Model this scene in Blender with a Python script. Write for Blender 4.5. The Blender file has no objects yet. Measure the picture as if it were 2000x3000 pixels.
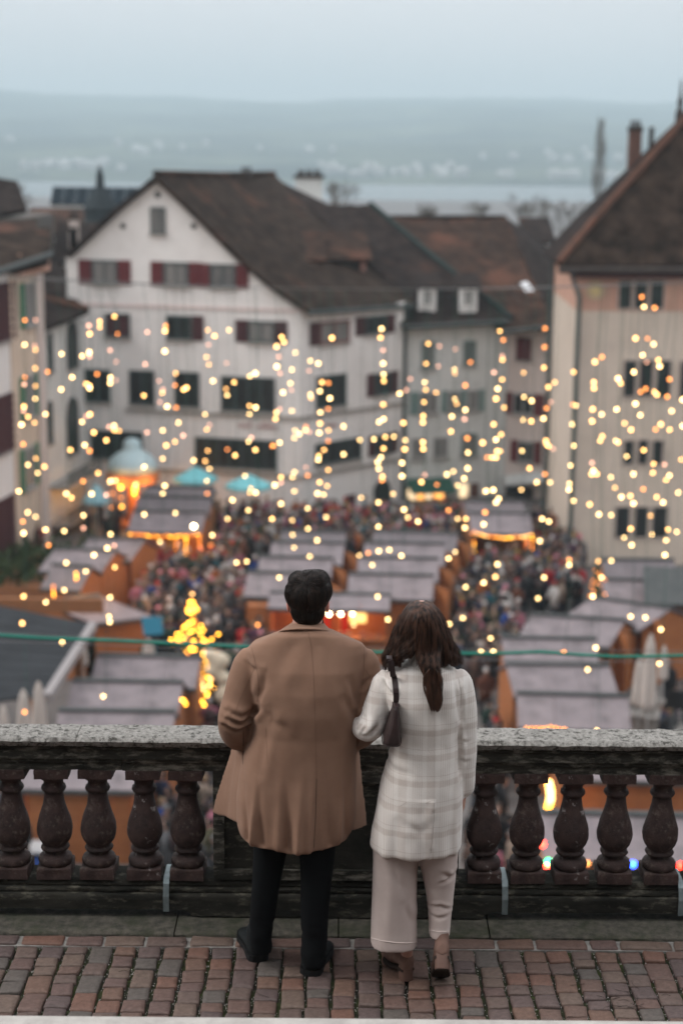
import bpy, bmesh, math, random
import numpy as np
from mathutils import Vector, Matrix, Euler
from mathutils.bvhtree import BVHTree
from mathutils import noise as mnoise
rnd = random.Random(7)
R = math.radians
sc = bpy.context.scene
C = sc.collection

# ------------------------------------------------------------ camera, sky, sun, exposure
F = 4800.0            # focal length in pixels of the 2000 x 3000 photograph
CAMH = 3.47
CAMROT = Euler((R(90 - 12.22), 0, 0)).to_matrix() @ Matrix.Rotation(R(0.5), 3, 'Z')
cam = bpy.data.cameras.new('camera')
cam.sensor_fit = 'VERTICAL'; cam.sensor_height = 36.0; cam.sensor_width = 24.0
cam.lens = F / 3000 * 36
cam.clip_start = 0.1; cam.clip_end = 20000
cam.dof.use_dof = True
cam.dof.focus_distance = 6.75
cam.dof.aperture_fstop = 1.75
camo = bpy.data.objects.new('camera', cam); C.objects.link(camo)
camo.matrix_world = Matrix.Translation((0, 0, CAMH)) @ CAMROT.to_4x4()
sc.camera = camo

w = bpy.data.worlds.new('World'); sc.world = w; w.use_nodes = True
nt = w.node_tree; nt.nodes.clear()
out = nt.nodes.new('ShaderNodeOutputWorld'); bg = nt.nodes.new('ShaderNodeBackground')
sky = nt.nodes.new('ShaderNodeTexSky'); sky.sky_type = 'NISHITA'; sky.sun_disc = False
sky.sun_elevation = R(12); sky.sun_rotation = R(200); sky.dust_density = 3
skyb = nt.nodes.new('ShaderNodeMix'); skyb.data_type = 'RGBA'; skyb.blend_type = 'MULTIPLY'; skyb.inputs[0].default_value = 1
skyb.inputs[7].default_value = (0.07, 0.07, 0.07, 1)
tc = nt.nodes.new('ShaderNodeTexCoord'); sep = nt.nodes.new('ShaderNodeSeparateXYZ')
ramp = nt.nodes.new('ShaderNodeValToRGB')   # overcast cloud deck, brighter towards the zenith
ramp.color_ramp.elements[0].position = 0.0; ramp.color_ramp.elements[0].color = (0.47, 0.445, 0.455, 1)
ramp.color_ramp.elements[1].position = 1.0; ramp.color_ramp.elements[1].color = (1.05, 1.05, 1.08, 1)
e = ramp.color_ramp.elements.new(0.10); e.color = (0.58, 0.555, 0.56, 1)
e = ramp.color_ramp.elements.new(0.35); e.color = (0.76, 0.77, 0.79, 1)
mixs = nt.nodes.new('ShaderNodeMix'); mixs.data_type = 'RGBA'; mixs.inputs[0].default_value = 0.93
cl = nt.nodes.new('ShaderNodeTexNoise'); cl.inputs['Scale'].default_value = 3.0; cl.inputs['Detail'].default_value = 4
clm = nt.nodes.new('ShaderNodeMapRange'); clm.inputs[1].default_value = .3; clm.inputs[2].default_value = .7
clm.inputs[3].default_value = .95; clm.inputs[4].default_value = 1.05
mp = nt.nodes.new('ShaderNodeMapping'); mp.inputs['Scale'].default_value = (1, 1, 6)
mul = nt.nodes.new('ShaderNodeVectorMath'); mul.operation = 'SCALE'
L = nt.links.new
L(tc.outputs['Generated'], sep.inputs[0]); L(sep.outputs['Z'], ramp.inputs[0])
L(tc.outputs['Generated'], mp.inputs[0]); L(mp.outputs[0], cl.inputs['Vector']); L(cl.outputs[0], clm.inputs[0])
L(sky.outputs[0], skyb.inputs[6])
L(skyb.outputs[2], mixs.inputs[6]); L(ramp.outputs[0], mixs.inputs[7])
L(mixs.outputs[2], mul.inputs[0]); L(clm.outputs[0], mul.inputs['Scale'])
L(mul.outputs[0], bg.inputs['Color']); bg.inputs['Strength'].default_value = 1.0
L(bg.outputs[0], out.inputs[0])

sl = bpy.data.lights.new('sun', 'SUN'); sl.energy = 1.0; sl.angle = R(26); sl.color = (1, .95, .9)
so = bpy.data.objects.new('sun', sl); C.objects.link(so); so.rotation_euler = (R(3), R(-49), 0)

sc.view_settings.view_transform = 'Standard'; sc.view_settings.look = 'None'
sc.view_settings.exposure = 0.80; sc.view_settings.gamma = 1.0
sc.view_settings.use_curve_mapping = False
sc.render.engine = 'CYCLES'
cy = sc.cycles
cy.use_denoising = True
try: cy.denoiser = 'OPENIMAGEDENOISE'; cy.denoising_input_passes = 'RGB_ALBEDO_NORMAL'; cy.denoising_prefilter = 'ACCURATE'
except Exception: pass
cy.max_bounces = 5; cy.diffuse_bounces = 3; cy.glossy_bounces = 3; cy.volume_bounces = 1
cy.transparent_max_bounces = 8
cy.sample_clamp_indirect = 4.0
cy.use_adaptive_sampling = False
cy.volume_step_rate = 4.0
cy.caustics_reflective = False; cy.caustics_refractive = False

# ------------------------------------------------------------ geometry helpers
CAMP = Vector((0, 0, CAMH))
def ray(u, v):
    return CAMROT @ Vector(((u - 1000) / F, (1500 - v) / F, -1))
def P(u, v, Y):
    """world point at distance Y in front of the viewer"""
    d = ray(u, v); return CAMP + d * (Y / d.y)
def G(u, v, z):
    d = ray(u, v); return CAMP + d * ((z - CAMH) / d.z)
def onplane(u, v, a, b):
    """point on the vertical plane through a and b"""
    n = Vector((b[1] - a[1], a[0] - b[0], 0)); d = ray(u, v)
    t = (Vector((a[0], a[1], 0)) - CAMP).dot(n) / d.dot(n)
    return CAMP + d * t

class MB:
    def __init__(s): s.v = []; s.f = []; s.m = []
    def add(s, vs, fs, mi=0):
        o = len(s.v); s.v += [tuple(x) for x in vs]
        s.f += [tuple(i + o for i in f) for f in fs]; s.m += [mi] * len(fs); return s
    def box(s, c, size, rotz=0, mi=0, M=None):
        hx, hy, hz = [a / 2 for a in size]
        vs = [Vector((x, y, z)) for x in (-hx, hx) for y in (-hy, hy) for z in (-hz, hz)]
        if M is None: M = Matrix.Rotation(rotz, 3, 'Z')
        c = Vector(c)
        return s.add([c + M @ a for a in vs], [(0, 1, 3, 2), (4, 6, 7, 5), (0, 4, 5, 1), (2, 3, 7, 6), (0, 2, 6, 4), (1, 5, 7, 3)], mi)
    def slab(s, pts, th, mi=0, up=None):
        """polygon of 3D points given thickness th along its normal"""
        pts = [Vector(p) for p in pts]; n = Vector((0, 0, 0))
        for i in range(len(pts)):
            n += (pts[i] - pts[0]).cross(pts[(i + 1) % len(pts)] - pts[0])
        n.normalize()
        if up is not None and n.dot(Vector(up)) < 0: n = -n
        k = len(pts); b = [p - n * th for p in pts]
        fs = [tuple(range(k)), tuple(range(2 * k - 1, k - 1, -1))] + [(i, i + k, (i + 1) % k + k, (i + 1) % k) for i in range(k)]
        return s.add(pts + b, fs, mi)
    def prism(s, poly, z0, z1, mi=0):
        k = len(poly)
        vs = [(p[0], p[1], z0) for p in poly] + [(p[0], p[1], z1) for p in poly]
        fs = [tuple(range(k - 1, -1, -1)), tuple(range(k, 2 * k))] + [(i, (i + 1) % k, (i + 1) % k + k, i + k) for i in range(k)]
        return s.add(vs, fs, mi)
    def tube(s, pts, r, n=8, mi=0, caps=True):
        pts = [Vector(p) for p in pts]; rs = r if hasattr(r, '__len__') else [r] * len(pts)
        rings = []; ref = None
        for i, p in enumerate(pts):
            t = (pts[min(i + 1, len(pts) - 1)] - pts[max(i - 1, 0)])
            if t.length < 1e-9: t = Vector((0, 0, 1))
            t.normalize()
            if ref is None or abs(ref.dot(t)) > .98: ref = Vector((1, 0, 0)) if abs(t.x) < .9 else Vector((0, 1, 0))
            a = t.cross(ref).normalized(); b = t.cross(a); ref = -b if False else ref
            rings.append([p + (a * math.cos(2 * math.pi * j / n) + b * math.sin(2 * math.pi * j / n)) * rs[i] for j in range(n)])
        return s.loft(rings, caps, mi)
    def loft(s, rings, caps=True, mi=0):
        n = len(rings[0]); vs = [p for r in rings for p in r]; fs = []
        for i in range(len(rings) - 1):
            for j in range(n):
                fs.append((i * n + j, i * n + (j + 1) % n, (i + 1) * n + (j + 1) % n, (i + 1) * n + j))
        if caps:
            fs.append(tuple(range(n - 1, -1, -1))); fs.append(tuple(range((len(rings) - 1) * n, len(rings) * n)))
        return s.add(vs, fs, mi)
    def lathe(s, prof, n=16, c=(0, 0, 0), mi=0):
        c = Vector(c)
        return s.loft([[c + Vector((r * math.cos(2 * math.pi * j / n), r * math.sin(2 * math.pi * j / n), z)) for j in range(n)] for r, z in prof], True, mi)
    def ball(s, c, r, n=12, m=8, mi=0, M=None):
        c = Vector(c); r = r if hasattr(r, '__len__') else (r, r, r); rings = []
        for i in range(m + 1):
            a = math.pi * (i + .02) / (m + .04)
            ring = [Vector((r[0] * math.sin(a) * math.cos(2 * math.pi * j / n), r[1] * math.sin(a) * math.sin(2 * math.pi * j / n), -r[2] * math.cos(a))) for j in range(n)]
            rings.append([c + (M @ q if M else q) for q in ring])
        return s.loft(rings, True, mi)
    def mesh(s, name, mats, smooth=False, org=(0, 0, 0)):
        me = bpy.data.meshes.new(name)
        me.from_pydata([(a[0] - org[0], a[1] - org[1], a[2] - org[2]) for a in s.v], [], s.f)
        for m in (mats if isinstance(mats, (list, tuple)) else [mats]): me.materials.append(m)
        if isinstance(mats, (list, tuple)) and len(mats) > 1: me.polygons.foreach_set('material_index', s.m)
        if smooth: me.polygons.foreach_set('use_smooth', [True] * len(s.f))
        me.update(); return me

def tag(o, label=None, cat=None, group=None, kind=None):
    if label: o['label'] = label
    if cat: o['category'] = cat
    if group: o['group'] = group
    if kind: o['kind'] = kind
    return o
def thing(name, label, cat, loc=(0, 0, 0), rotz=0, group=None):
    o = bpy.data.objects.new(name, None); C.objects.link(o); o.location = loc; o.rotation_euler = (0, 0, rotz)
    o.empty_display_size = .2
    return tag(o, label, cat, group)
def world_loc(p):
    l = Vector((0, 0, 0))
    while p is not None: l += Vector(p.location); p = p.parent
    return l
def obj(name, mb, mat, parent=None, smooth=False, org=None, local=False, auto=None):
    """mb holds world coordinates unless local is set"""
    if org is None: org = (0, 0, 0)
    po = world_loc(parent) if parent is not None else Vector((0, 0, 0))
    if local: me = mb.mesh(name, mat, smooth)
    else: me = mb.mesh(name, mat, smooth, org=Vector(org) + po)
    o = bpy.data.objects.new(name, me); C.objects.link(o)
    if parent is not None: o.parent = parent
    if not local: o.location = org
    if auto:
        me.polygons.foreach_set('use_smooth', [True] * len(me.polygons))
        try: me.set_sharp_from_angle(angle=R(auto))
        except Exception: pass
    return o
def from_arrays(name, V, Fs, mat, parent=None, smooth=True):
    mb = MB(); mb.v = V; mb.f = Fs; mb.m = [0] * len(Fs)
    return obj(name, mb, mat, parent, smooth)
def dup(o, parent=None):
    c = o.copy(); C.objects.link(c)
    if parent is not None: c.parent = parent
    for ch in list(o.children): dup(ch, c)
    return c

def fuse(mb, voxel, smooth_it=4, factor=.5, sub=0):
    """voxel-merge the closed pieces of mb into one smooth skin; returns (verts array, faces list)"""
    me = mb.mesh('tmp', [], False); o = bpy.data.objects.new('tmp', me); C.objects.link(o)
    m = o.modifiers.new('r', 'REMESH'); m.mode = 'VOXEL'; m.voxel_size = voxel; m.use_smooth_shade = True
    if smooth_it:
        m2 = o.modifiers.new('s', 'SMOOTH'); m2.iterations = smooth_it; m2.factor = factor
    dg = bpy.context.evaluated_depsgraph_get(); ev = o.evaluated_get(dg); em = ev.to_mesh()
    V = np.empty(len(em.vertices) * 3); em.vertices.foreach_get('co', V); V = V.reshape(-1, 3)
    N = np.empty(len(em.vertices) * 3); em.vertices.foreach_get('normal', N); N = N.reshape(-1, 3)
    Fs = [tuple(p.vertices) for p in em.polygons]
    ev.to_mesh_clear(); bpy.data.objects.remove(o); bpy.data.meshes.remove(me)
    return V, N, Fs
def nz(p, s, seed=0):
    return mnoise.noise(Vector((p[0] * s + seed * 13.7, p[1] * s, p[2] * s)))

# ------------------------------------------------------------ materials
def srgb(r, g, b):
    f = lambda c: (c / 255 / 12.92) if c <= 10 else ((c / 255 + .055) / 1.055) ** 2.4
    return (f(r), f(g), f(b), 1)
def lin(c): return tuple(c) + ((1,) if len(c) == 3 else ())
MATS = {}
def pm(name, c1, c2=None, scale=4, rough=.8, bump=0, bscale=30, detail=6, c3=None, s3=1.0, t3=(.45, .65), coords='Object',
       spec=.3, metal=0, stretch=(1, 1, 1), rnd_amt=0, sheen=0, emit=None, estr=0, lo=.35, hi=.65):
    if name in MATS: return MATS[name]
    m = bpy.data.materials.new(name); m.use_nodes = True; t = m.node_tree; n = t.nodes; l = t.links.new
    b = n['Principled BSDF']; b.inputs['Roughness'].default_value = rough
    b.inputs['Specular IOR Level'].default_value = spec; b.inputs['Metallic'].default_value = metal
    if sheen: b.inputs['Sheen Weight'].default_value = sheen; b.inputs['Sheen Roughness'].default_value = .5
    tcn = n.new('ShaderNodeTexCoord'); mpn = n.new('ShaderNodeMapping'); mpn.inputs['Scale'].default_value = stretch
    l(tcn.outputs[coords], mpn.inputs[0])
    col = None
    if c2 is not None:
        no = n.new('ShaderNodeTexNoise'); no.inputs['Scale'].default_value = scale; no.inputs['Detail'].default_value = detail
        no.inputs['Roughness'].default_value = .65
        l(mpn.outputs[0], no.inputs['Vector'])
        r = n.new('ShaderNodeValToRGB'); r.color_ramp.elements[0].position = lo; r.color_ramp.elements[1].position = hi
        r.color_ramp.elements[0].color = lin(c1); r.color_ramp.elements[1].color = lin(c2); l(no.outputs[0], r.inputs[0]); col = r.outputs[0]
    if c3 is not None:
        no = n.new('ShaderNodeTexNoise'); no.inputs['Scale'].default_value = s3; no.inputs['Detail'].default_value = 8
        no.inputs['Roughness'].default_value = .7
        l(mpn.outputs[0], no.inputs['Vector'])
        r = n.new('ShaderNodeMapRange'); r.inputs[1].default_value = t3[0]; r.inputs[2].default_value = t3[1]; l(no.outputs[0], r.inputs[0])
        mx = n.new('ShaderNodeMix'); mx.data_type = 'RGBA'; l(r.outputs[0], mx.inputs[0])
        if col: l(col, mx.inputs[6])
        else: mx.inputs[6].default_value = lin(c1)
        mx.inputs[7].default_value = lin(c3); col = mx.outputs[2]
    if rnd_amt:
        oi = n.new('ShaderNodeObjectInfo'); mr = n.new('ShaderNodeMapRange'); l(oi.outputs['Random'], mr.inputs[0])
        mr.inputs[3].default_value = 1 - rnd_amt; mr.inputs[4].default_value = 1 + rnd_amt
        vm = n.new('ShaderNodeVectorMath'); vm.operation = 'SCALE'; l(mr.outputs[0], vm.inputs['Scale'])
        if col: l(col, vm.inputs[0])
        else: vm.inputs[0].default_value = lin(c1)[:3]
        col = vm.outputs[0]
    if col: l(col, b.inputs['Base Color'])
    else: b.inputs['Base Color'].default_value = lin(c1)
    if bump:
        no = n.new('ShaderNodeTexNoise'); no.inputs['Scale'].default_value = bscale; no.inputs['Detail'].default_value = 8
        no.inputs['Roughness'].default_value = .7; l(mpn.outputs[0], no.inputs['Vector'])
        bu = n.new('ShaderNodeBump'); bu.inputs['Strength'].default_value = 1; bu.inputs['Distance'].default_value = bump
        l(no.outputs[0], bu.inputs['Height']); l(bu.outputs[0], b.inputs['Normal'])
    if emit is not None:
        b.inputs['Emission Color'].default_value = lin(emit); b.inputs['Emission Strength'].default_value = estr
        m.cycles.emission_sampling = 'NONE'
    MATS[name] = m; return m
def emis(name, col, s):
    if name in MATS: return MATS[name]
    m = bpy.data.materials.new(name); m.use_nodes = True; n = m.node_tree.nodes; n.clear()
    o = n.new('ShaderNodeOutputMaterial'); em = n.new('ShaderNodeEmission'); em.inputs[0].default_value = lin(col); em.inputs[1].default_value = s
    m.node_tree.links.new(em.outputs[0], o.inputs[0]); m.cycles.emission_sampling = 'NONE'; MATS[name] = m; return m
# ------------------------------------------------------------ ground, plaza, lake, hills
ZP = -15.5          # market square
def struct(o, label=None):
    o['kind'] = 'structure'
    if label: o['label'] = label
    return o
M_plaza = pm('plaza_paving', (.09, .085, .083), (.14, .13, .125), 1.5, rough=.6, bump=.02, bscale=3)
g = MB(); g.add([(-400, 7.6, ZP), (400, 7.6, ZP), (400, 760, ZP), (-400, 760, ZP)], [(0, 1, 2, 3)])
struct(obj('market_square', g, M_plaza))
M_land = pm('winter_land', (.03, .035, .025), (.08, .07, .05), .02, rough=.95)
g = MB(); g.add([(-9000, -200, -30), (9000, -200, -30), (9000, 9500, -30), (-9000, 9500, -30)], [(0, 1, 2, 3)])
struct(obj('ground', g, M_land))
# shore land between the square and the lake
g = MB(); nx = 60; rows = []
for j, (y, z) in enumerate([(96, -15.6), (200, -18), (400, -22), (600, -25), (735, -26.3), (760, -27.5)]):
    rows.append([(-1500 + 3000 * i / nx, y + (12 * math.sin(i * .7) if j == 4 else 0), z) for i in range(nx + 1)])
vs = [p for r_ in rows for p in r_]
g.add(vs, [(j * (nx + 1) + i, j * (nx + 1) + i + 1, (j + 1) * (nx + 1) + i + 1, (j + 1) * (nx + 1) + i) for j in range(len(rows) - 1) for i in range(nx)])
struct(obj('shore', g, M_land, smooth=True))
M_lake = pm('lake_water', (.02, .035, .04), rough=.22, bump=.15, bscale=.15, spec=.5)
g = MB(); g.add([(-4000, 700, -26.5), (4000, 700, -26.5), (4000, 2600, -26.5), (-4000, 2600, -26.5)], [(0, 1, 2, 3)])
struct(obj('lake', g, M_lake))
# hills beyond the lake
M_hill = pm('wooded_hill', (.012, .022, .016), (.10, .115, .07), .004, rough=1, detail=10, lo=.42, hi=.6, c3=(.02, .03, .025), s3=.012)
g = MB(); nx, ny = 120, 50
def hz(x, y):
    t = (y - 1900) / 4300
    crest = 186 - 9 * math.sin(x * .0016 + 2.0) + 6 * math.sin(x * .0045) + (-.004) * x
    k = max(0, min(1, t)); k = k * k * (3 - 2 * k)
    h = crest * (.15 * min(1, max(0, t * 6)) + .85 * k)
    h += 14 * nz((x, y, 0), .0022, 1) * min(1, max(0, t * 3)) + 6 * nz((x, y, 0), .008, 2) * min(1, max(0, t * 5))
    return -27 + h * 1.25 if t > 0 else -28
vs = [( -4000 + 8000 * i / nx, 1850 + 4700 * j / ny, hz(-4000 + 8000 * i / nx, 1850 + 4700 * j / ny)) for j in range(ny + 1) for i in range(nx + 1)]
g.add(vs, [(j * (nx + 1) + i, j * (nx + 1) + i + 1, (j + 1) * (nx + 1) + i + 1, (j + 1) * (nx + 1) + i) for j in range(ny) for i in range(nx)])
struct(obj('hills', g, M_hill, smooth=True))
# far shore villages: read as one mass in the haze
M_village = pm('far_village', (.42, .42, .41), (.28, .27, .26), .05, rough=.9)
g = MB()
for cx, n_, sx, y0 in ((380, 75, 110, 1990), (-700, 30, 160, 2010), (-350, 16, 120, 2100), (900, 40, 180, 2000), (60, 25, 130, 2030), (620, 25, 130, 2060), (1250, 16, 110, 2000), (-1100, 22, 120, 2010), (420, 14, 220, 2350), (-200, 12, 300, 2450)):
    for k in range(n_):
        x = cx + rnd.gauss(0, sx * .5); y = y0 + abs(rnd.gauss(0, 90)); z = hz(x, y)
        ww, dd, hh = rnd.uniform(7, 15), rnd.uniform(7, 11), rnd.uniform(5, 10)
        g.box((x, y, z + hh / 2), (ww, dd, hh)); g.slab([(x - ww / 2, y - dd / 2, z + hh), (x + ww / 2, y - dd / 2, z + hh), (x + ww / 2, y, z + hh + 3), (x - ww / 2, y, z + hh + 3)], .3)
o = obj('far_village_houses', g, M_village); tag(o, 'pale village houses along the far lake shore below the hazy hill', 'village', kind='stuff')

# haze
hm = bpy.data.materials.new('haze'); hm.use_nodes = True; hn = hm.node_tree.nodes; hn.clear()
ho = hn.new('ShaderNodeOutputMaterial'); hv = hn.new('ShaderNodeVolumePrincipled')
hv.inputs['Color'].default_value = (.64, .785, .86, 1); hv.inputs['Density'].default_value = 3.6e-4; hv.inputs['Anisotropy'].default_value = 0.0
hm.node_tree.links.new(hv.outputs[0], ho.inputs['Volume'])
g = MB(); g.box((0, 3330, 119.5), (8600, 6660, 301))
o = obj('haze', g, hm); tag(o, 'pale blue winter haze over the town and lake', 'haze', kind='stuff')

# ------------------------------------------------------------ terrace: pavement, kerb, balustrade
def sweep(prof, x0, x1, dx=.02, amp=.0015, seed=0, sc_=14):
    """profile [(y, z)] swept along x with slightly worn edges"""
    n = max(1, int((x1 - x0) / dx)); rings = []
    for i in range(n + 1):
        x = x0 + (x1 - x0) * i / n
        rings.append([(x + amp * .5 * nz((x, y, z), 20, seed), y + amp * 2 * nz((x, y * 3, z * 3), sc_, seed + 1) + amp * nz((x, y, z), 60, seed), z + amp * 2 * nz((x, y * 3, z * 3), sc_, seed + 5) + amp * nz((x, y, z), 55, seed + 3)) for y, z in prof])
    return MB().loft(rings, True)
def densify(prof, d=.02):
    o_ = []
    for i in range(len(prof)):
        a, b = prof[i], prof[(i + 1) % len(prof)]; n = max(1, int(math.hypot(a[0] - b[0], a[1] - b[1]) / d))
        o_ += [(a[0] + (b[0] - a[0]) * k / n, a[1] + (b[1] - a[1]) * k / n) for k in range(n)]
    return o_
M_wall = pm('retaining_wall_stone', (.10, .09, .08), (.2, .18, .16), 2, bump=.02, bscale=6)
g = MB(); g.box((0, 3.2, ZP / 2 - .06), (60, 8.1, -ZP - .12))
struct(obj('terrace_wall', g, M_wall))
M_joint = pm('joint_soil', (.012, .012, .008), (.035, .033, .026), 60, rough=1, bump=.006, bscale=150, c3=(.035, .045, .012), s3=9, t3=(.42, .62))
g = MB(); g.add([(-30, -.8, -.016), (30, -.8, -.016), (30, 7.25, -.016), (-30, 7.25, -.016)], [(0, 1, 2, 3)])
pav = struct(obj('pavement', g, M_joint))
# cobbles, laid in columns running away from the viewer
mc = bpy.data.materials.new('porphyry'); mc.use_nodes = True; t_ = mc.node_tree; n_ = t_.nodes; l_ = t_.links.new; b_ = n_['Principled BSDF']
oi = n_.new('ShaderNodeObjectInfo'); cr = n_.new('ShaderNodeValToRGB'); cr.color_ramp.interpolation = 'CONSTANT'
cols = [(0.117, 0.073, 0.061), (0.102, 0.072, 0.066), (0.124, 0.079, 0.064), (0.110, 0.077, 0.066), (0.144, 0.078, 0.058), (0.115, 0.081, 0.069), (0.094, 0.068, 0.064), (0.129, 0.091, 0.073), (0.120, 0.075, 0.061), (0.095, 0.081, 0.072), (0.113, 0.073, 0.064), (0.134, 0.081, 0.061)]
while len(cr.color_ramp.elements) < len(cols): cr.color_ramp.elements.new(.5)
for i, c_ in enumerate(cols): cr.color_ramp.elements[i].position = i / len(cols); cr.color_ramp.elements[i].color = c_ + (1,)
l_(oi.outputs['Random'], cr.inputs[0])
tcn = n_.new('ShaderNodeTexCoord'); gm = n_.new('ShaderNodeNewGeometry')
no = n_.new('ShaderNodeTexNoise'); no.inputs['Scale'].default_value = 45; no.inputs['Detail'].default_value = 10; no.inputs['Roughness'].default_value = .75
l_(gm.outputs['Position'], no.inputs['Vector'])
mr = n_.new('ShaderNodeMapRange'); mr.inputs[1].default_value = .3; mr.inputs[2].default_value = .7; mr.inputs[3].default_value = .62; mr.inputs[4].default_value = 1.35; l_(no.outputs[0], mr.inputs[0])
vm = n_.new('ShaderNodeVectorMath'); vm.operation = 'SCALE'; l_(cr.outputs[0], vm.inputs[0]); l_(mr.outputs[0], vm.inputs['Scale'])
vo = n_.new('ShaderNodeTexNoise'); vo.inputs['Scale'].default_value = 420; vo.inputs['Detail'].default_value = 3; l_(gm.outputs['Position'], vo.inputs['Vector'])
mr2 = n_.new('ShaderNodeMapRange'); mr2.inputs[1].default_value = .62; mr2.inputs[2].default_value = .75; mr2.inputs[3].default_value = 0; mr2.inputs[4].default_value = .35; l_(vo.outputs[0], mr2.inputs[0])
mx = n_.new('ShaderNodeMix'); mx.data_type = 'RGBA'; l_(mr2.outputs[0], mx.inputs[0]); l_(vm.outputs[0], mx.inputs[6]); mx.inputs[7].default_value = (.3, .26, .24, 1)
l_(mx.outputs[2], b_.inputs['Base Color']); b_.inputs['Roughness'].default_value = .62; b_.inputs['Specular IOR Level'].default_value = .35
bu = n_.new('ShaderNodeBump'); bu.inputs['Distance'].default_value = .003; no2 = n_.new('ShaderNodeTexNoise'); no2.inputs['Scale'].default_value = 70; no2.inputs['Detail'].default_value = 10; no2.inputs['Roughness'].default_value = .7
l_(gm.outputs['Position'], no2.inputs['Vector']); l_(no2.outputs[0], bu.inputs['Height']); l_(bu.outputs[0], b_.inputs['Normal'])
def cobble_mb(seed, W=.096, D=.1, H=.05, corners=None):
    r_ = random.Random(seed); base = []
    cs = [(-W / 2, -D / 2), (W / 2, -D / 2), (W / 2, D / 2), (-W / 2, D / 2)]
    cs = [(x + r_.uniform(-.005, .005), y + r_.uniform(-.006, .006)) for x, y in cs]
    for i in range(4):                       # rounded corners, wobbling sides
        p, a, b = Vector(cs[i]), Vector(cs[i - 1]), Vector(cs[(i + 1) % 4])
        ra = r_.uniform(.006, .016)
        pa = p + (a - p).normalized() * ra; pb = p + (b - p).normalized() * ra
        base += [pa, (pa + pb) * .5 * .35 + p * .65 - (p * .0), pb]
        m1 = p + (b - p) * .5; n1 = Vector(((b - p).y, -(b - p).x)).normalized()
        base += [m1 + n1 * r_.uniform(-.003, .003)]
    tx, ty = r_.uniform(-.03, .03), r_.uniform(-.03, .03)
    def ring(s, z): return [(q.x * s, q.y * s, z + tx * q.x + ty * q.y) for q in base]
    d = MB(); d.loft([ring(1.0, -H), ring(1.0, -.008), ring(.975, -.002), ring(.93, .0015 + r_.uniform(-.0005, .001)), ring(.55, .003 + r_.uniform(-.001, .002))], True)
    return d
cob = [cobble_mb(100 + i).mesh('cobble', mc, True) for i in range(14)]
cobl = [cobble_mb(200 + i, D=.15).mesh('cobble', mc, True) for i in range(5)]
cobs = [cobble_mb(300 + i, D=.07).mesh('cobble', mc, True) for i in range(5)]
PITCH = .1075; rest = MB()
KY = 6.775                                     # near edge of the flat border stones
def lay(x, side_parts):
    y = KY - .004 - rnd.uniform(0, .01)
    yy = y; k = 0
    drift = 0
    while yy > -.6 if not side_parts else yy > 5.15:
        q = rnd.random(); ln, pool = (.1, cob) if q < .68 else ((.15, cobl) if q < .82 else (.07, cobs))
        sx = rnd.uniform(.93, 1.03); rz = rnd.gauss(0, .025)
        xo = x + rnd.uniform(-.003, .003) + .008 * math.sin(yy * 3.1 + x * 2)
        if side_parts and yy > 5.75:
            o = bpy.data.objects.new('cobble', rnd.choice(pool)); C.objects.link(o); o.parent = pav
            o.location = (xo, yy - ln / 2, rnd.uniform(-.003, .002)); o.scale = (sx, 1, 1); o.rotation_euler = (0, 0, rz)
        else:
            me = rnd.choice(pool); M_ = Matrix.Translation((xo, yy - ln / 2, rnd.uniform(-.003, .002))) @ Matrix.Rotation(rz, 4, 'Z') @ Matrix.Diagonal((sx, 1, 1, 1))
            if yy > 4.3: rest.add([M_ @ v_.co for v_ in me.vertices], [tuple(p_.vertices) for p_ in me.polygons])
        yy -= ln + rnd.uniform(.004, .009)
        if yy < 4.3: break
for i in range(-26, 27):
    x = i * PITCH + .02; lay(x, abs(x) < 1.58)
o = obj('cobble_field', rest, mc, pav, smooth=True); o['kind'] = 'stuff'
# border row of flat stones with mortar
M_mortar = pm('mortar', (.28, .27, .25), (.16, .15, .14), 30, rough=.95, bump=.004, bscale=120)
g = MB(); g.box((0, 6.826, -.012), (7, .094, .012)); obj('mortar_bed', g, M_mortar, pav)
x = -3.0
while x < 3:
    ln = rnd.uniform(.13, .25)
    d = cobble_mb(int(x * 1000) + 9000, W=ln - .014, D=.082)
    o = bpy.data.objects.new('border_stone', d.mesh('border_stone', mc, True)); C.objects.link(o); o.parent = pav; o.location = (x + ln / 2, 6.826, .001)
    x += ln
# grit and pebbles in the joints
M_grit = pm('grit', (.35, .33, .3), (.6, .58, .55), 200, rough=.9)
g = MB()
for i in range(-16, 17):
    for k in range(70):
        x_ = (i - .5) * PITCH + .02 + rnd.gauss(0, .006); y_ = rnd.uniform(5.9, 6.78); s_ = rnd.uniform(.0008, .0026)
        g.ball((x_, y_, -.008), s_, 5, 3)
o = obj('grit', g, M_grit, pav); o['kind'] = 'stuff'
# twigs and a dropped leaf or two
M_twig = pm('twig', (.02, .012, .008)); g = MB()
for k in range(26):
    x_, y_ = (rnd.uniform(-1.5, 1.5), rnd.uniform(6.1, 6.85)) if k < 12 else (1.18 + rnd.gauss(0, .09), 6.33 + rnd.gauss(0, .06)); a = rnd.uniform(0, 6.28); ln = rnd.uniform(.03, .09)
    g.tube([(x_, y_, .004), (x_ + ln * .5 * math.cos(a), y_ + ln * .5 * math.sin(a), .008), (x_ + ln * math.cos(a + .3), y_ + ln * math.sin(a + .3), .004)], .0009, 4)
o = obj('twigs', g, M_twig); tag(o, 'fallen twigs scattered over the cobbles', 'twigs', kind='stuff')

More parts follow.
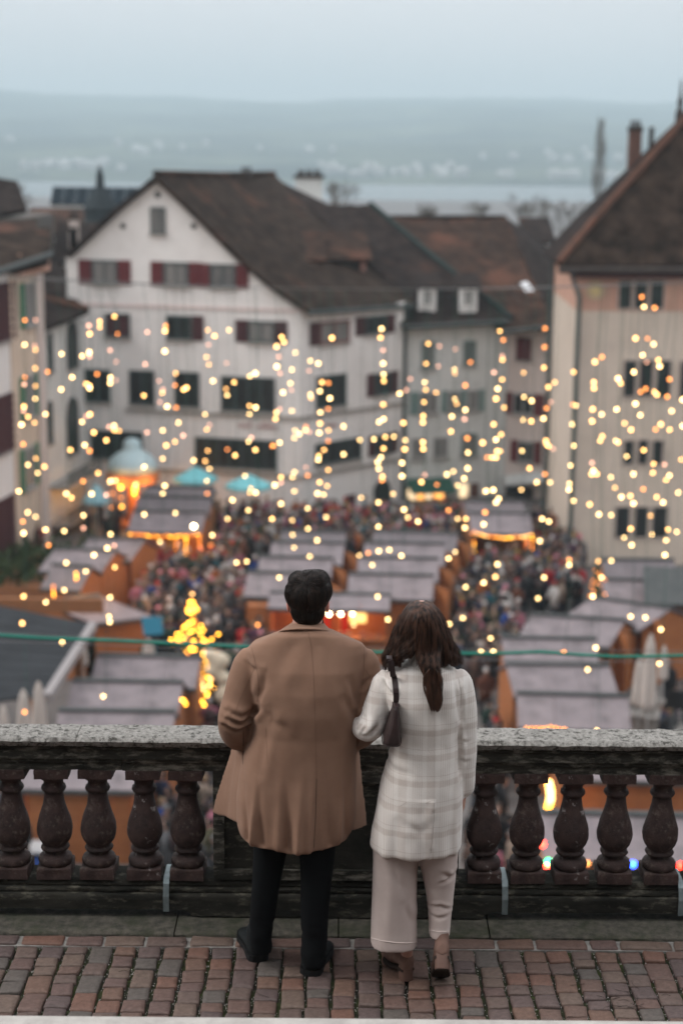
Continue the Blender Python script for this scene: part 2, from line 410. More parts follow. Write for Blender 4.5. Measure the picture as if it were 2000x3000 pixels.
# kerb slabs under the balustrade
M_kerb = pm('kerb_granite', (.045, .043, .036), (.115, .105, .085), 26, rough=.9, bump=.005, bscale=90, c3=(.035, .042, .022), s3=5, stretch=(1, 1, 1), t3=(.45, .7))
kerb = thing('kerb', 'mossy granite kerb slabs under the balustrade', 'kerb', (0, 7, 0))
kerb['kind'] = 'structure'; del kerb['category']
for x0, x1 in ((-3.2, -1.9), (-1.893, -.747), (-.741, .0), (.006, .688), (.695, 1.9), (1.906, 3.2)):
    prof = densify([(6.879, -.05), (6.878, .004), (6.886, .011), (7.28, .013), (7.28, -.05)], .03)
    obj('kerb_stone', sweep(prof, x0, x1, .03, .0012, int(x0 * 10)), M_kerb, kerb, auto=50)

# balustrade
M_cap = pm('cap_stone', (.13, .125, .113), (.33, .317, .295), 60, rough=.85, bump=.007, bscale=110, detail=9, c3=(.055, .052, .045), s3=34, t3=(.52, .62), lo=.3, hi=.6, stretch=(1, 1.0, 1))
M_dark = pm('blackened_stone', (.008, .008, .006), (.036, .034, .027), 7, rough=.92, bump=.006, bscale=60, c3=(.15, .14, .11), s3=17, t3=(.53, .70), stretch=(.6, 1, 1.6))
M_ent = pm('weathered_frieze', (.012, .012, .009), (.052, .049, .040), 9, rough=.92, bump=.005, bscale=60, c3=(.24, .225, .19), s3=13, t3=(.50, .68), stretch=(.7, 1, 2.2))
M_bal = pm('red_sandstone', (.020, .012, .011), (.075, .044, .039), 10, rough=.72, bump=.007, bscale=80, c3=(.15, .12, .10), s3=28, t3=(.54, .70), spec=.35)
M_bald = pm('red_sandstone_chipped', (.020, .012, .011), (.075, .044, .039), 10, rough=.68, bump=.006, bscale=80, c3=(.34, .31, .30), s3=17, t3=(.60, .66), spec=.35)
bal = thing('balustrade', 'weathered stone balustrade with dark red balusters and pale granite cap', 'balustrade', (0, 7.1, .012))
Y0 = 7.0
cap_prof = densify([(6.995, .872), (6.985, .888), (6.998, .903), (7.05, .906), (7.17, .905), (7.19, .895), (7.195, .865), (7.18, .856), (7.02, .856), (7.0, .862)], .016)
for i, (x0, x1) in enumerate(((-3.3, -1.187), (-1.184, .55), (.554, 3.3))):
    obj('cap_stone', sweep(cap_prof, x0, x1, .012, .0022, i * 7, 18), M_cap, bal, auto=60)
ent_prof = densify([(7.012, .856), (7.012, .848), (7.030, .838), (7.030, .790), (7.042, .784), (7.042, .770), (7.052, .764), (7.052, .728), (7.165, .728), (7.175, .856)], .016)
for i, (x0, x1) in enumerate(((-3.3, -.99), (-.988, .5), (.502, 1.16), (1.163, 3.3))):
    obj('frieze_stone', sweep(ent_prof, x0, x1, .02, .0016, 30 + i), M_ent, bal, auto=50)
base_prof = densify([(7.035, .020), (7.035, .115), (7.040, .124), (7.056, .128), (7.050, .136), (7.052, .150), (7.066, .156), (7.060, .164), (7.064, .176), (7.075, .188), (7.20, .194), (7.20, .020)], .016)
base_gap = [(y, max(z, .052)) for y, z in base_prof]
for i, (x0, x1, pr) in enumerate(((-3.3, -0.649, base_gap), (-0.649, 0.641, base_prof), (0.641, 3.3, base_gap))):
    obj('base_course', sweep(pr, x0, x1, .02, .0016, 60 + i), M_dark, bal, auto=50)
# coved shoulders where the base course rises off the kerb
for xs, sg in ((-0.649, -1), (0.641, 1)):
    g = MB(); pts = [(xs, .0525)] + [(xs + sg * (.07 * (1 - math.cos(a))), .0525 - .03 * (1 - math.sin(a))) for a in (0, .4, .8, 1.2, 1.57)] 
    poly = [(xs, .02), (xs + sg * .03, .02), (xs + sg * .035, .035), (xs + sg * .055, .047), (xs + sg * .08, .0518), (xs, .0518)]
    k = len(poly); vs = [(a, 7.037, b) for a, b in poly] + [(a, 7.19, b) for a, b in poly]
    g.add(vs, [tuple(range(k)), tuple(range(2 * k - 1, k - 1, -1))] + [(i, i + k, (i + 1) % k + k, (i + 1) % k) for i in range(k)])
    obj('base_foot', g, M_dark, bal)
# central pier with a sunk panel
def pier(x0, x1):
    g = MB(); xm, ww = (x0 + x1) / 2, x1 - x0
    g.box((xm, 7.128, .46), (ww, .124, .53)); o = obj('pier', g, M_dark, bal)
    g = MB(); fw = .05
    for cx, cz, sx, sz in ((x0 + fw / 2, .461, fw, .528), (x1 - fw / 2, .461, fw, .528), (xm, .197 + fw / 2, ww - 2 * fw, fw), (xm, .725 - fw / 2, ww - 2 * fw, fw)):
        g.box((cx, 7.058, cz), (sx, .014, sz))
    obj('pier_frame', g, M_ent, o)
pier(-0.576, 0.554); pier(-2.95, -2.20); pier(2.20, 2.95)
# one baluster: turned shaft, square plinth and square cap, with chipped and slightly uneven copies
bz = .190; top = .728; H_ = top - bz
prof = [(.050, .052), (.072, .054), (.079, .066), (.080, .078), (.074, .092), (.060, .100), (.051, .106), (.047, .116), (.052, .121), (.064, .126), (.067, .133), (.063, .141), (.053, .146),
        (.062, .158), (.073, .175), (.0805, .197), (.083, .222), (.0805, .250), (.073, .280), (.062, .312), (.053, .342), (.047, .372), (.044, .398), (.0435, .410), (.053, .414), (.058, .424), (.055, .435), (.046, .440),
        (.045, .462), (.050, .468), (.060, .474), (.070, .486), (.074, .494)]
def baluster_mesh(seed):
    d = MB(); n = 28; rings = []
    pp = []
    for i in range(len(prof) - 1):
        (r0, z0), (r1, z1) = prof[i], prof[i + 1]; m = max(1, int(abs(z1 - z0) / .012))
        pp += [(r0 + (r1 - r0) * k / m, z0 + (z1 - z0) * k / m) for k in range(m)]
    pp.append(prof[-1])
    for r_, z_ in pp:
        rings.append([(rr * math.cos(2 * math.pi * j / n), rr * math.sin(2 * math.pi * j / n), z_) for j in range(n) for rr in [r_ + .0022 * nz((r_ * math.cos(2 * math.pi * j / n), r_ * math.sin(2 * math.pi * j / n), z_), 22, seed) - (.004 if nz((math.cos(2 * math.pi * j / n), math.sin(2 * math.pi * j / n), z_ * 9), 2.2, seed + 40) > .55 else 0)]])
    d.loft(rings); return d
def block_mesh(seed, hw, z0, z1):
    d = MB(); n = 6; rings = []
    outline = []
    for k in range(4):
        a, b = [(-1, -1), (1, -1), (1, 1), (-1, 1)][k], [(-1, -1), (1, -1), (1, 1), (-1, 1)][(k + 1) % 4]
        outline += [(hw * (a[0] + (b[0] - a[0]) * i / n), hw * (a[1] + (b[1] - a[1]) * i / n)) for i in range(n)]
    zs = [z0, z0 + (z1 - z0) * .5, z1 - .006, z1]
    for z_ in zs:
        s = .965 if z_ == z1 else 1
        rings.append([(x * s + .003 * nz((x, y, z_), 25, seed), y * s + .003 * nz((x, y, z_), 25, seed + 9), z_) for x, y in outline])
    return d.loft(rings)
xs = [-1.715, -1.512, -1.317, -1.114, -0.899, -0.699, 0.675, 0.873, 1.077, 1.280, 1.492, 1.698, -1.905, -2.095, 1.888, 2.078]
for i, x_ in enumerate(xs):
    mat = M_bald if i in (4, 6, 8) else M_bal
    rzv = rnd.uniform(-.04, .04)
    o = bpy.data.objects.new('baluster', baluster_mesh(i).mesh('baluster', mat, True)); C.objects.link(o); o.parent = bal
    o.location = (x_, 7.128 - 7.1, bz - .012); o.rotation_euler = (rnd.uniform(-.008, .008), 0, rzv)
    for nm, hw, z0, z1 in (('plinth', .079, 0, .054), ('abacus', .078, .493, .5375)):
        q = bpy.data.objects.new(nm, block_mesh(i * 3 + int(z0 * 10), hw, z0, z1).mesh(nm, mat, False)); C.objects.link(q); q.parent = o
# flat steel clamps over the base course
M_clamp = pm('galvanised_strap', (.16, .20, .21), (.26, .31, .32), 20, rough=.5, metal=.5, bump=.0005, bscale=30)
for k, (x_, lb) in enumerate(((-0.795, 'galvanised strap over the base course left of the man'), (0.771, 'galvanised strap over the base course right of the woman'), (1.586, 'galvanised strap over the base course at the right picture edge'))):
    g = MB(); hw = .0135
    pts = [(7.205, .04), (7.205, .197), (7.066, .197), (7.046, .175), (7.028, .118), (7.028, .045)]
    vs = []; fs = []
    for i, (y, z) in enumerate(pts): vs += [(x_ - hw, y, z), (x_ + hw, y, z), (x_ + hw, y - .0035 if i > 1 else y + .0035, z + .003), (x_ - hw, y - .0035 if i > 1 else y + .0035, z + .003)]
    g.loft([vs[i * 4:i * 4 + 4] for i in range(len(pts))])
    tag(obj('metal_strap', g, M_clamp), lb, 'strap', 'metal straps on the balustrade')
# pale ledge close to the lens
M_ledge = pm('pale_ledge', (.34, .32, .30), (.46, .44, .41), 12, rough=.8, bump=.004, bscale=40)
lz = .63
g = MB(); g.box((0, 4.60, lz / 2 - .01), (9, .88, lz + .02)); struct(obj('ledge', g, M_ledge), 'pale stone ledge at the bottom edge of the picture, out of focus')

# unseen wall added behind the viewer to shade the couple and terrace
M_masonry = pm('grey_masonry', (.10, .09, .08), (.16, .145, .13), 2, bump=.02, bscale=5)
cw_ = thing('added_shade_wall', 'tall grey castle wall rising behind the upper terrace', 'wall', (0, -3.4, 0))
g = MB(); g.box((0, -4.0, 4.5), (46, 1.2, 11.0)); obj('wall', g, M_masonry, cw_)
for k in range(24):
    g = MB(); g.box((-22.1 + k * 1.92, -4.0, 10.45), (1.1, 1.1, .88)); obj('merlon', g, M_masonry, cw_)
g = MB(); g.box((0, -.42, .83), (46, 5.95, 1.64)); struct(obj('upper_terrace', g, M_masonry))
# ------------------------------------------------------------ town
M_white = pm('white_plaster', (.65, .628, .612), (.72, .70, .682), .6, rough=.95, bump=.01, bscale=3, c3=(.56, .53, .51), s3=.5, t3=(.55, .8))
M_greyw = pm('grey_white_plaster', (.52, .53, .52), (.60, .61, .59), .6, rough=.95, c3=(.42, .42, .40), s3=.5, t3=(.55, .8))
M_pinkw = pm('pale_pink_plaster', (.52, .44, .40), (.60, .52, .48), .6, rough=.95, c3=(.42, .36, .33), s3=.4, t3=(.55, .8))
M_beige = pm('beige_plaster', (.52, .44, .365), (.59, .505, .425), .4, rough=.95, c3=(.43, .36, .31), s3=.35, t3=(.5, .8))
M_peach = pm('peach_plaster', (.46, .27, .205), (.54, .33, .25), .5, rough=.95)
M_cream = pm('cream_plaster', (.54, .43, .34), (.61, .50, .40), .5, rough=.95)
def roofmat(name, a, b, c3=None, t3=(.5, .6)):
    m = pm(name, a, b, 1.3, rough=.95, spec=.06, bump=.06, bscale=5, c3=c3, s3=.28, t3=t3); return m
M_roof = roofmat('old_roof_tiles', (.014, .010, .008), (.052, .036, .028), (.115, .050, .032), (.56, .70))
M_roof2 = roofmat('dark_roof_tiles', (.012, .0095, .009), (.038, .028, .025), (.070, .036, .027), (.58, .72))
M_roof3 = roofmat('rusty_roof_tiles', (.018, .0125, .010), (.055, .034, .026), (.095, .046, .032), (.48, .62))
M_hip = pm('orange_ridge_tiles', (.075, .038, .026), (.13, .06, .04), 2, rough=.9)
M_wood_dark = pm('dark_wood_and_shade', (.03, .022, .02), (.05, .04, .035), 3)
M_glass = pm('dark_window_glass', (.010, .012, .013), (.026, .028, .028), 1.2, rough=.35, spec=.25)
M_glass2 = pm('curtained_window_glass', (.10, .10, .10), (.22, .21, .20), .9, rough=.4, spec=.4, stretch=(1, 1, .2))
M_frame = pm('window_frame_paint', (.34, .34, .33), rough=.7)
M_framed = pm('dark_window_frame', (.05, .07, .07), rough=.7)
M_maroon = pm('maroon_shutter', (.105, .018, .022), (.13, .025, .028), 3, rough=.7)
M_dmaroon = pm('dark_maroon_shutter', (.055, .018, .022), (.07, .025, .028), 3, rough=.7)
M_green = pm('green_shutter', (.05, .15, .085), (.07, .19, .11), 3, rough=.7)
M_teal = pm('grey_green_shutter', (.13, .20, .19), (.16, .235, .22), 3, rough=.7)
M_metal = pm('dark_gutter', (.05, .06, .06), rough=.6)
M_sill = pm('stone_sill', (.30, .28, .26), rough=.9)
def rect_on(a, b, u0, v0, u1, v1):
    """pixel box -> (s0, s1, z0, z1) on the facade line a-b"""
    um, vm = (u0 + u1) / 2, (v0 + v1) / 2
    d = (Vector(b) - Vector(a)); L_ = d.length; d = d / L_
    s = [(Vector(onplane(u, vm, a, b)[:2]) - Vector(a)).dot(d) for u in (u0, u1)]
    z = [onplane(um, v, a, b).z for v in (v1, v0)]
    return s[0], s[1], z[0], z[1]
def fbox(mb, a, b, s0, s1, z0, z1, o0, o1, mi=0):
    """box on a facade: s along it, o outwards (towards the viewer)"""
    d = (Vector(b) - Vector(a)).normalized(); n = Vector((d.y, -d.x))
    def pt(s, o, z): q = Vector(a) + d * s + n * o; return (q.x, q.y, z)
    vs = [pt(s, o, z) for s in (s0, s1) for o in (o0, o1) for z in (z0, z1)]
    return mb.add(vs, [(0, 1, 3, 2), (4, 6, 7, 5), (0, 4, 5, 1), (2, 3, 7, 6), (0, 2, 6, 4), (1, 5, 7, 3)], mi)
def window(parent, a, b, box, glass=None, frame=None, shut=None, shmat=None, cols=2, rows=1, sill=True, lit=None, box_is_px=True, t=.09):
    s0, s1, z0, z1 = rect_on(a, b, *box) if box_is_px else box
    fr = frame or M_frame
    g = MB()
    for q in ((s0, s0 + t, z0, z1), (s1 - t, s1, z0, z1), (s0 + t, s1 - t, z0, z0 + t), (s0 + t, s1 - t, z1 - t, z1)): fbox(g, a, b, *q, .002, .09)
    for c_ in range(1, cols):
        sm = s0 + (s1 - s0) * c_ / cols; fbox(g, a, b, sm - .035, sm + .035, z0 + t, z1 - t, .002, .075)
    for r_ in range(1, rows):
        zm = z0 + (z1 - z0) * r_ / rows; fbox(g, a, b, s0 + t, s1 - t, zm - .025, zm + .025, .004, .072)
    w_ = obj('window', g, fr, parent)
    g = MB(); fbox(g, a, b, s0 + t * .6, s1 - t * .6, z0 + t * .6, z1 - t * .6, .006, .03); obj('pane', g, glass or M_glass, w_)
    if sill:
        g = MB(); fbox(g, a, b, s0 - .08, s1 + .08, z0 - .1, z0 - .003, .003, .16); obj('sill', g, M_sill, w_)
    if shut:
        for sd in shut:
            ww = (s1 - s0) * .48 if shmat is not None and len(shut) > 1 else (s1 - s0) * .5
            ww = min(ww, .72)
            x0, x1 = (s0 - ww - .03, s0 - .03) if sd == 'l' else (s1 + .03, s1 + ww + .03)
            g = MB(); fbox(g, a, b, x0, x1, z0 - .03, z1 + .02, .012, .06)
            nl = 7
            for k in range(nl):
                zz = z0 + (z1 - z0) * (k + .5) / nl; fbox(g, a, b, x0 + .06, x1 - .06, zz - .05, zz + .03, .06, .085)
            obj('shutter', g, shmat or M_maroon, w_)
    return w_
def house(name, label, loc, cat='building'):
    return thing(name, label, cat, loc)
def strips(front, back, th, m, name, parent, mat, rng=None):
    """a roof slope between two matching polylines"""
    g = MB(); n = len(front); k = 10
    P_ = [[Vector(front[i]).lerp(Vector(back[i]), j / k) for i in range(n)] for j in range(k + 1)]
    nrm = (P_[0][-1] - P_[0][0]).cross(P_[k][0] - P_[0][0]).normalized()
    if nrm.z < 0: nrm = -nrm
    for j in range(k + 1):
        for i in range(n): P_[j][i] = P_[j][i] + nrm * (.05 * math.sin(j * 2.1 + i) - (.06 * math.sin(math.pi * j / k)))
    top = [p for r_ in P_ for p in r_]; N_ = len(top)
    fs = []
    for j in range(k):
        for i in range(n - 1):
            q = (j * n + i, j * n + i + 1, (j + 1) * n + i + 1, (j + 1) * n + i); fs.append(q); fs.append(tuple(x + N_ for x in reversed(q)))
    bd = [(0 * n + i, 0 * n + i + 1) for i in range(n - 1)] + [(j * n + n - 1, (j + 1) * n + n - 1) for j in range(k)] + [(k * n + i + 1, k * n + i) for i in range(n - 1)] + [((j + 1) * n, j * n) for j in range(k)]
    for p_, q_ in bd: fs.append((p_, p_ + N_, q_ + N_, q_))
    g.add(top + [p - nrm * th for p in top], fs)
    return obj(name, g, mat, parent)

# ---- white gabled house
FL, FR, R2 = Vector((-14.75, 88.0)), Vector((-2.15, 85.0)), Vector((3.55, 91.0))
hA = house('gabled_house', 'big white gabled house with dark red shutters at the far end of the square', (-6, 92, ZP))
gd = (FR - FL).normalized(); gn = Vector((gd.y, -gd.x))        # gn points at the viewer
apx = onplane(455, 527, FL, FR)
pts = [onplane(u, v, FL, FR) for u, v in ((202, 750), (330, 632), (455, 530), (580, 652), (700, 772), (800, 856))] + [Vector((FR.x, FR.y, onplane(890, 912, FL, FR).z))]
bot = [Vector((FR.x, FR.y, ZP)), Vector((FL.x + .0, FL.y, ZP))]
pts[0].x, pts[0].y = FL.x, FL.y
g = MB(); g.slab(pts + bot, .4, up=(gn.x, gn.y, 0)); obj('wall', g, M_white, hA)
zE = pts[-2 + 1].z
g = MB(); g.slab([Vector((FR.x, FR.y, ZP)), Vector((R2.x, R2.y, ZP)), Vector((R2.x, R2.y, zE)), Vector((FR.x, FR.y, zE))], .4, up=(.7, -.7, 0)); obj('wall', g, M_white, hA)
back = Vector((.232, .973))
zL = pts[0].z
g = MB(); g.slab([Vector((FL.x, FL.y, ZP)), Vector((FL.x + back.x * 22, FL.y + back.y * 22, ZP)), Vector((FL.x + back.x * 22, FL.y + back.y * 22, zL)), Vector((FL.x, FL.y, zL))], .4, up=(-1, 0, 0)); obj('wall', g, M_white, hA)
bb = [(FL.x + back.x * 22, FL.y + back.y * 22), (R2.x + 1, R2.y + 14)]
g = MB(); g.slab([Vector((*bb[0], ZP)), Vector((*bb[1], ZP)), Vector((*bb[1], zL)), Vector((*bb[0], zL))], .4, up=(0, 1, 0)); obj('wall', g, M_white, hA)
RE = P(803, 512, 109.5)
fr_ = lambda u, v: onplane(u, v, FL + gn * .5, FR + gn * .5)
frontR = [fr_(455, 512), fr_(585, 640), fr_(705, 757), fr_(800, 840), fr_(905, 905)]
eR = P(1215, 886, 91.6)
backR = [RE + (eR - RE) * t + Vector((0, 0, -dz)) for t, dz in ((0, 0), (.28, .1), (.55, .2), (.77, .25), (1, 0))]
strips(frontR, backR, .22, 0, 'roof', hA, M_roof)
frontL = [fr_(455, 512), fr_(330, 618), fr_(192, 748)]
bk3 = Vector((back.x, back.y, 0)) * 23
backL = [RE, frontL[1] + bk3, frontL[2] + bk3]
strips(frontL, backL, .22, 0, 'roof', hA, M_roof2)
# back of the roof, out of sight
g = MB(); g.slab([RE, eR, Vector((*bb[1], zL)), backL[2]], .2, up=(0, .5, 1)); obj('roof', g, M_roof2, hA)
g = MB(); g.tube([frontR[0] + Vector((0, 0, .08)), frontR[0].lerp(RE, .5) + Vector((0, 0, .0)), RE + Vector((0, 0, .08))], .16, 8); obj('ridge', g, M_roof3, hA)
g = MB(); g.tube([frontR[-1] + Vector((0, 0, -.2)), eR + Vector((0, -.1, -.2))], .12, 8); obj('gutter', g, M_metal, hA)
g = MB(); g.tube([(R2.x - .1, R2.y - .25, ZP), (R2.x - .1, R2.y - .25, zE)], .09, 8); obj('downspout', g, M_metal, hA)
# gable windows
for bx, kw in (((442, 607, 486, 685), dict(glass=M_glass2, frame=M_framed)),
               ((270, 762, 345, 832), dict(glass=M_glass2, frame=M_framed, shut='lr')),
               ((480, 768, 553, 838), dict(glass=M_glass2, frame=M_framed, shut='lr')),
               ((616, 774, 690, 843), dict(glass=M_glass2, frame=M_framed, shut='lr')),
               ((310, 918, 382, 988), dict(glass=M_dmaroon, frame=M_framed)),
               ((488, 924, 560, 995), dict(glass=M_glass, frame=M_framed, shut='r', shmat=M_dmaroon)),
               ((728, 940, 804, 1003), dict(glass=M_glass2, frame=M_framed, shut='lr', shmat=M_dmaroon)),
               ((250, 1082, 324, 1178), dict(frame=M_framed)), ((380, 1085, 454, 1186), dict(frame=M_framed)), ((512, 1090, 585, 1192), dict(frame=M_framed)),
               ((648, 1104, 806, 1206), dict(frame=M_framed, cols=4)),
               ((572, 1285, 812, 1372), dict(frame=M_framed, cols=7)),
               ((268, 1262, 420, 1345), dict(frame=M_framed, cols=4))):
    window(hA, FL, FR, bx, **kw)
for cx, cz, rr in ((463, 570, .17), (361, 662, .15), (568, 662, .15)):
    c_ = onplane(cx, cz, FL, FR); g = MB()
    q = Vector((gn.x, gn.y, 0)); g.tube([c_ - q * .05, c_ + q * .05], rr, 14); obj('vent_hole', g, M_glass, hA)
g = MB(); fbox(g, FL, FR, .05, (FR - FL).length, onplane(300, 892, FL, FR).z - .06, onplane(300, 892, FL, FR).z + .06, .003, .07); obj('string_course', g, pm('pinkish_trim', (.62, .50, .48)), hA)
for zz in (1214, 1387):
    z_ = onplane(860, zz + 10, FL, FR).z
    g = MB(); fbox(g, FL, FR, 3.2, (FR - FL).length, z_ - .09, z_ + .09, .003, .12); obj('string_course', g, M_sill, hA)
    g = MB(); fbox(g, FR, R2, .02, (R2 - FR).length, z_ - .09, z_ + .09, .003, .12); obj('string_course', g, M_sill, hA)
for bx, kw in (((935, 940, 1022, 1005), dict(glass=M_glass2, frame=pm('red_window_frame', (.16, .03, .028)), shut='l', shmat=M_dmaroon)),
               ((1068, 925, 1128, 978), dict(frame=M_framed, shut='lr', shmat=M_dmaroon)),
               ((925, 1098, 1012, 1192), dict(frame=M_framed, cols=3)), ((1097, 1092, 1142, 1156), dict(frame=M_framed, shut='lr', shmat=M_dmaroon)),
               ((922, 1290, 1055, 1355), dict(frame=M_framed, cols=4)), ((1100, 1272, 1142, 1330), dict(frame=M_framed, shut='lr', shmat=M_dmaroon))):
    window(hA, FR, R2, bx, **kw)
g = MB(); s0, s1, z0, z1 = rect_on(FR, R2, 1095, 1405, 1140, 1520); fbox(g, FR, R2, s0, s1, ZP, z1 - .6, .003, .12)
c_ = onplane(1117, 1425, FR, R2); nn = Vector(((R2 - FR).y, -(R2 - FR).x, 0)).normalized(); g.tube([c_ - nn * .02 + Vector((0, 0, -.25)), c_ + nn * .12 + Vector((0, 0, -.25))], (s1 - s0) / 2, 20)
obj('arched_door', g, M_glass, hA)
g = MB(); s0, s1, z0, z1 = rect_on(FR, R2, 925, 1465, 960, 1530); fbox(g, FR, R2, s0, s1, ZP, z1, .003, .09); obj('door', g, M_framed, hA)
g = MB(); s0, s1, z0, z1 = rect_on(FR, R2, 1008, 1450, 1038, 1530); fbox(g, FR, R2, s0, s1, ZP, z1, .003, .09); obj('door', g, M_dmaroon, hA)
# faded lettering strokes on the white wall: too blurred to read, kept as soft red marks
M_letter = pm('faded_red_lettering', (.36, .20, .19), rough=.9)
g = MB(); r2 = random.Random(5)
for a0, a1, aa, bb_, off in ((700, 812, FL, FR, 1243), (950, 985, FR, R2, 1240)):
    u = a0
    while u < a1:
        hgt = r2.choice([10, 10, 11, 18]); v0 = off + (u - a0) * .06
        if u > a0 + 40 and u < a0 + 52: u += 12; continue
        k = []
        for t in range(6):
            k.append(onplane(u + 3 * math.sin(t * 1.9) + t * .6, v0 + 9 - hgt * t / 5 * (1 if hgt < 15 else 1.1), aa, bb_) + Vector((0, -.03, 0)))
        g.tube(k, .035, 5); u += r2.uniform(7, 9)
o = obj('lettering', g, M_letter, hA); o['kind'] = 'stuff'
# shed dormers on the right-hand roof
for u0, u1, v0, v1, Yd in ((832, 935, 762, 826, 91.5), (962, 1068, 758, 826, 94)):
    a = P(u0, v1, Yd); b = P(u1, v1, Yd + 1.2); zt = P(u0, v0, Yd).z
    dr = MB(); bk = Vector((-.3, 3.6, 0))
    dr.slab([a, b, Vector((b.x, b.y, zt)), Vector((a.x, a.y, zt))], .2, up=(.1, -1, 0))
    dr.slab([b, b + bk, Vector((b.x + bk.x, b.y + bk.y, zt)), Vector((b.x, b.y, zt))], .12, up=(1, 0, 0))
    dr.slab([a, a + bk, Vector((a.x + bk.x, a.y + bk.y, zt)), Vector((a.x, a.y, zt))], .12, up=(-1, 0, 0))
    d_ = obj('dormer', dr, M_wood_dark, hA)  # dark colour stands in for the shadow across the dormer front
    g = MB(); e = Vector((.3, -.55, -.12)); g.slab([Vector((a.x - .3, a.y - .5, zt)), Vector((b.x + .4, b.y - .5, zt)), Vector((b.x + .1, b.y + 5.0, zt + 1.35)), Vector((a.x - .6, a.y + 5.0, zt + 1.35))], .16, up=(0, 0, 1)); obj('dormer_roof', g, M_roof3, d_)
    g = MB(); fbox(g, (a.x, a.y), (b.x, b.y), .15, (b - a).length - .35, a.z + .2, zt - .1, .01, .06); obj('pane', g, M_glass, d_)
    g = MB(); fbox(g, (a.x, a.y), (b.x, b.y), (b - a).length - .33, (b - a).length - .02, a.z + .1, zt - .05, .02, .1); obj('post', g, pm('pink_post', (.36, .20, .17)), d_)
# chimney behind the ridge and a dark one on it
def chimney(label, p, w_, h_, mat, capm, parent=None, group=None):
    g = MB(); g.box((p[0], p[1], p[2] + h_ / 2), (w_, w_ * .8, h_)); 
    if parent is None:
        t = thing('chimney', label, 'chimney', p, 0, group)
    else: t = parent
    o = obj('shaft' if parent is None else 'chimney', g, mat, t); g = MB(); g.box((p[0], p[1], p[2] + h_ + .12), (w_ * 1.15, w_ * .95, .24))
    for k in (-1, 0, 1): g.tube([(p[0] + k * w_ * .3, p[1], p[2] + h_ + .2), (p[0] + k * w_ * .3, p[1], p[2] + h_ + .55)], w_ * .11, 8)
    obj('cap', g, capm, t if parent is None else o); return t
c_ = P(905, 620, 118); chimney('', (c_.x, c_.y, c_.z - 1), 1.9, P(905, 522, 118).z - c_.z + 1, M_greyw, M_wood_dark, hA)
c_ = P(722, 560, 102); chimney('', (c_.x, c_.y, c_.z - 1), .7, P(722, 516, 102).z - c_.z + 1, M_wood_dark, M_wood_dark, hA)

# ---- grey-white shop house
B0, B1 = R2 + Vector((.02, .05)), Vector((9.35, 92.6))
hB = house('shop_house', 'pale grey house with brown tiled roof, two white dormers and a lit shop', (6, 94, ZP))
bz_ = onplane(1300, 945, B0, B1).z
g = MB(); g.prism([tuple(B0), tuple(B1), (B1.x + .5, B1.y + 12), (B0.x + 1.5, B0.y + 14)], ZP, bz_); obj('wall', g, M_greyw, hB)
rf = [P(905, 594, 106), P(1080, 600, 106)]
evL, evR = P(1178, 952, 90.3), P(1492, 934, 91.9)
# slope: left edge from the ridge down to the eave along the neighbour, right edge along the verge
left = [rf[0], rf[0].lerp(evL, .5), evL]; right = [rf[1], rf[1].lerp(evR, .5) + Vector((0, 0, -.15)), evR]
strips(left, right, .22, 0, 'roof', hB, M_roof2)
g = MB(); g.tube([rf[1] + Vector((.1, 0, .1)), right[1] + Vector((.1, 0, .12)), evR + Vector((.1, 0, .1))], .15, 6); obj('verge', g, pm('teal_flashing', (.022, .035, .034), spec=.1), hB)
g = MB(); g.tube([evL + Vector((0, -.1, -.15)), evR + Vector((0, -.1, -.15))], .13, 8); obj('gutter', g, M_metal, hB)
for u0 in (1224, 1344):
    a = P(u0, 905, 92.2); b = P(u0 + 52, 905, 92.4); zt = P(u0, 838, 92.2).z
    g = MB(); g.prism([(a.x, a.y), (b.x, b.y), (b.x + .2, b.y + 3.5), (a.x + .2, a.y + 3.5)], a.z - .2, zt); d_ = obj('dormer', g, pm('white_paint', (.72, .72, .71), rough=.6), hB)
    window(d_, (a.x, a.y), (b.x, b.y), (.17, (b - a).length - .17, a.z + .15, zt - .17), glass=M_glass2, frame=pm('white_paint', (.72, .72, .71)), sill=False, box_is_px=False)
    for ch in list(d_.children):
        if ch.name.startswith('window'):
            for q in list(ch.children): q.parent = d_
            ch.name = 'dormer_window'
    g = MB(); g.slab([Vector((a.x - .25, a.y - .2, zt)), Vector((b.x + .25, b.y - .2, zt)), Vector((b.x + .3, b.y + 3.5, zt + .5)), Vector((a.x, a.y + 3.5, zt + .5))], .12, up=(0, 0, 1)); obj('dormer_roof', g, M_roof2, d_)
for bx, kw in (((1234, 1000, 1272, 1080), dict(glass=M_glass2, frame=M_teal, cols=2)), ((1356, 998, 1392, 1070), dict(glass=M_glass2, frame=M_teal)),
               ((1228, 1148, 1280, 1212), dict(glass=M_glass2, shut='l', shmat=M_teal)), ((1310, 1145, 1345, 1206), dict(glass=M_glass2, shut='lr', shmat=M_teal)), ((1368, 1142, 1400, 1204), dict(glass=M_glass2, shut='r', shmat=M_teal)),
               ((1205, 1283, 1245, 1345), dict(glass=M_glass2)), ((1268, 1280, 1310, 1342), dict(glass=M_glass2)), ((1350, 1270, 1396, 1335), dict(glass=M_glass2, frame=M_teal))):
    window(hB, B0, B1, bx, **kw)
M_warm = emis('warm_shop_light', (1.0, .42, .10), 1.5)
M_warm2 = emis('pale_shop_light', (1.0, .72, .42), .9)
M_orangel = emis('orange_glow', (1.0, .30, .05), 1.1)
g = MB(); fbox(g, B0, B1, *rect_on(B0, B1, 1188, 1420, 1300, 1505), .01, .05); sf = obj('shop_front', g, M_glass, hB)
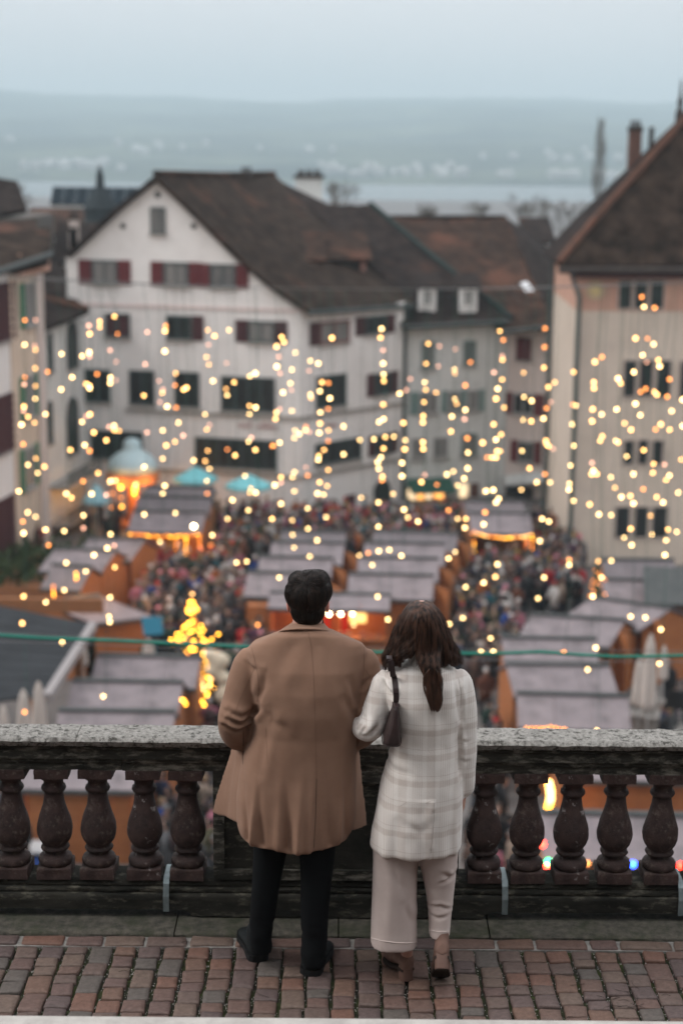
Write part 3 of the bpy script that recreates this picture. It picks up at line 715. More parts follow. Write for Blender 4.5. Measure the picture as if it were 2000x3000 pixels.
for k, (u0, v0, u1, v1, m_) in enumerate(((1192, 1432, 1216, 1500, M_warm2), (1222, 1428, 1240, 1470, M_warm), (1245, 1440, 1262, 1502, M_warm2), (1268, 1424, 1297, 1500, M_warm))):
    g = MB(); fbox(g, B0, B1, *rect_on(B0, B1, u0, v0, u1, v1), .055, .08); obj('shop_window', g, m_, sf)
a = onplane(1190, 1402, B0, B1); b = onplane(1320, 1398, B0, B1)
g = MB(); g.slab([a, b, b + Vector((.25, -1.5, -.55)), a + Vector((.25, -1.5, -.55))], .08, up=(0, 0, 1)); obj('awning', g, pm('dark_green_canvas', (.025, .09, .065)), hB)
g = MB(); fbox(g, B0, B1, *rect_on(B0, B1, 1345, 1418, 1368, 1480), .01, .05); obj('lit_window', g, M_warm2, hB)
g = MB(); s0, s1, z0, z1 = rect_on(B0, B1, 1375, 1415, 1400, 1500); fbox(g, B0, B1, s0, s1, ZP, z1, .01, .06); obj('door', g, pm('brown_door', (.12, .06, .045)), hB)

# ---- narrow pinkish house
D0, D1 = B1 + Vector((.02, .02)), Vector((12.0, 91.2))
hD = house('narrow_house', 'narrow pale pink house with dark red shutters beside the big beige building', (10.8, 94, ZP))
dz = onplane(1540, 968, D0, D1).z
g = MB(); g.prism([tuple(D0), tuple(D1), (D1.x + .6, D1.y + 12), (D0.x + .6, D0.y + 12)], ZP, dz); obj('wall', g, M_pinkw, hD)
rl = [P(1140, 637, 108), P(1300, 795, 99), P(1462, 966, 91.2)]; rr_ = [P(1482, 637, 108), P(1560, 790, 99), P(1625, 946, 90.4)]
strips(rl, rr_, .22, 0, 'roof', hD, M_roof3)
g = MB(); g.slab([rr_[0], rr_[2], P(1720, 900, 96), P(1600, 720, 110)], .2, up=(.3, 0, 1)); obj('roof', g, M_roof2, hD)
g = MB(); g.tube([rl[0], rr_[0]], .15, 6); obj('ridge', g, M_roof2, hD)
g = MB(); g.tube([rl[2] + Vector((0, -.1, -.15)), rr_[2] + Vector((0, -.1, -.15))], .12, 6); obj('gutter', g, M_metal, hD)
sk = [P(1520, 845, 97.2), P(1540, 840, 97.2), P(1562, 870, 95.7), P(1542, 876, 95.7)]
g = MB(); g.slab([p + Vector((0, -.35, .35)) for p in sk], .08, up=(0, -1, 1)); obj('skylight', g, pm('painted_sky_glass', (.6, .62, .64), rough=.1, spec=.8), hD)  # pale sky reflection is put into the pane's base colour
for bx, kw in (((1512, 988, 1556, 1055), dict(glass=M_maroon, frame=M_dmaroon)), ((1502, 1152, 1562, 1214), dict(shut='lr')), ((1518, 1292, 1562, 1355), dict(shut='lr'))):
    window(hD, D0, D1, bx, **kw)
a = onplane(1475, 1392, D0, D1); b = onplane(1590, 1380, D0, D1)
g = MB(); g.slab([a, b, b + Vector((0, -1.3, -.3)), a + Vector((0, -1.3, -.3))], .1, up=(0, 0, 1)); obj('canopy', g, M_greyw, hD)
g = MB(); fbox(g, D0, D1, *rect_on(D0, D1, 1480, 1425, 1560, 1480), .01, .06); obj('shop_window', g, M_glass, hD)

# ---- big beige building on the right
E0 = Vector((10.78, 76.0)); E1 = Vector((26.5, 77.0)); EB = Vector((11.15, 88.0))
hE = house('town_hall', 'big beige building with peach upper storey and steep brown hipped roof', (16, 82, ZP))
ez = onplane(1700, 788, E0, E1).z; zp_ = onplane(1800, 912, E0, E1).z
poly = [tuple(E0), tuple(E1), (E1.x + .4, E1.y + 12), tuple(EB)]
g = MB(); g.prism(poly, ZP, zp_); obj('wall', g, M_beige, hE)
g = MB(); g.prism(poly, zp_ + .003, ez); obj('upper_wall', g, M_peach, hE)
ctr = P(2135, 205, 82.3)
c0 = P(1636, 774, 75.2); c3 = P(1588, 742, 88.8); c1 = Vector((27.5, 76.2, c0.z)); c2 = Vector((27.5, 89.6, c0.z))
ap2 = Vector((ctr.x + 1.5, ctr.y, ctr.z))
def kick(p, q): return [q, q.lerp(p, .80) + Vector((0, 0, -.35)), p.lerp(p, 1)]
k0, k1, k3, k2 = [ctr.lerp(c, .82) + Vector((0, 0, .1)) for c in (c0, c1, c3, c2)]
strips([ctr, k0, c0], [ctr + Vector((.6, 0, 0)), k1, c1], .25, 0, 'roof', hE, M_roof)
strips([ctr, k3, c3], [ctr + Vector((0, -.01, 0)), k0, c0], .25, 0, 'roof', hE, M_roof2)
g = MB(); g.slab([ctr, c1, c2], .2, up=(1, 0, 1)); g.slab([ctr, c2, c3], .2, up=(0, 1, 1)); obj('roof', g, M_roof2, hE)
for k_ in range(34):
    if k_ > 32: break
    p0 = ctr.lerp(k0, k_ / 33.0); p1 = ctr.lerp(k0, (k_ + 1.12) / 33.0)
    g = MB(); g.tube([p0 + Vector((0, -.02, .06)), p1 + Vector((0, -.02, .12))], [.15, .19], 6); obj('hip_tile', g, M_hip, hE)
g = MB(); g.tube([k0 + Vector((0, 0, .1)), c0 + Vector((0, 0, .1))], .17, 6); obj('hip_ridge', g, M_hip, hE)
g = MB(); g.tube([c0 + Vector((0, -.1, -.25)), c1 + Vector((0, -.1, -.25))], .16, 8); obj('gutter', g, M_wood_dark, hE)
g = MB(); fbox(g, E0, E1, -.2, 15.8, ez - .35, ez + .02, .004, .6); obj('eaves_board', g, M_dmaroon, hE)
g = MB(); g.tube([(E0.x - .25, E0.y + .4, ez - .2), (E0.x + .05, E0.y - .22, ez - 1.3), (E0.x + .05, E0.y - .22, ZP)], .11, 8); obj('downspout', g, M_metal, hE)
g = MB(); g.tube([(EB.x - .2, EB.y - 1.2, ez - .2), (EB.x - .2, EB.y - 1.2, ZP)], .12, 8); obj('downspout', g, M_metal, hE)
for bxs in (((1812, 822, 1846, 903), (1858, 822, 1892, 903), (1904, 822, 1940, 903)),
            ((1826, 1056, 1858, 1162), (1872, 1054, 1908, 1160), (1922, 1056, 1960, 1164)), ((1990, 1058, 2030, 1166), (2040, 1058, 2080, 1166)),
            ((1826, 1290, 1852, 1360), (1868, 1288, 1894, 1360), (1910, 1290, 1938, 1360)),
            ((1802, 1484, 1840, 1574), (1858, 1484, 1894, 1574), (1910, 1484, 1950, 1574))):
    for bx in bxs: window(hE, E0, E1, (bx[0] - 4, bx[1] - 3, bx[2] + 4, bx[3] + 3), rows=1, cols=1, t=.055, frame=pm('pale_stone_frame', (.46, .39, .35)), sill=False)
for sx_ in (2.75, 5.5, 8.2):
    for bxs in ((1826, 1054, 1858, 1162), (1872, 1054, 1908, 1160), (1826, 1290, 1852, 1360), (1868, 1288, 1894, 1360), (1802, 1484, 1840, 1574), (1858, 1484, 1894, 1574)):
        s0, s1, z0, z1 = rect_on(E0, E1, *bxs); off_ = sx_ + 2.6
        if s1 + off_ < 15.4: window(hE, E0, E1, (s0 + off_, s1 + off_, z0, z1), cols=1, t=.055, frame=pm('pale_stone_frame', (.46, .39, .35)), sill=False, box_is_px=False)
c_ = onplane(1742, 850, E0, E1); q = Vector((0, -1, 0))
g = MB(); g.tube([c_ + q * .02, c_ + q * .06], .48, 24); sd = obj('sundial', g, pm('faded_sundial', (.50, .38, .27), (.42, .30, .22), 2), hE)
g = MB(); g.tube([c_ + q * .065, c_ + q * .09], .25, 20); obj('dial_face', g, pm('yellow_dial', (.55, .44, .22)), sd)
g = MB()
for k_ in range(12):
    a_ = k_ * math.pi / 6; g.tube([c_ + Vector((.3 * math.cos(a_), -.07, .3 * math.sin(a_))), c_ + Vector((.46 * math.cos(a_), -.07, .46 * math.sin(a_)))], .02, 4)
obj('sun_rays', g, pm('yellow_dial', (.55, .44, .22)), sd)
cc = P(1855, 480, 85); chimney('', (cc.x, cc.y, cc.z - 1.5), .62, P(1855, 385, 85).z - cc.z + 1.5, pm('brick_chimney', (.16, .08, .06), (.10, .06, .05), 4), M_wood_dark, hE)
cc = P(1905, 430, 85); g = MB(); g.tube([(cc.x, cc.y, cc.z - 1), (cc.x, cc.y, P(1905, 372, 85).z)], .13, 8); obj('flue', g, M_wood_dark, hE)
cc = P(1990, 330, 84); g = MB(); g.lathe([(.25, -1), (.22, 0), (.1, .3), (.17, .5), (.08, .8), (.04, 1.6)], 10, cc); obj('finial', g, M_wood_dark, hE)
sk = [P(1772, 600, 80), P(1787, 592, 80), P(1815, 570, 80.6), P(1800, 577, 80.6)]
# low lean-to roof and white gable between the narrow house and the beige building
hG = house('back_house', 'small white house end behind the narrow pink house', (15, 118, ZP))
a = P(1555, 720, 118); b = P(1605, 720, 118); zt = P(1580, 668, 118).z
g = MB(); g.prism([(a.x, a.y), (b.x, b.y), (b.x, b.y + 8), (a.x, a.y + 8)], ZP, zt - .8); obj('wall', g, M_greyw, hG)
g = MB(); g.slab([Vector((a.x - .5, a.y - .4, zt - .9)), Vector((b.x + .5, b.y - .4, zt - .9)), Vector((b.x + .5, b.y + 4, zt + .6)), Vector((a.x - .5, a.y + 4, zt + .6))], .2, up=(0, 0, 1)); obj('roof', g, M_roof2, hG)

# ---- left-hand houses
def flat_house(name, label, a, b, depth, ztop_px, mat, loc=None):
    a, b = Vector(a), Vector(b); d = (b - a).normalized(); n = Vector((-d.y, d.x))
    h = house(name, label, ((a.x + b.x) / 2, (a.y + b.y) / 2 + 2, ZP)); zt = onplane(ztop_px[0], ztop_px[1], a, b).z
    g = MB(); g.prism([tuple(a), tuple(b), tuple(b + n * depth), tuple(a + n * depth)], ZP, zt); obj('wall', g, mat, h)
    return h, a, b, zt, n, d
pA = P(-120, 1200, 68); pB = P(44, 1200, 74); pC = P(132, 1200, 78); 
hF1, a1, b1, z1_, n1, d1 = flat_house('white_corner_house', 'white house with tall arched maroon shutters at the left picture edge', (pA.x, pA.y), (pB.x, pB.y), 9, (20, 800), M_white)
g = MB(); g.slab([P(-160, 845, 66.6), P(150, 742, 76.2), P(150, 665, 81), P(-160, 700, 74)], .25, up=(0, 0, 1)); obj('roof', g, M_roof, hF1)
g = MB(); g.tube([P(-160, 848, 66.5), P(152, 745, 76.1)], .14, 8); obj('gutter', g, M_metal, hF1)
for vv0, vv1 in ((828, 1000), (1158, 1328), (1462, 1640)):
    w_ = window(hF1, a1, b1, (-12, vv0, 26, vv1), frame=M_dmaroon, glass=M_dmaroon, shut='lr', shmat=M_dmaroon)
hF2, a2, b2, z2_, n2, d2 = flat_house('cream_house', 'narrow cream house with green shutters on the left side of the square', (pB.x + .02, pB.y - .3), (pC.x, pC.y), 9, (80, 770), M_cream)
g = MB(); g.slab([P(30, 790, 73.4), P(142, 762, 76.8), P(150, 690, 82), P(20, 722, 80)], .25, up=(0, 0, 1)); obj('roof', g, M_roof2, hF2)
g = MB(); g.slab([P(-5, 722, 78), P(110, 690, 84), P(108, 640, 90), P(-5, 650, 86)], .3, up=(0, 0, 1)); obj('roof', g, M_roof3, hF2)
g = MB(); s0, s1, z0, z1 = rect_on(a2, b2, 44, 770, 132, 800); fbox(g, a2, b2, s0 + .02, s1, z0, z1 + .5, .004, .25); obj('cornice', g, M_peach, hF2)
for vv0, vv1 in ((826, 955), (1098, 1222), (1308, 1432)):
    window(hF2, a2, b2, (72, vv0, 100, vv1), glass=M_glass2, shut='lr', shmat=M_green)
g = MB(); s0, s1, z0, z1 = rect_on(a2, b2, 112, 800, 132, 1600); fbox(g, a2, b2, s0, s1, ZP, z1, .004, .12); obj('pilaster', g, M_pinkw, hF2)
qA, qB = P(128, 1300, 80.5), P(252, 1300, 86.5)
hF3, a3, b3, z3_, n3, d3 = flat_house('arched_window_house', 'grey house with tall arched windows and balconies right of the cream house', (qA.x, qA.y), (qB.x, qB.y), 8, (190, 950), M_greyw)
g = MB(); g.slab([P(122, 965, 79.4), P(262, 908, 85.4), P(205, 862, 89), P(128, 868, 86)], .22, up=(0, 0, 1)); obj('roof', g, M_roof2, hF3)
g = MB(); g.tube([P(130, 872, 86), P(258, 905, 85.6)], .16, 6); obj('ridge', g, M_hip, hF3)
g = MB(); g.slab([P(130, 860, 92), P(196, 862, 93), P(198, 790, 96), P(165, 762, 97), P(130, 765, 96)], .3, up=(0, -1, .3)); obj('back_roof', g, M_roof2, hF3)
for bx in ((196, 985, 226, 1078), (196, 1208, 228, 1330), (140, 990, 152, 1090), (140, 1190, 152, 1300)):
    w_ = window(hF3, a3, b3, bx, frame=M_framed)
    g = MB(); c_ = onplane((bx[0] + bx[2]) / 2, bx[1], a3, b3); nn = Vector((-n3.x, -n3.y, 0))
    ra = (rect_on(a3, b3, *bx)[1] - rect_on(a3, b3, *bx)[0]) / 2; g.tube([c_, c_ + nn * .07], ra, 16); obj('arch_pane', g, M_glass, w_)
for vv in (1362, 1470):
    s0, s1, z0, z1 = rect_on(a3, b3, 140, vv, 245, vv + 38); g = MB(); fbox(g, a3, b3, s0, s1, z0 - .12, z0, .004, 1.1); bo = obj('balcony', g, M_sill, hF3)
    g = MB(); fbox(g, a3, b3, s0, s1, z1 - .04, z1 + .02, 1.05, 1.1)
    for k_ in range(22): s_ = s0 + (s1 - s0) * (k_ + .5) / 22; fbox(g, a3, b3, s_ - .015, s_ + .015, z0, z1, 1.06, 1.09)
    obj('railing', g, M_metal, bo)
# roofs further back on the left
def back_roof(name, label, wall_px, roof_px, Yw, Yr, mw, mr):
    h = house(name, label, (P(wall_px[0][0], wall_px[0][1], Yw).x, Yw + 3, ZP - 3))
    (u0, v0), (u1, v1) = wall_px; a, b = P(u0, v0, Yw), P(u1, v1, Yw + .5)
    g = MB(); g.prism([(a.x, a.y), (b.x, b.y), (b.x, b.y + 10), (a.x, a.y + 10)], ZP - 6, min(a.z, b.z)); obj('wall', g, mw, h)
    g = MB(); g.slab([P(*q) for q in roof_px], .3, up=(0, -.2, 1)); obj('roof', g, mr, h)
    return h
back_roof('back_house', 'brown roofed house behind the left houses below the solar panels', ((40, 700), (330, 700)), [(40, 690, 128, ), (330, 680, 129), (380, 612, 137), (90, 608, 136)], 128.5, 136, M_greyw, M_roof3)
h = back_roof('back_house', 'dark brown roofed house at the upper left picture edge', ((-120, 640), (70, 640)), [(-140, 650, 93), (82, 612, 98), (52, 530, 102), (-140, 500, 99)], 96, 100, pm('brown_gable', (.10, .09, .08)), M_roof2)
h = back_roof('back_house', 'dark tiled house with small pale chimneys left of the white gable', ((150, 770), (290, 770)), [(150, 775, 100), (300, 720, 101), (330, 655, 108), (170, 650, 107)], 101, 108, M_greyw, M_roof2)
for u, v in ((218, 668), (216, 700)):
    cc = P(u, v, 103); chimney('', (cc.x, cc.y, cc.z - 1.2), .55, 1.7, M_pinkw, M_wood_dark, h)
t = thing('solar_panel_roof', 'long black solar panel roof behind the left roofs', 'roof', (P(250, 600, 150).x, 150, ZP - 4))
M_solar = pm('solar_panel', (.010, .016, .022), (.016, .024, .032), 1.0, rough=.9, spec=.08)
a, b = P(148, 598, 148), P(400, 604, 148)
zt = P(148, 548, 148).z; g = MB()
for k_ in range(7):
    x0 = a.x + (b.x - a.x) * k_ / 7; x1 = a.x + (b.x - a.x) * (k_ + 1) / 7 - .06
    g = MB(); g.slab([(x0, a.y, a.z), (x1, a.y, a.z), (x1, a.y + 1.6, zt), (x0, a.y + 1.6, zt)], .12, up=(0, -1, .3)); obj('solar_panel', g, M_solar, t)
g = MB(); g.prism([(a.x, a.y + .3), (b.x, b.y + .3), (b.x, b.y + 9), (a.x, a.y + 9)], ZP - 6, a.z - .05); obj('wall', g, M_greyw, t)
cc = P(296, 640, 125); g = MB(); tt = thing('roof_turret', 'dark slate turret with a spike among the left roofs', 'turret', (cc.x, cc.y, cc.z - 3))
g.lathe([(1.25, -3), (1.25, .6), (1.35, .7), (.9, 1.5), (.35, 2.2), (.28, 3.0), (.3, 3.1), (.05, 3.9)], 12, cc); obj('spire', g, pm('slate_blue', (.025, .032, .036), spec=.1), tt)
g = MB(); g.lathe([(1.28, -1.2), (1.32, -1.2), (1.32, -.2), (1.28, -.2)], 12, cc); obj('band', g, M_metal, tt)

# ---- bare winter trees between the roofs and the lake
M_bark = pm('bare_twigs', (.11, .10, .085), (.16, .145, .125), 1, rough=1)
def tree_mb(seed, h, spread, depth=5, upright=.5):
    r_ = random.Random(seed); tr, cr_ = MB(), MB()
    def grow(p, d, ln, r, k):
        q = p + d * ln; (tr if k == 0 else cr_).tube([p, p.lerp(q, .5) + Vector((r_.gauss(0, 1), r_.gauss(0, 1), 0)) * ln * .04, q], [r, r * .85, r * .66], 5 if k < 2 else 3, caps=False)
        if k >= depth: return
        for i in range(r_.choice([2, 3, 3])):
            nd = (d + Vector((r_.gauss(0, spread), r_.gauss(0, spread), r_.gauss(upright * .25, .15)))).normalized()
            grow(q if i else p.lerp(q, r_.uniform(.75, 1)), nd, ln * r_.uniform(.62, .82), max(.03, r * .6), k + 1)
    grow(Vector((0, 0, 0)), Vector((0, 0, 1)), h * .28, h * .03, 0)
    return tr, cr_
def poplar_mb(seed, h):
    r_ = random.Random(seed); tr, cr_ = MB(), MB()
    tr.tube([(0, 0, 0), (.1, 0, h * .5), (0, 0, h)], [h * .018, h * .01, .03], 6)
    for i in range(120):
        z = h * r_.uniform(.12, .97); a = r_.uniform(0, 6.28); ln = h * .17 * (1 - z / h) ** .6 + .8
        p = Vector((0, 0, z)); q = p + Vector((math.cos(a) * ln * .45, math.sin(a) * ln * .45, ln * 1.3)); cr_.tube([p, p.lerp(q, .5) + Vector((math.cos(a), math.sin(a), 0)) * ln * .08, q], [.11, .08, .05], 3, caps=False)
        for k in range(3):
            s = p.lerp(q, r_.uniform(.3, .9)); cr_.tube([s, s + Vector((r_.gauss(0, .25), r_.gauss(0, .25), r_.uniform(.5, 1.2)))], [.04, .02], 3, caps=False)
    return tr, cr_
trees = [('poplar', 1750, 590, 352, 420, 0, 'tall slim bare poplar left of the steep beige building roof'),
         ('bare_tree', 995, 625, 497, 190, .42, 'wide bare tree behind the white chimney'),
         ('bare_tree', 1240, 640, 568, 170, .30, 'small dark tree above the shop house ridge'),
         ('bare_tree', 1385, 650, 565, 260, .36, 'faint bare tree at the lake shore above the brown ridge'),
         ('bare_tree', 1515, 665, 548, 250, .36, 'bare tree at the lake shore left of the poplar'),
         ('bare_tree', 1590, 670, 548, 240, .40, 'taller bare tree at the lake shore next to the poplar'),
         ('bare_tree', 1665, 665, 570, 245, .40, 'bare tree at the lake shore just left of the poplar foot'),
         ('bare_tree', 75, 640, 500, 230, .42, 'pale bare tree beside the upper left roofs')]
for i, (nm, u, v0, v1, Y, spd, lb) in enumerate(trees):
    b = P(u, v0, Y); h_ = P(u, v1, Y).z - b.z; ext = 5.0
    t = thing(nm, lb, 'tree', (b.x, b.y, b.z - ext), 0, 'bare trees by the lake')
    tr, cr_ = poplar_mb(i, h_ + ext) if nm == 'poplar' else tree_mb(40 + i, h_ + ext, spd, 6)
    o1 = obj('trunk', tr, M_bark, t, local=True); o2 = obj('crown', cr_, M_bark, t, local=True)
# ------------------------------------------------------------ market stalls
M_rooff = pm('stall_roof_sheet', (.19, .165, .175), (.24, .208, .218), 1.2, rough=.85, spec=.1, c3=(.12, .108, .112), s3=1.4, t3=(.5, .72))
M_roofb = pm('stall_roof_sheet_weathered', (.13, .115, .122), (.17, .15, .158), 1.2, rough=.85, spec=.1)
M_ridge = pm('stall_ridge_cap', (.045, .05, .05), (.07, .075, .075), 3, rough=.7)
M_swood = pm('stall_orange_wood', (.27, .095, .035), (.36, .135, .048), 2.5, rough=.75, stretch=(1, 1, 6))
M_swood2 = pm('stall_brown_wood', (.20, .085, .04), (.28, .12, .05), 2.5, rough=.8, stretch=(1, 1, 6))
M_inside = pm('stall_interior', (.05, .025, .015), (.09, .04, .02), 2, rough=.9)
M_garland = pm('fir_garland', (.015, .035, .018), (.03, .055, .03), 8, rough=1)
M_goods = pm('market_goods', (.30, .20, .12), (.12, .10, .09), 5, rough=.8, c3=(.45, .05, .04), s3=3)
M_bulbW = emis('bulb_warm_white', (1.0, .62, .25), 6.5)
M_bulbY = emis('bulb_yellow', (1.0, .50, .16), 5.5)
M_bulbO = emis('bulb_orange', (1.0, .32, .08), 3.8)
M_bulbP = emis('bulb_dim_pink', (1.0, .48, .32), 2.6)
M_bulbG = emis('bulb_gold', (1.0, .40, .035), 9)
M_bulbS = emis('bulb_bright', (1.0, .76, .42), 16)
def uvball(r, n=8, m=6): return MB().ball((0, 0, 0), r, n, m)
BM = {k: uvball(r).mesh('bulb', m_, True) for k, (r, m_) in dict(w=(.036, M_bulbW), y=(.036, M_bulbY), o=(.036, M_bulbO), p=(.034, M_bulbP), g=(.033, M_bulbG), s=(.055, M_bulbS), a=(.030, emis('bulb_amber', (1.0, .27, .03), 5))).items()}
BM['r'] = uvball(.05).mesh('bulb', emis('bulb_red', (1, .03, .015), 14), True); BM['b'] = uvball(.05).mesh('bulb', emis('bulb_blue', (.02, .08, 1), 14), True); BM['n'] = uvball(.05).mesh('bulb', emis('bulb_green', (.03, .8, .25), 9), True)
def bulb(k, p, parent, s=1.0):
    o = bpy.data.objects.new('bulb', BM[k]); C.objects.link(o); o.parent = parent; o.location = Vector(p) - world_loc(parent) if parent is not None else p
    if s != 1: o.scale = (s, s, s)
    return o
FOOT = []           # footprints kept free of people
def stall(label, pl, pr, depth=2.75, wall_mat=None, roof_mat=None, open_=None, ze=None, rise=.62, side_door=False, lights=None, glow=None, shear=0, back=True):
    """pl, pr: pixels of the near eave's two ends"""
    ze = (ZP + 2.25) if ze is None else ze
    a, b = G(pl[0], pl[1], ze), G(pr[0], pr[1], ze)
    d = (b - a); L_ = d.length; ang = math.atan2(d.y, d.x)
    t = thing('market_stall', label, 'market stall', (0, 0, 0), 0, 'wooden market stalls with pale sheet roofs')
    t.location = (a.x, a.y, ZP); t.rotation_euler = (0, 0, ang)
    wm, rm = wall_mat or M_swood, roof_mat or M_rooff
    sh = shear
    def q(x, y, z): return (x + sh * y, y, z)
    e0, ov = 2.25 + (ze - ZP - 2.25), .12
    dh = depth / 2; zr = e0 + rise
    def roofslab(y0, z0, y1, z1):
        return MB().slab([q(0, y0, z0), q(L_, y0, z0), q(L_, y1, z1), q(0, y1, z1)], .06, up=(0, 0, 1))
    nsh = max(2, int(L_ / 1.0))
    for half, (y0, z0, y1, z1) in enumerate(((0, e0, dh, zr), (dh, zr, depth, e0))):
        for k in range(nsh):                      # roof sheets laid side by side
            g = MB(); x0, x1 = L_ * k / nsh + .006, L_ * (k + 1) / nsh - .006
            g.slab([q(x0, y0, z0), q(x1, y0, z0), q(x1, y1, z1), q(x0, y1, z1)], .05, up=(0, 0, 1))
            obj('roof_panel', g, rm, t, local=True)
    g = MB(); g.box((L_ / 2 + sh * dh, dh, zr + .035), (L_ + .02, .24, .05)); obj('ridge_cap', g, M_ridge, t, local=True)
    g = MB(); g.slab([q(-.01, -.03, e0 - .14), q(L_ + .01, -.03, e0 - .14), q(L_ + .01, -.03, e0 - .01), q(-.01, -.03, e0 - .01)], .04, up=(0, -1, 0)); obj('fascia', g, M_ridge, t, local=True)
    wz = e0 - .12; i0, i1, j0, j1 = .12, L_ - .12, .3, depth - .12
    for nm, x in (('side_wall', i0), ('side_wall', i1)):
        g = MB(); pts = [q(x, j0, 0), q(x, j1, 0), q(x, j1, wz), q(x, dh, zr - .1), q(x, j0, wz)]
        g.slab(pts, .05, up=(1, 0, 0)); obj(nm, g, wm, t, local=True)
    if back:
        g = MB(); g.slab([q(i0 + .06, j1, 0), q(i1 - .06, j1, 0), q(i1 - .06, j1, wz), q(i0 + .06, j1, wz)], .05, up=(0, 1, 0)); obj('back_wall', g, wm, t, local=True)
    if open_:
        g = MB(); g.box((L_ / 2, j0 + .12, .5), (L_ - .3, .06, 1.0)); obj('counter_front', g, wm, t, local=True)
        g = MB(); g.box((L_ / 2, j0 + .05, 1.03), (L_ - .26, .55, .05)); obj('counter_top', g, wm, t, local=True)
        g = MB(); r_ = random.Random(int(pl[0]))
        for k in range(14):
            s = r_.uniform(.08, .22); g.box((i0 + .2 + (i1 - i0 - .4) * (k + .5) / 14, j0 + .05, 1.055 + s / 2), (s * .8, s, s), r_.random())
        o = obj('goods', g, M_goods, t, local=True)
        g = MB(); g.slab([q(i0 + .08, j1 - .08, .1), q(i1 - .08, j1 - .08, .1), q(i1 - .08, j1 - .08, wz), q(i0 + .08, j1 - .08, wz)], .03, up=(0, -1, 0)); obj('lining', g, open_, t, local=True)
    else:
        g = MB(); n = max(3, int(L_ / .5))
        for k in range(n):
            x0 = i0 + .06 + (i1 - i0 - .12) * k / n; x1 = i0 + .06 + (i1 - i0 - .12) * (k + 1) / n - .012
            g.box(((x0 + x1) / 2, j0, wz / 2), (x1 - x0, .05, wz))
        obj('front_shutter', g, wm, t, local=True)
    if side_door:
        g = MB(); c_, s_ = math.cos(R(-38)), math.sin(R(-38)); x0 = L_ - .05
        g.slab([(x0, dh - .3, .1), (x0 + 1.0 * .62, dh - 1.0, .1), (x0 + 1.0 * .62, dh - 1.0, zr - .35), (x0, dh - .3, zr - .25)], .05, up=(0, -1, 0)); obj('open_shutter', g, wm, t, local=True)
    # record the footprint
    M_ = Matrix.Translation((a.x, a.y, 0)) @ Matrix.Rotation(ang, 4, 'Z')
    FOOT.append((M_.inverted(), -.25, L_ + .25, -.2, depth + .2, sh))
    return t, a, b
def chain(label, pts, kinds, n, parent_name='light_chain', sag=0, size=1, cord=True, group='light chains on the stalls'):
    p0 = Vector(pts[0]); t = thing(parent_name, label, 'string lights', p0, 0, group)
    P_ = [Vector(p) for p in pts]; seg = []
    tot = sum((P_[i + 1] - P_[i]).length for i in range(len(P_) - 1)); r_ = random.Random(int(tot * 1000))
    if cord:
        g = MB(); g.tube(P_, .008, 4); obj('cord', g, M_garland, t)
    for k in range(n):
        s = tot * (k + .5) / n
        for i in range(len(P_) - 1):
            ln = (P_[i + 1] - P_[i]).length
            if s <= ln or i == len(P_) - 2: q = P_[i].lerp(P_[i + 1], min(1, s / max(ln, 1e-6))); break
            s -= ln
        bulb(r_.choice(kinds), q + Vector((r_.gauss(0, .01), -.03, r_.gauss(0, .02))), t, size)
    return t
def lamp(p, power, col=(1, .55, .22), r=.15):
    l = bpy.data.lights.new('stall_lamp', 'POINT'); l.energy = power; l.color = col; l.shadow_soft_size = r
    o = bpy.data.objects.new('stall_lamp', l); C.objects.link(o); o.location = p; return o
WP = M_swood
# left side, near to far
stall('market stall with pale roof just above the railing, left of the man, nearest one', (150, 2186), (500, 2191))
stall('market stall, second from the railing on the left, pale sheet roof', (190, 2091), (522, 2097))
stall('market stall, third from the railing on the left, below the golden Christmas tree', (262, 2010), (574, 2017), side_door=False)
stall('market stall seen through the left balusters with orange wooden front', (55, 2311), (398, 2316))
tA, a_, b_2 = stall('market stall turned end-on beside the big dark slate roof, orange wood', (272, 1827), (446, 1806), depth=2.9, shear=-1.05, wall_mat=M_swood)
stall('small market stall on the left behind the end-on stall, weathered roof', (118, 1722), (236, 1730), roof_mat=M_roofb)
stall('market stall at the left house fronts with wide pale roof, lower of two', (112, 1672), (297, 1678), shear=.25)
stall('market stall at the left house fronts with wide pale roof, upper of two', (214, 1640), (385, 1643), shear=.3, wall_mat=M_swood)
tB, a8, b8 = stall('stall with amber lights along its eave below the pale blue carousel', (372, 1556), (590, 1562), open_=M_swood, depth=3)
stall('stall roof directly behind the amber lit stall on the left', (390, 1508), (612, 1513), roof_mat=M_roofb)
stall('low stall roof furthest back in the left stall row', (418, 1474), (618, 1478), roof_mat=M_roofb, depth=2.4)
# centre, two rows back to back
stall('centre left stall row, front roof, right above the man', (712, 1746), (952, 1753), side_door=True)
stall('centre left stall row, second roof from the front', (748, 1697), (968, 1703), side_door=True)
stall('centre left stall row, third roof from the front', (785, 1650), (1002, 1656), side_door=True)
stall('centre left stall row, rearmost small roof', (815, 1612), (1010, 1616), roof_mat=M_roofb, depth=2.3)
stall('centre right stall row, front roof above the woman', (1014, 1751), (1268, 1758), side_door=True)
stall('centre right stall row, second roof from the front', (1044, 1699), (1284, 1704), side_door=True)
stall('centre right stall row, third roof from the front', (1062, 1652), (1302, 1658), side_door=True)
stall('centre right stall row, rear roof with a pointed end', (1085, 1615), (1335, 1624), roof_mat=M_roofb, side_door=True)
tF, aF, bF = stall('lit red food stall between the man and the woman with glowing lamps', (782, 1780), (1142, 1788), open_=pm('red_drape', (.50, .02, .012)), depth=2.6, rise=.25, wall_mat=M_swood)
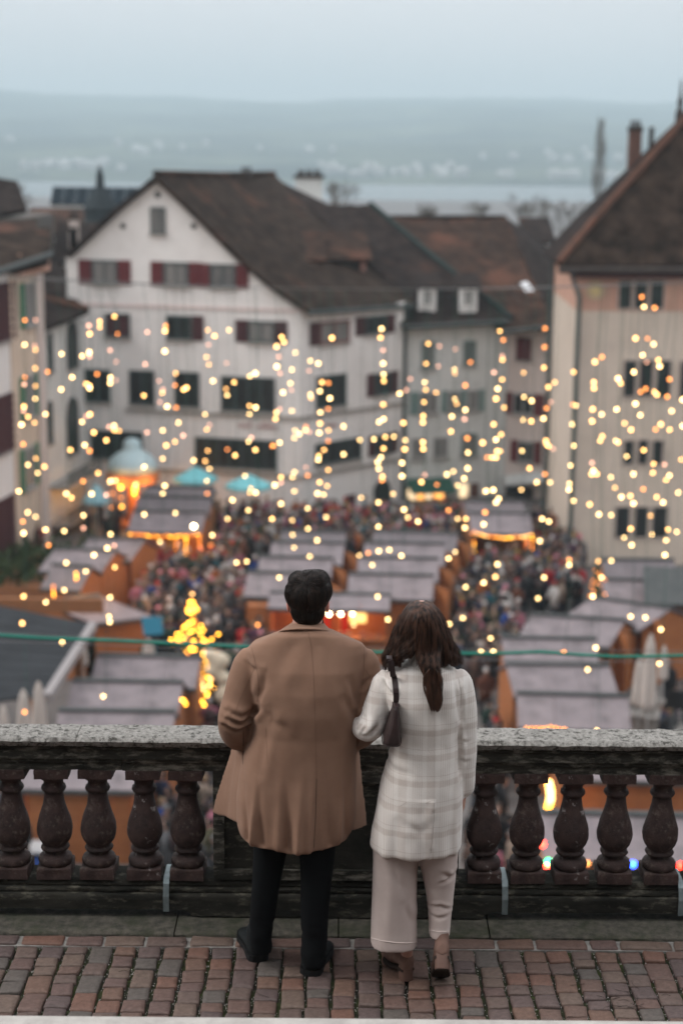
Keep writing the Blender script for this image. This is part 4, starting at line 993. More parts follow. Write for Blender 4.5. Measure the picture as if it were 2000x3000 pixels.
# right side
tR, aR, bR = stall('stall hung with amber lights at the far right of the crowd', (1377, 1562), (1560, 1564), open_=M_inside, depth=3)
stall('stall roof behind the amber lit stall on the right', (1362, 1522), (1540, 1524), roof_mat=M_roofb)
stall('grey roofed stall at the right edge below the beige building, rear one', (1772, 1706), (1990, 1708), roof_mat=M_roofb)
stall('grey roofed stall at the right edge below the beige building, front one', (1768, 1768), (2040, 1776), roof_mat=M_rooff)
stall('skewed stall roof beside the small lit tree on the right', (1640, 1813), (1870, 1848), shear=.55, wall_mat=M_swood, side_door=True)
stall('stall of the right hand row, fourth from the railing', (1508, 1878), (1786, 1895), shear=.35, side_door=True)
stall('stall of the right hand row, third from the railing', (1474, 1953), (1758, 1958))
stall('stall of the right hand row, second from the railing', (1503, 2038), (1815, 2042), shear=-.12)
stall('stall of the right hand row, nearest above the railing', (1515, 2130), (1850, 2140))
stall('stall behind the right balusters with bare orange wooden front', (1640, 2284), (2060, 2290), depth=2.6)
tG, aG, bG = stall('nearest stall behind the right balusters with coloured bulbs under its eave', (1588, 2516), (2080, 2530), depth=2.9)
# tall orange wooden hut at the right edge
p0 = G(1930, 1960, ZP); t = thing('wooden_hut', 'tall orange wooden hut at the right edge behind the folded parasol', 'hut', (p0.x, p0.y, ZP))
g = MB(); g.box((p0.x + .9, p0.y + .6, ZP + 1.45), (2.6, 2.4, 2.9), R(-12)); obj('wall', g, M_swood, t)
g = MB(); g.box((p0.x - .45, p0.y - .35, ZP + 1.4), (.25, .3, 2.8), R(-12)); obj('corner_post', g, M_swood2, t)
g = MB(); g.slab([(p0.x - .9, p0.y - 1, ZP + 2.9), (p0.x + 2.6, p0.y - 1.7, ZP + 2.9), (p0.x + 2.9, p0.y + 1.6, ZP + 3.5), (p0.x - .4, p0.y + 2.2, ZP + 3.5)], .1, up=(0, 0, 1)); obj('roof', g, M_ridge, t)
FOOT.append((Matrix.Translation((p0.x, p0.y, 0)).inverted(), -1.2, 2.6, -1.2, 2.2, 0))
# big slate roof at the left edge with pale verge board
M_slate = pm('slate_sheet_roof', (.024, .026, .029), (.034, .037, .041), .8, rough=.85, spec=.12, bump=.01, bscale=1.5)
c1_, c2_, c3_, c4_ = G(262, 1826, -11.7), G(126, 2036, -12.5), G(-160, 2068, -12.5), G(-60, 1760, -11.7)
t = thing('pavilion', 'big dark slate roofed pavilion with a pale verge board at the left edge', 'pavilion', (c2_.x - 2, c2_.y + 2, ZP))
nb = 9
for k in range(nb):
    f0, f1 = k / nb, (k + 1) / nb - .006
    g = MB(); g.slab([c2_.lerp(c1_, f0), c3_.lerp(c4_, f0), c3_.lerp(c4_, f1), c2_.lerp(c1_, f1)], .08, up=(0, 0, 1)); obj('roof_sheet', g, M_slate, t)
g = MB(); dv = (c1_ - c2_).normalized(); rt = Vector((dv.y, -dv.x, 0)) * .16
g.slab([c2_ + Vector((0, 0, .05)), c1_ + Vector((0, 0, .05)), c1_ + rt * 1.6 + Vector((0, 0, .05)), c2_ + rt * 1.6 + Vector((0, 0, .05))], .25, up=(0, 0, 1)); obj('verge_board', g, pm('pale_board', (.27, .25, .25), rough=.7), t)
g = MB()
for p_ in (c1_, c2_, c3_, c4_): g.box((p_.x - .3, p_.y, (p_.z + ZP) / 2 - .1), (.22, .22, p_.z - ZP - .2))
for i, p_ in enumerate((c1_, c2_, c3_, c4_)):
    q = MB(); q.box((p_.x - .4, p_.y, (p_.z - .12 + ZP) / 2), (.22, .22, p_.z - .12 - ZP)); obj('post', q, M_swood2, t)
g = MB(); g.box((c4_.x + 1.0, c4_.y + .4, c4_.z - .25), (6.5, .2, .5)); obj('beam', g, M_swood2, t)
a1_ = G(-60, 1838, -12.2); FOOT.append((Matrix.Translation((c2_.x, c2_.y, 0)).inverted(), -9, 1.8, -1, 9, 0))
# lights on the stalls
def on_eave(t, x, dz, dy=-.06):
    M_ = Matrix.Translation(t.location) @ Matrix.Rotation(t.rotation_euler[2], 4, 'Z'); return M_ @ Vector((x, dy, 2.25 + dz))
Lb = (b8 - a8).length
chain('amber bulbs along the eave of the left lit stall', [on_eave(tB, .1, -.1), on_eave(tB, Lb * .5, -.2), on_eave(tB, Lb, -.05)], 'ga', 26)
chain('left strand of amber bulbs hanging from the left lit stall', [on_eave(tB, Lb * .67, -.15), on_eave(tB, Lb * .66, -1.1)], 'ga', 7)
chain('middle strand of amber bulbs hanging from the left lit stall', [on_eave(tB, Lb * .80, -.1), on_eave(tB, Lb * .79, -1.2)], 'ga', 8)
chain('longest strand of amber bulbs hanging at the corner of the left lit stall', [on_eave(tB, Lb * .98, -.05), on_eave(tB, Lb * .97, -2.0)], 'aag', 12)
Lb = (bR - aR).length
chain('amber bulbs along the eave of the right lit stall', [on_eave(tR, 0, .05), on_eave(tR, Lb * .5, -.22), on_eave(tR, Lb, -.05)], 'gaay', 24)
chain('strand of amber bulbs down the right post of the right lit stall', [on_eave(tR, Lb * .99, -.1), on_eave(tR, Lb * .99, -1.5)], 'aag', 9)
chain('short strand of amber bulbs down the left post of the right lit stall', [on_eave(tR, Lb * .06, -.3), on_eave(tR, Lb * .07, -.9)], 'ga', 4)
lamp(on_eave(tB, 3, -.5, 1.2), 60); lamp(on_eave(tR, 2.4, -.5, 1.0), 35)
lamp(on_eave(tB, (b8 - a8).length + .4, -.3, -.6), 45, (1, .42, .1))
# lamps of the red stall
Lb = (bF - aF).length
tl = thing('lamp_row', 'row of glowing round lamps in the red food stall', 'lamps', tuple(on_eave(tF, Lb * .4, -.25)))
for u, v in ((964, 1798), (998, 1798), (1032, 1797), (1062, 1789)):
    q = P(u, v, aF.y + .05); bulb('s', q, tl, 1.25)
q = P(1036, 1831, aF.y - .1); bulb('w', q, tl, 1.1)
g = MB(); g.tube([on_eave(tF, .2, -.05), on_eave(tF, Lb - .2, -.05)], .012, 5); obj('cord', g, M_ridge, tl)
q = P(1048, 1805, aF.y + .5); g = MB(); g.box(q, (.62, .05, .5)); tag(obj('lit_menu_board', g, emis('yellow_board', (1, .55, .16), 1.6)), 'glowing yellow board behind the lamps of the red stall', 'sign')
lamp(on_eave(tF, Lb * .62, -.4, .9), 60, (1, .5, .25)); lamp(on_eave(tF, Lb * .35, -.5, .8), 30, (1, .4, .2))
# coloured chain behind the right balusters
t = thing('light_chain', 'coloured red green and blue bulbs under the nearest right stall eave', 'string lights', tuple(G(1600, 2540, -13.4)), 0, 'light chains on the stalls')
Yg = aG.y - .15
g = MB(); pp = []
for u, v, k in ((1588, 2478, 'r'), (1605, 2530, 'n'), (1602, 2545, 'r'), (1720, 2534, 'o'), (1853, 2537, 'b'), (1990, 2540, 'r'), (1475, 2560, 'r'), (1370, 2468, 'r')):
    if u < 1580: continue
    bulb(k, P(u, v - 5, Yg), t, 1.5); pp.append(P(u, v - 6, Yg))
g.tube(pp[2:], .01, 4); obj('cord', g, M_garland, t)
chain('amber lights glowing over a stall front behind the right balusters', [P(1606, 2290, 42), P(1612, 2330, 42), P(1604, 2365, 42)], 'ggy', 14, size=2.6)
lamp(P(1606, 2340, 42.0), 60, (1, .5, .15))
chain('orange red lights at the eave of the right hand stall above the railing', [P(1535, 2136, 45.6), P(1590, 2134, 45.6), P(1600, 2130, 45.6), P(1660, 2140, 45.6)], 'aao', 9, size=1.2)
chain('amber lights in front of the left house fronts', [P(157, 1715, 60), P(160, 1760, 60)], 'ga', 6, size=1.1)
chain('amber lights over the crowd right of the left stalls', [P(222, 1675, 61), P(226, 1702, 61)], 'ga', 4, size=1.1)
lamp(P(230, 1700, 60.5), 40, (1, .5, .15)); lamp(P(163, 1745, 59.5), 20, (1, .5, .15))
chain('orange lights low behind the left balusters', [P(352, 2320, 43.5), P(372, 2335, 43.4)], 'oa', 3, size=1.0)
lamp(P(360, 2345, 42.8), 30, (1, .3, .1))
# red and white food sign glow at stall (812,1800)
g = MB(); q = G(760, 1840, ZP + 1.2); g.box(q, (.9, .5, 1.9)); tag(obj('wood_screen', g, M_swood), 'orange wooden screen left of the red food stall', 'screen')
# gold lit Christmas trees
M_fir = pm('fir_needles', (.012, .03, .014), (.03, .055, .022), 5, rough=.9)
def fir(label, base, h, r0, nb, kinds, n=260, size=1.0, prof=None, group=None):
    t = thing('christmas_tree', label, 'christmas tree', tuple(base), 0, group); r_ = random.Random(int(h * 100))
    g = MB(); g.tube([base, base + Vector((0, 0, h * .95))], [h * .02, .01], 6); obj('trunk', g, M_bark, t)
    g = MB()
    for k in range(n):
        f = r_.random() ** 1.3; z = h * (.08 + .9 * f); rr = r0 * (1 - f) ** .9 * r_.uniform(.55, 1); a_ = r_.uniform(0, 6.28)
        p = base + Vector((0, 0, z)); d = Vector((math.cos(a_), math.sin(a_), -.25)); q = p + d * max(rr, .12)
        s = Vector((-d.y, d.x, 0)) * (.10 + .12 * (1 - f)); 
        g.add([p, p.lerp(q, .5) + s, q, p.lerp(q, .5) - s, p.lerp(q, .5) + Vector((0, 0, .07))], [(0, 1, 4), (1, 2, 4), (2, 3, 4), (3, 0, 4)])
    obj('branches', g, M_fir, t)
    for k in range(nb):
        f = (k + .5) / nb * .95; a_ = k * 2.4 + r_.random(); rr = prof(f) * r_.uniform(.45, 1.55) if prof else r0 * (1 - f)
        q = base + Vector((math.cos(a_) * rr, -abs(math.sin(a_)) * rr if r_.random() < .75 else math.sin(a_) * rr, h * (.12 + .86 * f))); bulb(r_.choice(kinds), q, t, size)
    bulb('y', base + Vector((0, 0, h * 1.02)), t, 1.25)
    return t
b0 = G(566, 1985, ZP + .2); hT = P(570, 1745, b0.y).z - b0.z
fir('slender Christmas tree full of golden lights in the left aisle', b0, hT, .95, 170, 'gggga', prof=lambda f: .10 + .05 * math.sin(f * 40) if f > .62 else (.22 if f > .52 else (.62 if f > .36 else (.15 if f > .24 else .55))), size=1.35)
b1 = G(600, 2125, ZP); fir('small golden lit tree just left of the man and behind the railing', b1 + Vector((0, 0, .3)), 2.3, .42, 46, 'ggy', n=120, prof=lambda f: .36 * math.sin(math.pi * min(1, .25 + f * .8)), size=1.4)
b2 = G(1738, 1950, ZP); fir('frosted tree with pale golden lights beside the skewed right stall', b2, P(1738, 1650, b2.y).z - b2.z, .85, 44, 'oaap', size=.9, prof=lambda f: .62 * (1 - f) ** .6)
for k, (u, v) in enumerate(((523, 2040), (545, 2052), (522, 2056))): pass
chain('few amber lights hanging left of the small golden tree', [P(523, 2040, 49), P(540, 2055, 49), P(548, 2062, 49)], 'gg', 4, size=1.2)
# pale fabric garlands beside the small tree
M_cream2 = pm('cream_plush', (.52, .44, .33), (.60, .52, .40), 6)
g = MB()
for u, v, s in ((640, 1935, .42), (628, 1965, .3), (655, 1985, .3), (672, 2025, .42), (655, 2040, .36), (672, 2065, .3), (615, 1915, .25)):
    c_ = P(u, v, 51); g.ball(c_, (s, .25, s * .7), 10, 6)
V_, N_, F_ = fuse(g, .09, 3); o = from_arrays('plush_garland', [tuple(x) for x in V_], F_, M_cream2); tag(o, 'cream coloured plush garland hanging beside the small golden tree', 'garland')
# carousel
cb = G(392, 1540, ZP); t = thing('carousel', 'small carousel with pale blue domed canopy and orange lit skirt', 'carousel', tuple(cb))
M_pblue = pm('pale_blue_canvas', (.42, .56, .60), (.50, .63, .66), 1.5, rough=.8)
zc = P(392, 1378, cb.y).z; zt_ = P(400, 1282, cb.y).z; R_ = 75 / 4800 * cb.y
g = MB(); hh = zt_ - zc
g.lathe([(R_, 0), (R_ * .98, hh * .18), (R_ * .86, hh * .36), (R_ * .66, hh * .5), (R_ * .42, hh * .60), (R_ * .34, hh * .68), (R_ * .36, hh * .80), (R_ * .28, hh * .93), (.02, hh)], 20, (cb.x, cb.y, zc)); obj('canopy', g, M_pblue, t, smooth=True)
g = MB(); g.lathe([(R_ * 1.04, -.55), (R_ * 1.06, -.5), (R_ * 1.06, -.1), (R_ * 1.0, -.02)], 24, (cb.x, cb.y, zc)); obj('skirt', g, pm('orange_skirt', (.55, .22, .09)), t)
g = MB(); g.lathe([(R_ * .95, 0), (R_ * .95, .3)], 24, (cb.x, cb.y, ZP)); obj('platform', g, M_swood2, t)
g = MB(); g.tube([(cb.x, cb.y, ZP), (cb.x, cb.y, zc)], .35, 12); obj('pole', g, M_swood, t)
for k in range(8):
    a_ = k * math.pi / 4; g = MB(); g.tube([(cb.x + R_ * .85 * math.cos(a_), cb.y + R_ * .85 * math.sin(a_), ZP + .3), (cb.x + R_ * .85 * math.cos(a_), cb.y + R_ * .85 * math.sin(a_), zc - .4)], .04, 6); obj('post', g, M_swood2, t)
for u, v, s, k in ((355, 1428, 3.0, 'g'), (396, 1432, 3.2, 'g'), (398, 1420, 2.4, 'y'), (394, 1445, 2.4, 'g'), (400, 1455, 1.6, 'a'), (356, 1458, 1.6, 'a'), (330, 1446, 1.5, 'o'), (352, 1490, 1.8, 'a'), (358, 1484, 1.8, 'g'), (328, 1488, 1.6, 'a'), (440, 1440, 1.4, 'a'), (446, 1448, 1.4, 'a'), (430, 1430, 1.4, 'a'), (340, 1410, 1.6, 'y'), (322, 1412, 1.6, 'w')):
    bulb(k, P(u, v, cb.y - R_ - .1), t, s)
lamp(P(396, 1425, cb.y - R_ + .6), 110, (1, .45, .12), .3); lamp(P(350, 1440, cb.y - R_ - .4), 50, (1, .45, .12), .3)
lamp(P(440, 1425, cb.y - R_ - .2), 35, (1, .45, .12), .3)
FOOT.append((Matrix.Translation((cb.x, cb.y, 0)).inverted(), -1.6, 1.6, -1.6, 1.6, 0))
# parasols
M_turq = pm('turquoise_canvas', (.16, .46, .50), (.20, .53, .57), 2, rough=.8)
def parasol(label, u, v_top, v_rim, hw, Y, mat, n=8):
    c_ = P(u, v_rim, Y); zt = P(u, v_top, Y).z; rr = hw / 4800 * Y; t = thing('parasol', label, 'parasol', (c_.x, Y, ZP), 0, 'open parasols')
    g = MB(); ring = [(c_.x + rr * math.cos(2 * math.pi * k / n + .2), Y + rr * math.sin(2 * math.pi * k / n + .2), c_.z) for k in range(n)]; r2 = [(x, y, z - .16) for x, y, z in ring]
    g.add([(c_.x, Y, zt)] + ring + r2, [(0, 1 + k, 1 + (k + 1) % n) for k in range(n)] + [(1 + k, 1 + (k + 1) % n, 1 + n + (k + 1) % n, 1 + n + k) for k in range(n)]); obj('canopy', g, mat, t)
    g = MB(); g.tube([(c_.x, Y, ZP), (c_.x, Y, zt)], .03, 6); obj('pole', g, M_frame, t); return t
parasol('open turquoise parasol in front of the white gabled house, left one', 573, 1366, 1400, 67, 82, M_turq)
parasol('open turquoise parasol in front of the white gabled house, right one', 728, 1388, 1420, 70, 80.5, M_turq)
parasol('light blue parasol left of the carousel', 284, 1414, 1464, 40, 80, pm('grey_blue_canvas', (.22, .40, .46), (.26, .45, .5), 2))
M_pcl = pm('folded_parasol_cloth', (.42, .37, .34), (.50, .45, .41), 5, rough=.9, stretch=(3, 3, .5))
def folded(label, u, v_top, v_bot, w_, Y, mat=None):
    b_ = P(u, v_bot, Y); h_ = P(u, v_top, Y).z - b_.z; t = thing('folded_parasol', label, 'parasol', (b_.x, Y, ZP), 0, 'folded pale parasols'); r_ = w_ / 4800 * Y / 2
    g = MB(); rings = []
    for z, k in ((0, .75), (.06, 1), (.3, .92), (.6, .75), (.85, .55), (.97, .22), (1, .05)):
        rings.append([Vector((b_.x + r_ * k * (1 + .22 * math.cos(j * 6.283 * 6 / 24)) * math.cos(j * 6.283 / 24), Y + r_ * k * (1 + .22 * math.cos(j * 6.283 * 6 / 24)) * math.sin(j * 6.283 / 24), b_.z + h_ * z)) for j in range(24)])
    g.loft(rings); obj('cloth', g, mat or M_pcl, t)
    g = MB(); g.tube([(b_.x, Y, ZP), (b_.x, Y, b_.z + h_ * .5)], .035, 8); obj('pole', g, M_frame, t)
    g = MB(); g.box((b_.x, Y, ZP + .09), (.7, .7, .18)); obj('base', g, M_sill, t); return t
folded('tall folded pale parasol at the right edge above the railing', 1895, 1856, 2075, 44, 47.5)
folded('dimmer folded parasol behind the tall one at the right edge', 1866, 1925, 2066, 34, 49)
folded('folded parasol standing at the extreme right behind the hut', 1940, 1890, 1990, 26, 53)
folded('folded pale parasol furthest left above the railing', 14, 2065, 2160, 30, 44)
folded('folded pale parasol second from the left above the railing', 74, 2018, 2160, 42, 44.5)
folded('folded pale parasol third from the left beside the verge board', 118, 1995, 2150, 40, 45.5)
folded('folded white parasol in front of the hedge left of the golden tree', 436, 1870, 1942, 36, 54.5)
folded('slim white parasol by the orange wall of the end-on stall', 246, 1880, 1950, 26, 54)
# pale cloth covered fountain base at the right edge, dark sign board
c_ = G(1895, 2150, ZP); t = thing('fountain', 'pale stone fountain with steps below the tall folded parasol', 'fountain', (c_.x, c_.y, ZP))
g = MB(); g.lathe([(1.35, 0), (1.35, .35), (1.0, .36), (1.0, .8), (1.12, .85), (1.12, .95), (.95, .95), (.95, .6)], 8, c_ ); obj('basin', g, M_sill, t)
g = MB(); g.lathe([(.25, .5), (.2, 1.3), (.3, 1.4), (.15, 1.55)], 12, c_); obj('column', g, M_sill, t)
c_ = P(1975, 2050, 45); t = thing('sign_board', 'black sign board on a post at the right edge', 'sign', (c_.x, 45, ZP))
g = MB(); g.box((c_.x, 45, c_.z), (.5, .06, .55), 0, M=Matrix.Rotation(R(8), 3, 'Y')); obj('board', g, pm('black_board', (.01, .01, .01)), t)
g = MB(); g.box((c_.x, 45.05, (c_.z + ZP) / 2), (.09, .09, c_.z - ZP)); obj('post', g, M_ridge, t)
# hedge patch and blue awning near the end-on stall
M_hedge = pm('hedge_leaves', (.02, .035, .012), (.045, .065, .025), 6, rough=1, bump=.05, bscale=6)
q = G(360, 1968, ZP); g = MB(); r_ = random.Random(3)
for k in range(420):
    c_ = Vector((q.x + r_.uniform(-1.25, 1.25), q.y + r_.uniform(-.3, .3), ZP + r_.uniform(.1, 1.1))); s = r_.uniform(.05, .12); d1v = Vector((r_.gauss(0, 1), r_.gauss(0, 1), r_.gauss(0, 1))).normalized() * s; d2v = d1v.orthogonal().normalized() * s
    g.add([c_ - d1v, c_ + d2v, c_ + d1v, c_ - d2v], [(0, 1, 2, 3)])
g.box((q.x, q.y, ZP + .55), (2.3, .45, 1.0))
tag(obj('hedge', g, M_hedge), 'clipped dark green hedge between the end-on stall and the golden tree', 'hedge')
g = MB(); c_ = P(455, 1828, 57); g.slab([c_ + Vector((-.5, 0, .25)), c_ + Vector((.25, 0, .3)), c_ + Vector((.35, -.6, -.2)), c_ + Vector((-.35, -.6, -.25))], .05, up=(0, -.5, 1)); g.tube([c_ + Vector((0, 0, 0)), (c_.x, c_.y, ZP)], .025, 5)
tag(obj('blue_sunshade', g, pm('bright_blue_canvas', (.012, .11, .17))), 'small bright blue awning at the corner of the end-on stall', 'awning')
# white market tables and crates seen through the left balusters
M_wtab = pm('white_tabletop', (.55, .55, .56), rough=.6)
for u, v, lb in ((100, 2480, 'white topped table seen through the left balusters'), (1530, 1840, 'pale bench table in the right aisle crowd'),):
    q = G(u, v, ZP + .75); t = thing('table', lb, 'table', (q.x, q.y, ZP)); g = MB(); g.box((q.x, q.y, ZP + .74), (1.3, .8, .05)); obj('tabletop', g, M_wtab, t)
    for sx in (-1, 1):
        for sy in (-1, 1): g = MB(); g.box((q.x + sx * .55, q.y + sy * .3, ZP + .357), (.05, .05, .714)); obj('leg', g, M_ridge, t)
q = G(105, 2525, ZP + .4); t = thing('crate', 'blue crate under the white table behind the left balusters', 'crate', (q.x, q.y, ZP)); g = MB(); M_bl = pm('blue_plastic', (.04, .09, .32))
for sx, sy, wx, wy in ((-.43, 0, .04, .6), (.43, 0, .04, .6), (0, -.28, .82, .04), (0, .28, .82, .04)): g.box((q.x + sx, q.y + sy, ZP + .3), (wx, wy, .6))
g.box((q.x, q.y, ZP + .03), (.82, .52, .05)); obj('body', g, M_bl, t)
# raised dark planting terrace at the left edge
q0 = G(-60, 1790, ZP); t = thing('terrace_planter', 'dark planted terrace below the left houses', 'planter', (q0.x + 2, q0.y + 4, ZP)); g = MB(); g.box((q0.x + 1.8, q0.y + 4, ZP + .4), (4.4, 6, .8)); obj('box', g, M_swood2, t)
g = MB()
for k in range(900):
    c_ = Vector((q0.x + 1.8 + r_.uniform(-2.1, 2.1), q0.y + 4 + r_.uniform(-2.9, 2.9), ZP + .8 + abs(r_.gauss(0, .45)))); s = r_.uniform(.08, .2); d1v = Vector((r_.gauss(0, 1), r_.gauss(0, 1), r_.gauss(0, 1))).normalized() * s; d2v = d1v.orthogonal().normalized() * s
    g.add([c_ - d1v, c_ + d2v, c_ + d1v, c_ - d2v], [(0, 1, 2, 3)])
o = obj('shrubs', g, M_hedge, t); o['kind'] = 'stuff'
FOOT.append((Matrix.Translation((q0.x + 1.8, q0.y + 4, 0)).inverted(), -2.3, 2.3, -3.1, 3.1, 0))

# ------------------------------------------------------------ the crowd
def coatmat(name, c): return pm('coat_' + name, c, tuple(x * .75 for x in c), 12, rough=.9)
COATS = [('black', (.012, .012, .014), 55), ('charcoal', (.028, .029, .033), 22), ('navy', (.016, .022, .05), 12), ('dark green', (.018, .04, .032), 9), ('brown', (.07, .04, .03), 9),
         ('beige', (.22, .17, .135), 7), ('white', (.42, .40, .385), 5), ('red', (.30, .015, .018), 2), ('grey', (.09, .09, .095), 8), ('teal', (.015, .08, .10), 2), ('pink', (.33, .12, .16), 2),
         ('plum', (.07, .03, .06), 4), ('olive', (.07, .065, .035), 4), ('orange', (.30, .09, .03), 1), ('blue', (.02, .05, .20), 1), ('rust', (.10, .035, .02), 2)]
HEADS = [('dark hair', (.012, .009, .008), 40), ('brown hair', (.06, .032, .02), 20), ('blond hair', (.20, .13, .07), 9), ('a black beanie', (.01, .01, .011), 14), ('a grey beanie', (.12, .12, .125), 9), ('a white bobble hat', (.48, .46, .45), 7), ('a red hat', (.32, .015, .015), 2), ('a pink hat', (.5, .2, .25), 2), ('a mustard hat', (.30, .18, .04), 1)]
M_skin = pm('crowd_skin', (.27, .17, .135), rough=.6)
M_jeans = pm('dark_trousers', (.018, .022, .032)); M_shoe = pm('dark_shoes', (.01, .01, .01)); M_bag = pm('backpack', (.05, .03, .03))
def person_mb(seed, pose, hat, bag):
    """clothed figure in one mesh; material slots coat, trousers, skin, head, shoes"""
    r_ = random.Random(seed); g = MB(); st = pose.get('stride', .12); h = 1.0
    for sx, fy in ((-1, st), (1, -st)):
        g.tube([(sx * .09, 0, .84), (sx * .10, fy * .45 - .02, .45), (sx * .10, fy, .06)], [.088, .068, .05], 8, 1)
        g.ball((sx * .10, fy + .05, .045), (.045, .12, .045), 8, 4, 4)
    hem = pose.get('hem', .72); w_ = pose.get('w', 1.0)
    prof = [(hem, .20, .14), (.95, .185, .13), (1.10, .17, .12), (1.28, .205, .135), (1.40, .20, .12), (1.46, .12, .09), (1.50, .065, .065)]
    g.loft([[(w_ * a * math.cos(2 * math.pi * j / 14), w_ * b * math.sin(2 * math.pi * j / 14), z) for j in range(14)] for z, a, b in prof])
    for sx in (-1, 1):
        k = pose.get('arms', 0) if sx > 0 or not pose.get('one') else 0
        el = Vector((sx * .265, .02 + .05 * k, 1.14)); hd = Vector((sx * (.26 - .12 * k), .05 + .28 * k, .90 + .22 * k)) if k >= 0 else Vector((sx * .38, .1, 1.62))
        g.tube([(sx * .19, 0, 1.41), el, hd], [.065 * w_, .055, .042], 8, 0); g.ball(hd + (hd - el).normalized() * .06, (.035, .035, .05), 6, 4, 2)
    g.tube([(0, 0, 1.48), (0, .01, 1.56)], [.055, .05], 8, 2)
    g.ball((0, .02, 1.64), (.075, .092, .115), 10, 7, 2); g.ball((0, .115, 1.625), (.015, .02, .02), 6, 4, 2)
    if hat: g.ball((0, .0, 1.685), (.092, .105, .09), 10, 6, 3); (g.ball((0, -.01, 1.79), .035, 6, 4, 3) if hat > 1 else None)
    else: g.ball((0, -.015, 1.67), (.09, .10, .105), 10, 6, 3)
    if not hat and seed % 2: g.ball((0, -.07, 1.55), (.075, .05, .13), 8, 5, 3)
    if bag: g.box((0, -.19, 1.22), (.28, .16, .40), 0, 5)
    return g
POSES = [dict(stride=.2, arms=0), dict(stride=.05, arms=1), dict(stride=.16, arms=.6, hem=.62), dict(stride=.03, arms=.3, hem=.5), dict(stride=.05, arms=.9, one=True, w=1.12), dict(stride=.22, arms=.2, w=.94), dict(stride=.02, arms=.7, hem=.85)]
PM_CACHE = {}
def person_mesh(coat, head, pi, bag, seed):
    k = (coat[0], head[0], pi, bag, seed % 3)
    if k not in PM_CACHE:
        hat = 0 if 'hair' in head[0] else (2 if 'bobble' in head[0] else 1)
        PM_CACHE[k] = person_mb(seed % 3, POSES[pi], hat, bag).mesh('person', [coatmat(coat[0], coat[1]), M_jeans, M_skin, pm('head_' + head[0].replace(' ', '_'), head[1], tuple(x * .8 for x in head[1]), 30), M_shoe, M_bag], True)
    return PM_CACHE[k]
cro = random.Random(11)
def pick(lst): return cro.choices(lst, [q[2] for q in lst])[0]
used_lab = {}; used_key = set()
DOING = [['striding along', 'striding with long steps', 'mid stride'], ['standing with both hands forward', 'holding a mug'], ['strolling with half raised arms'], ['standing in a long coat'], ['holding something in one hand'], ['walking slowly'], ['waiting in a short jacket']]
placed = []
def free(x, y, md=.5):
    for Mi, x0, x1, y0, y1, sh in FOOT:
        q = Mi @ Vector((x, y, 0))
        if x0 <= q.x - sh * max(0, q.y) <= x1 and y0 <= q.y <= y1: return False
    for px, py in placed:
        if (px - x) ** 2 + (py - y) ** 2 < md * md: return False
    return True
def add_person(x, y, where, coat=None, head=None, pi=None, s=None, doing=None, group='visitors in the market crowd', z=ZP, mass=None):
    c0_, h0_ = coat, head
    for tr in range(60):
        coat = c0_ or pick(COATS); head = h0_ or pick(HEADS); pi = cro.randrange(len(POSES)); bag = cro.random() < (.18 if tr < 8 else .5)
        if f"{coat[0]}{head[0]}{bag}{where}" not in used_key: break
        if tr > 20: coat = c0_ or cro.choice(COATS); head = h0_ or cro.choice(HEADS)
    used_key.add(f"{coat[0]}{head[0]}{bag}{where}")
    if mass is not None:
        me = person_mesh(coat, head, pi, bag, cro.randrange(99)); M_ = Matrix.Translation((x, y, z)) @ Matrix.Rotation(cro.uniform(0, 6.28), 4, 'Z') @ Matrix.Scale(cro.uniform(.96, 1.1), 4)
        for pl_ in me.materials:
            if pl_.name not in [q.name for q in mass['m']]: mass['m'].append(pl_)
        ix = {q.name: k for k, q in enumerate(mass['m'])}; o_ = len(mass['v']); mass['v'] += [tuple(M_ @ v_.co) for v_ in me.vertices]
        for p_ in me.polygons: mass['f'].append(tuple(q + o_ for q in p_.vertices)); mass['i'].append(ix[me.materials[p_.material_index].name])
        placed.append((x, y)); return
    o = bpy.data.objects.new('person', person_mesh(coat, head, pi, bag, cro.randrange(99))); C.objects.link(o)
    o.location = (x, y, z); o.rotation_euler = (0, 0, cro.uniform(0, 6.28)); ss = s or cro.gauss(1.02, .05); ss = max(.62, min(1.12, ss)); o.scale = (ss * 1.06, ss * 1.06, ss)
    lb = f"person in a {coat[0]} coat and {head[0]}{' with a rucksack' if bag else ''} {where}"
    if head[0].startswith('a '): lb = lb.replace(' and a ', ' and ')
    n_ = used_lab.get(lb, 0); used_lab[lb] = n_ + 1
    if n_: lb2 = lb + ', ' + cro.choice(DOING[pi]); used_lab[lb2] = used_lab.get(lb2, 0) + 1; lb = lb2
    tag(o, ' '.join(lb.split()[:16]), 'person', group); placed.append((x, y)); return o
CM = {c_[0]: c_ for c_ in COATS}; HM = {c_[0]: c_ for c_ in HEADS}
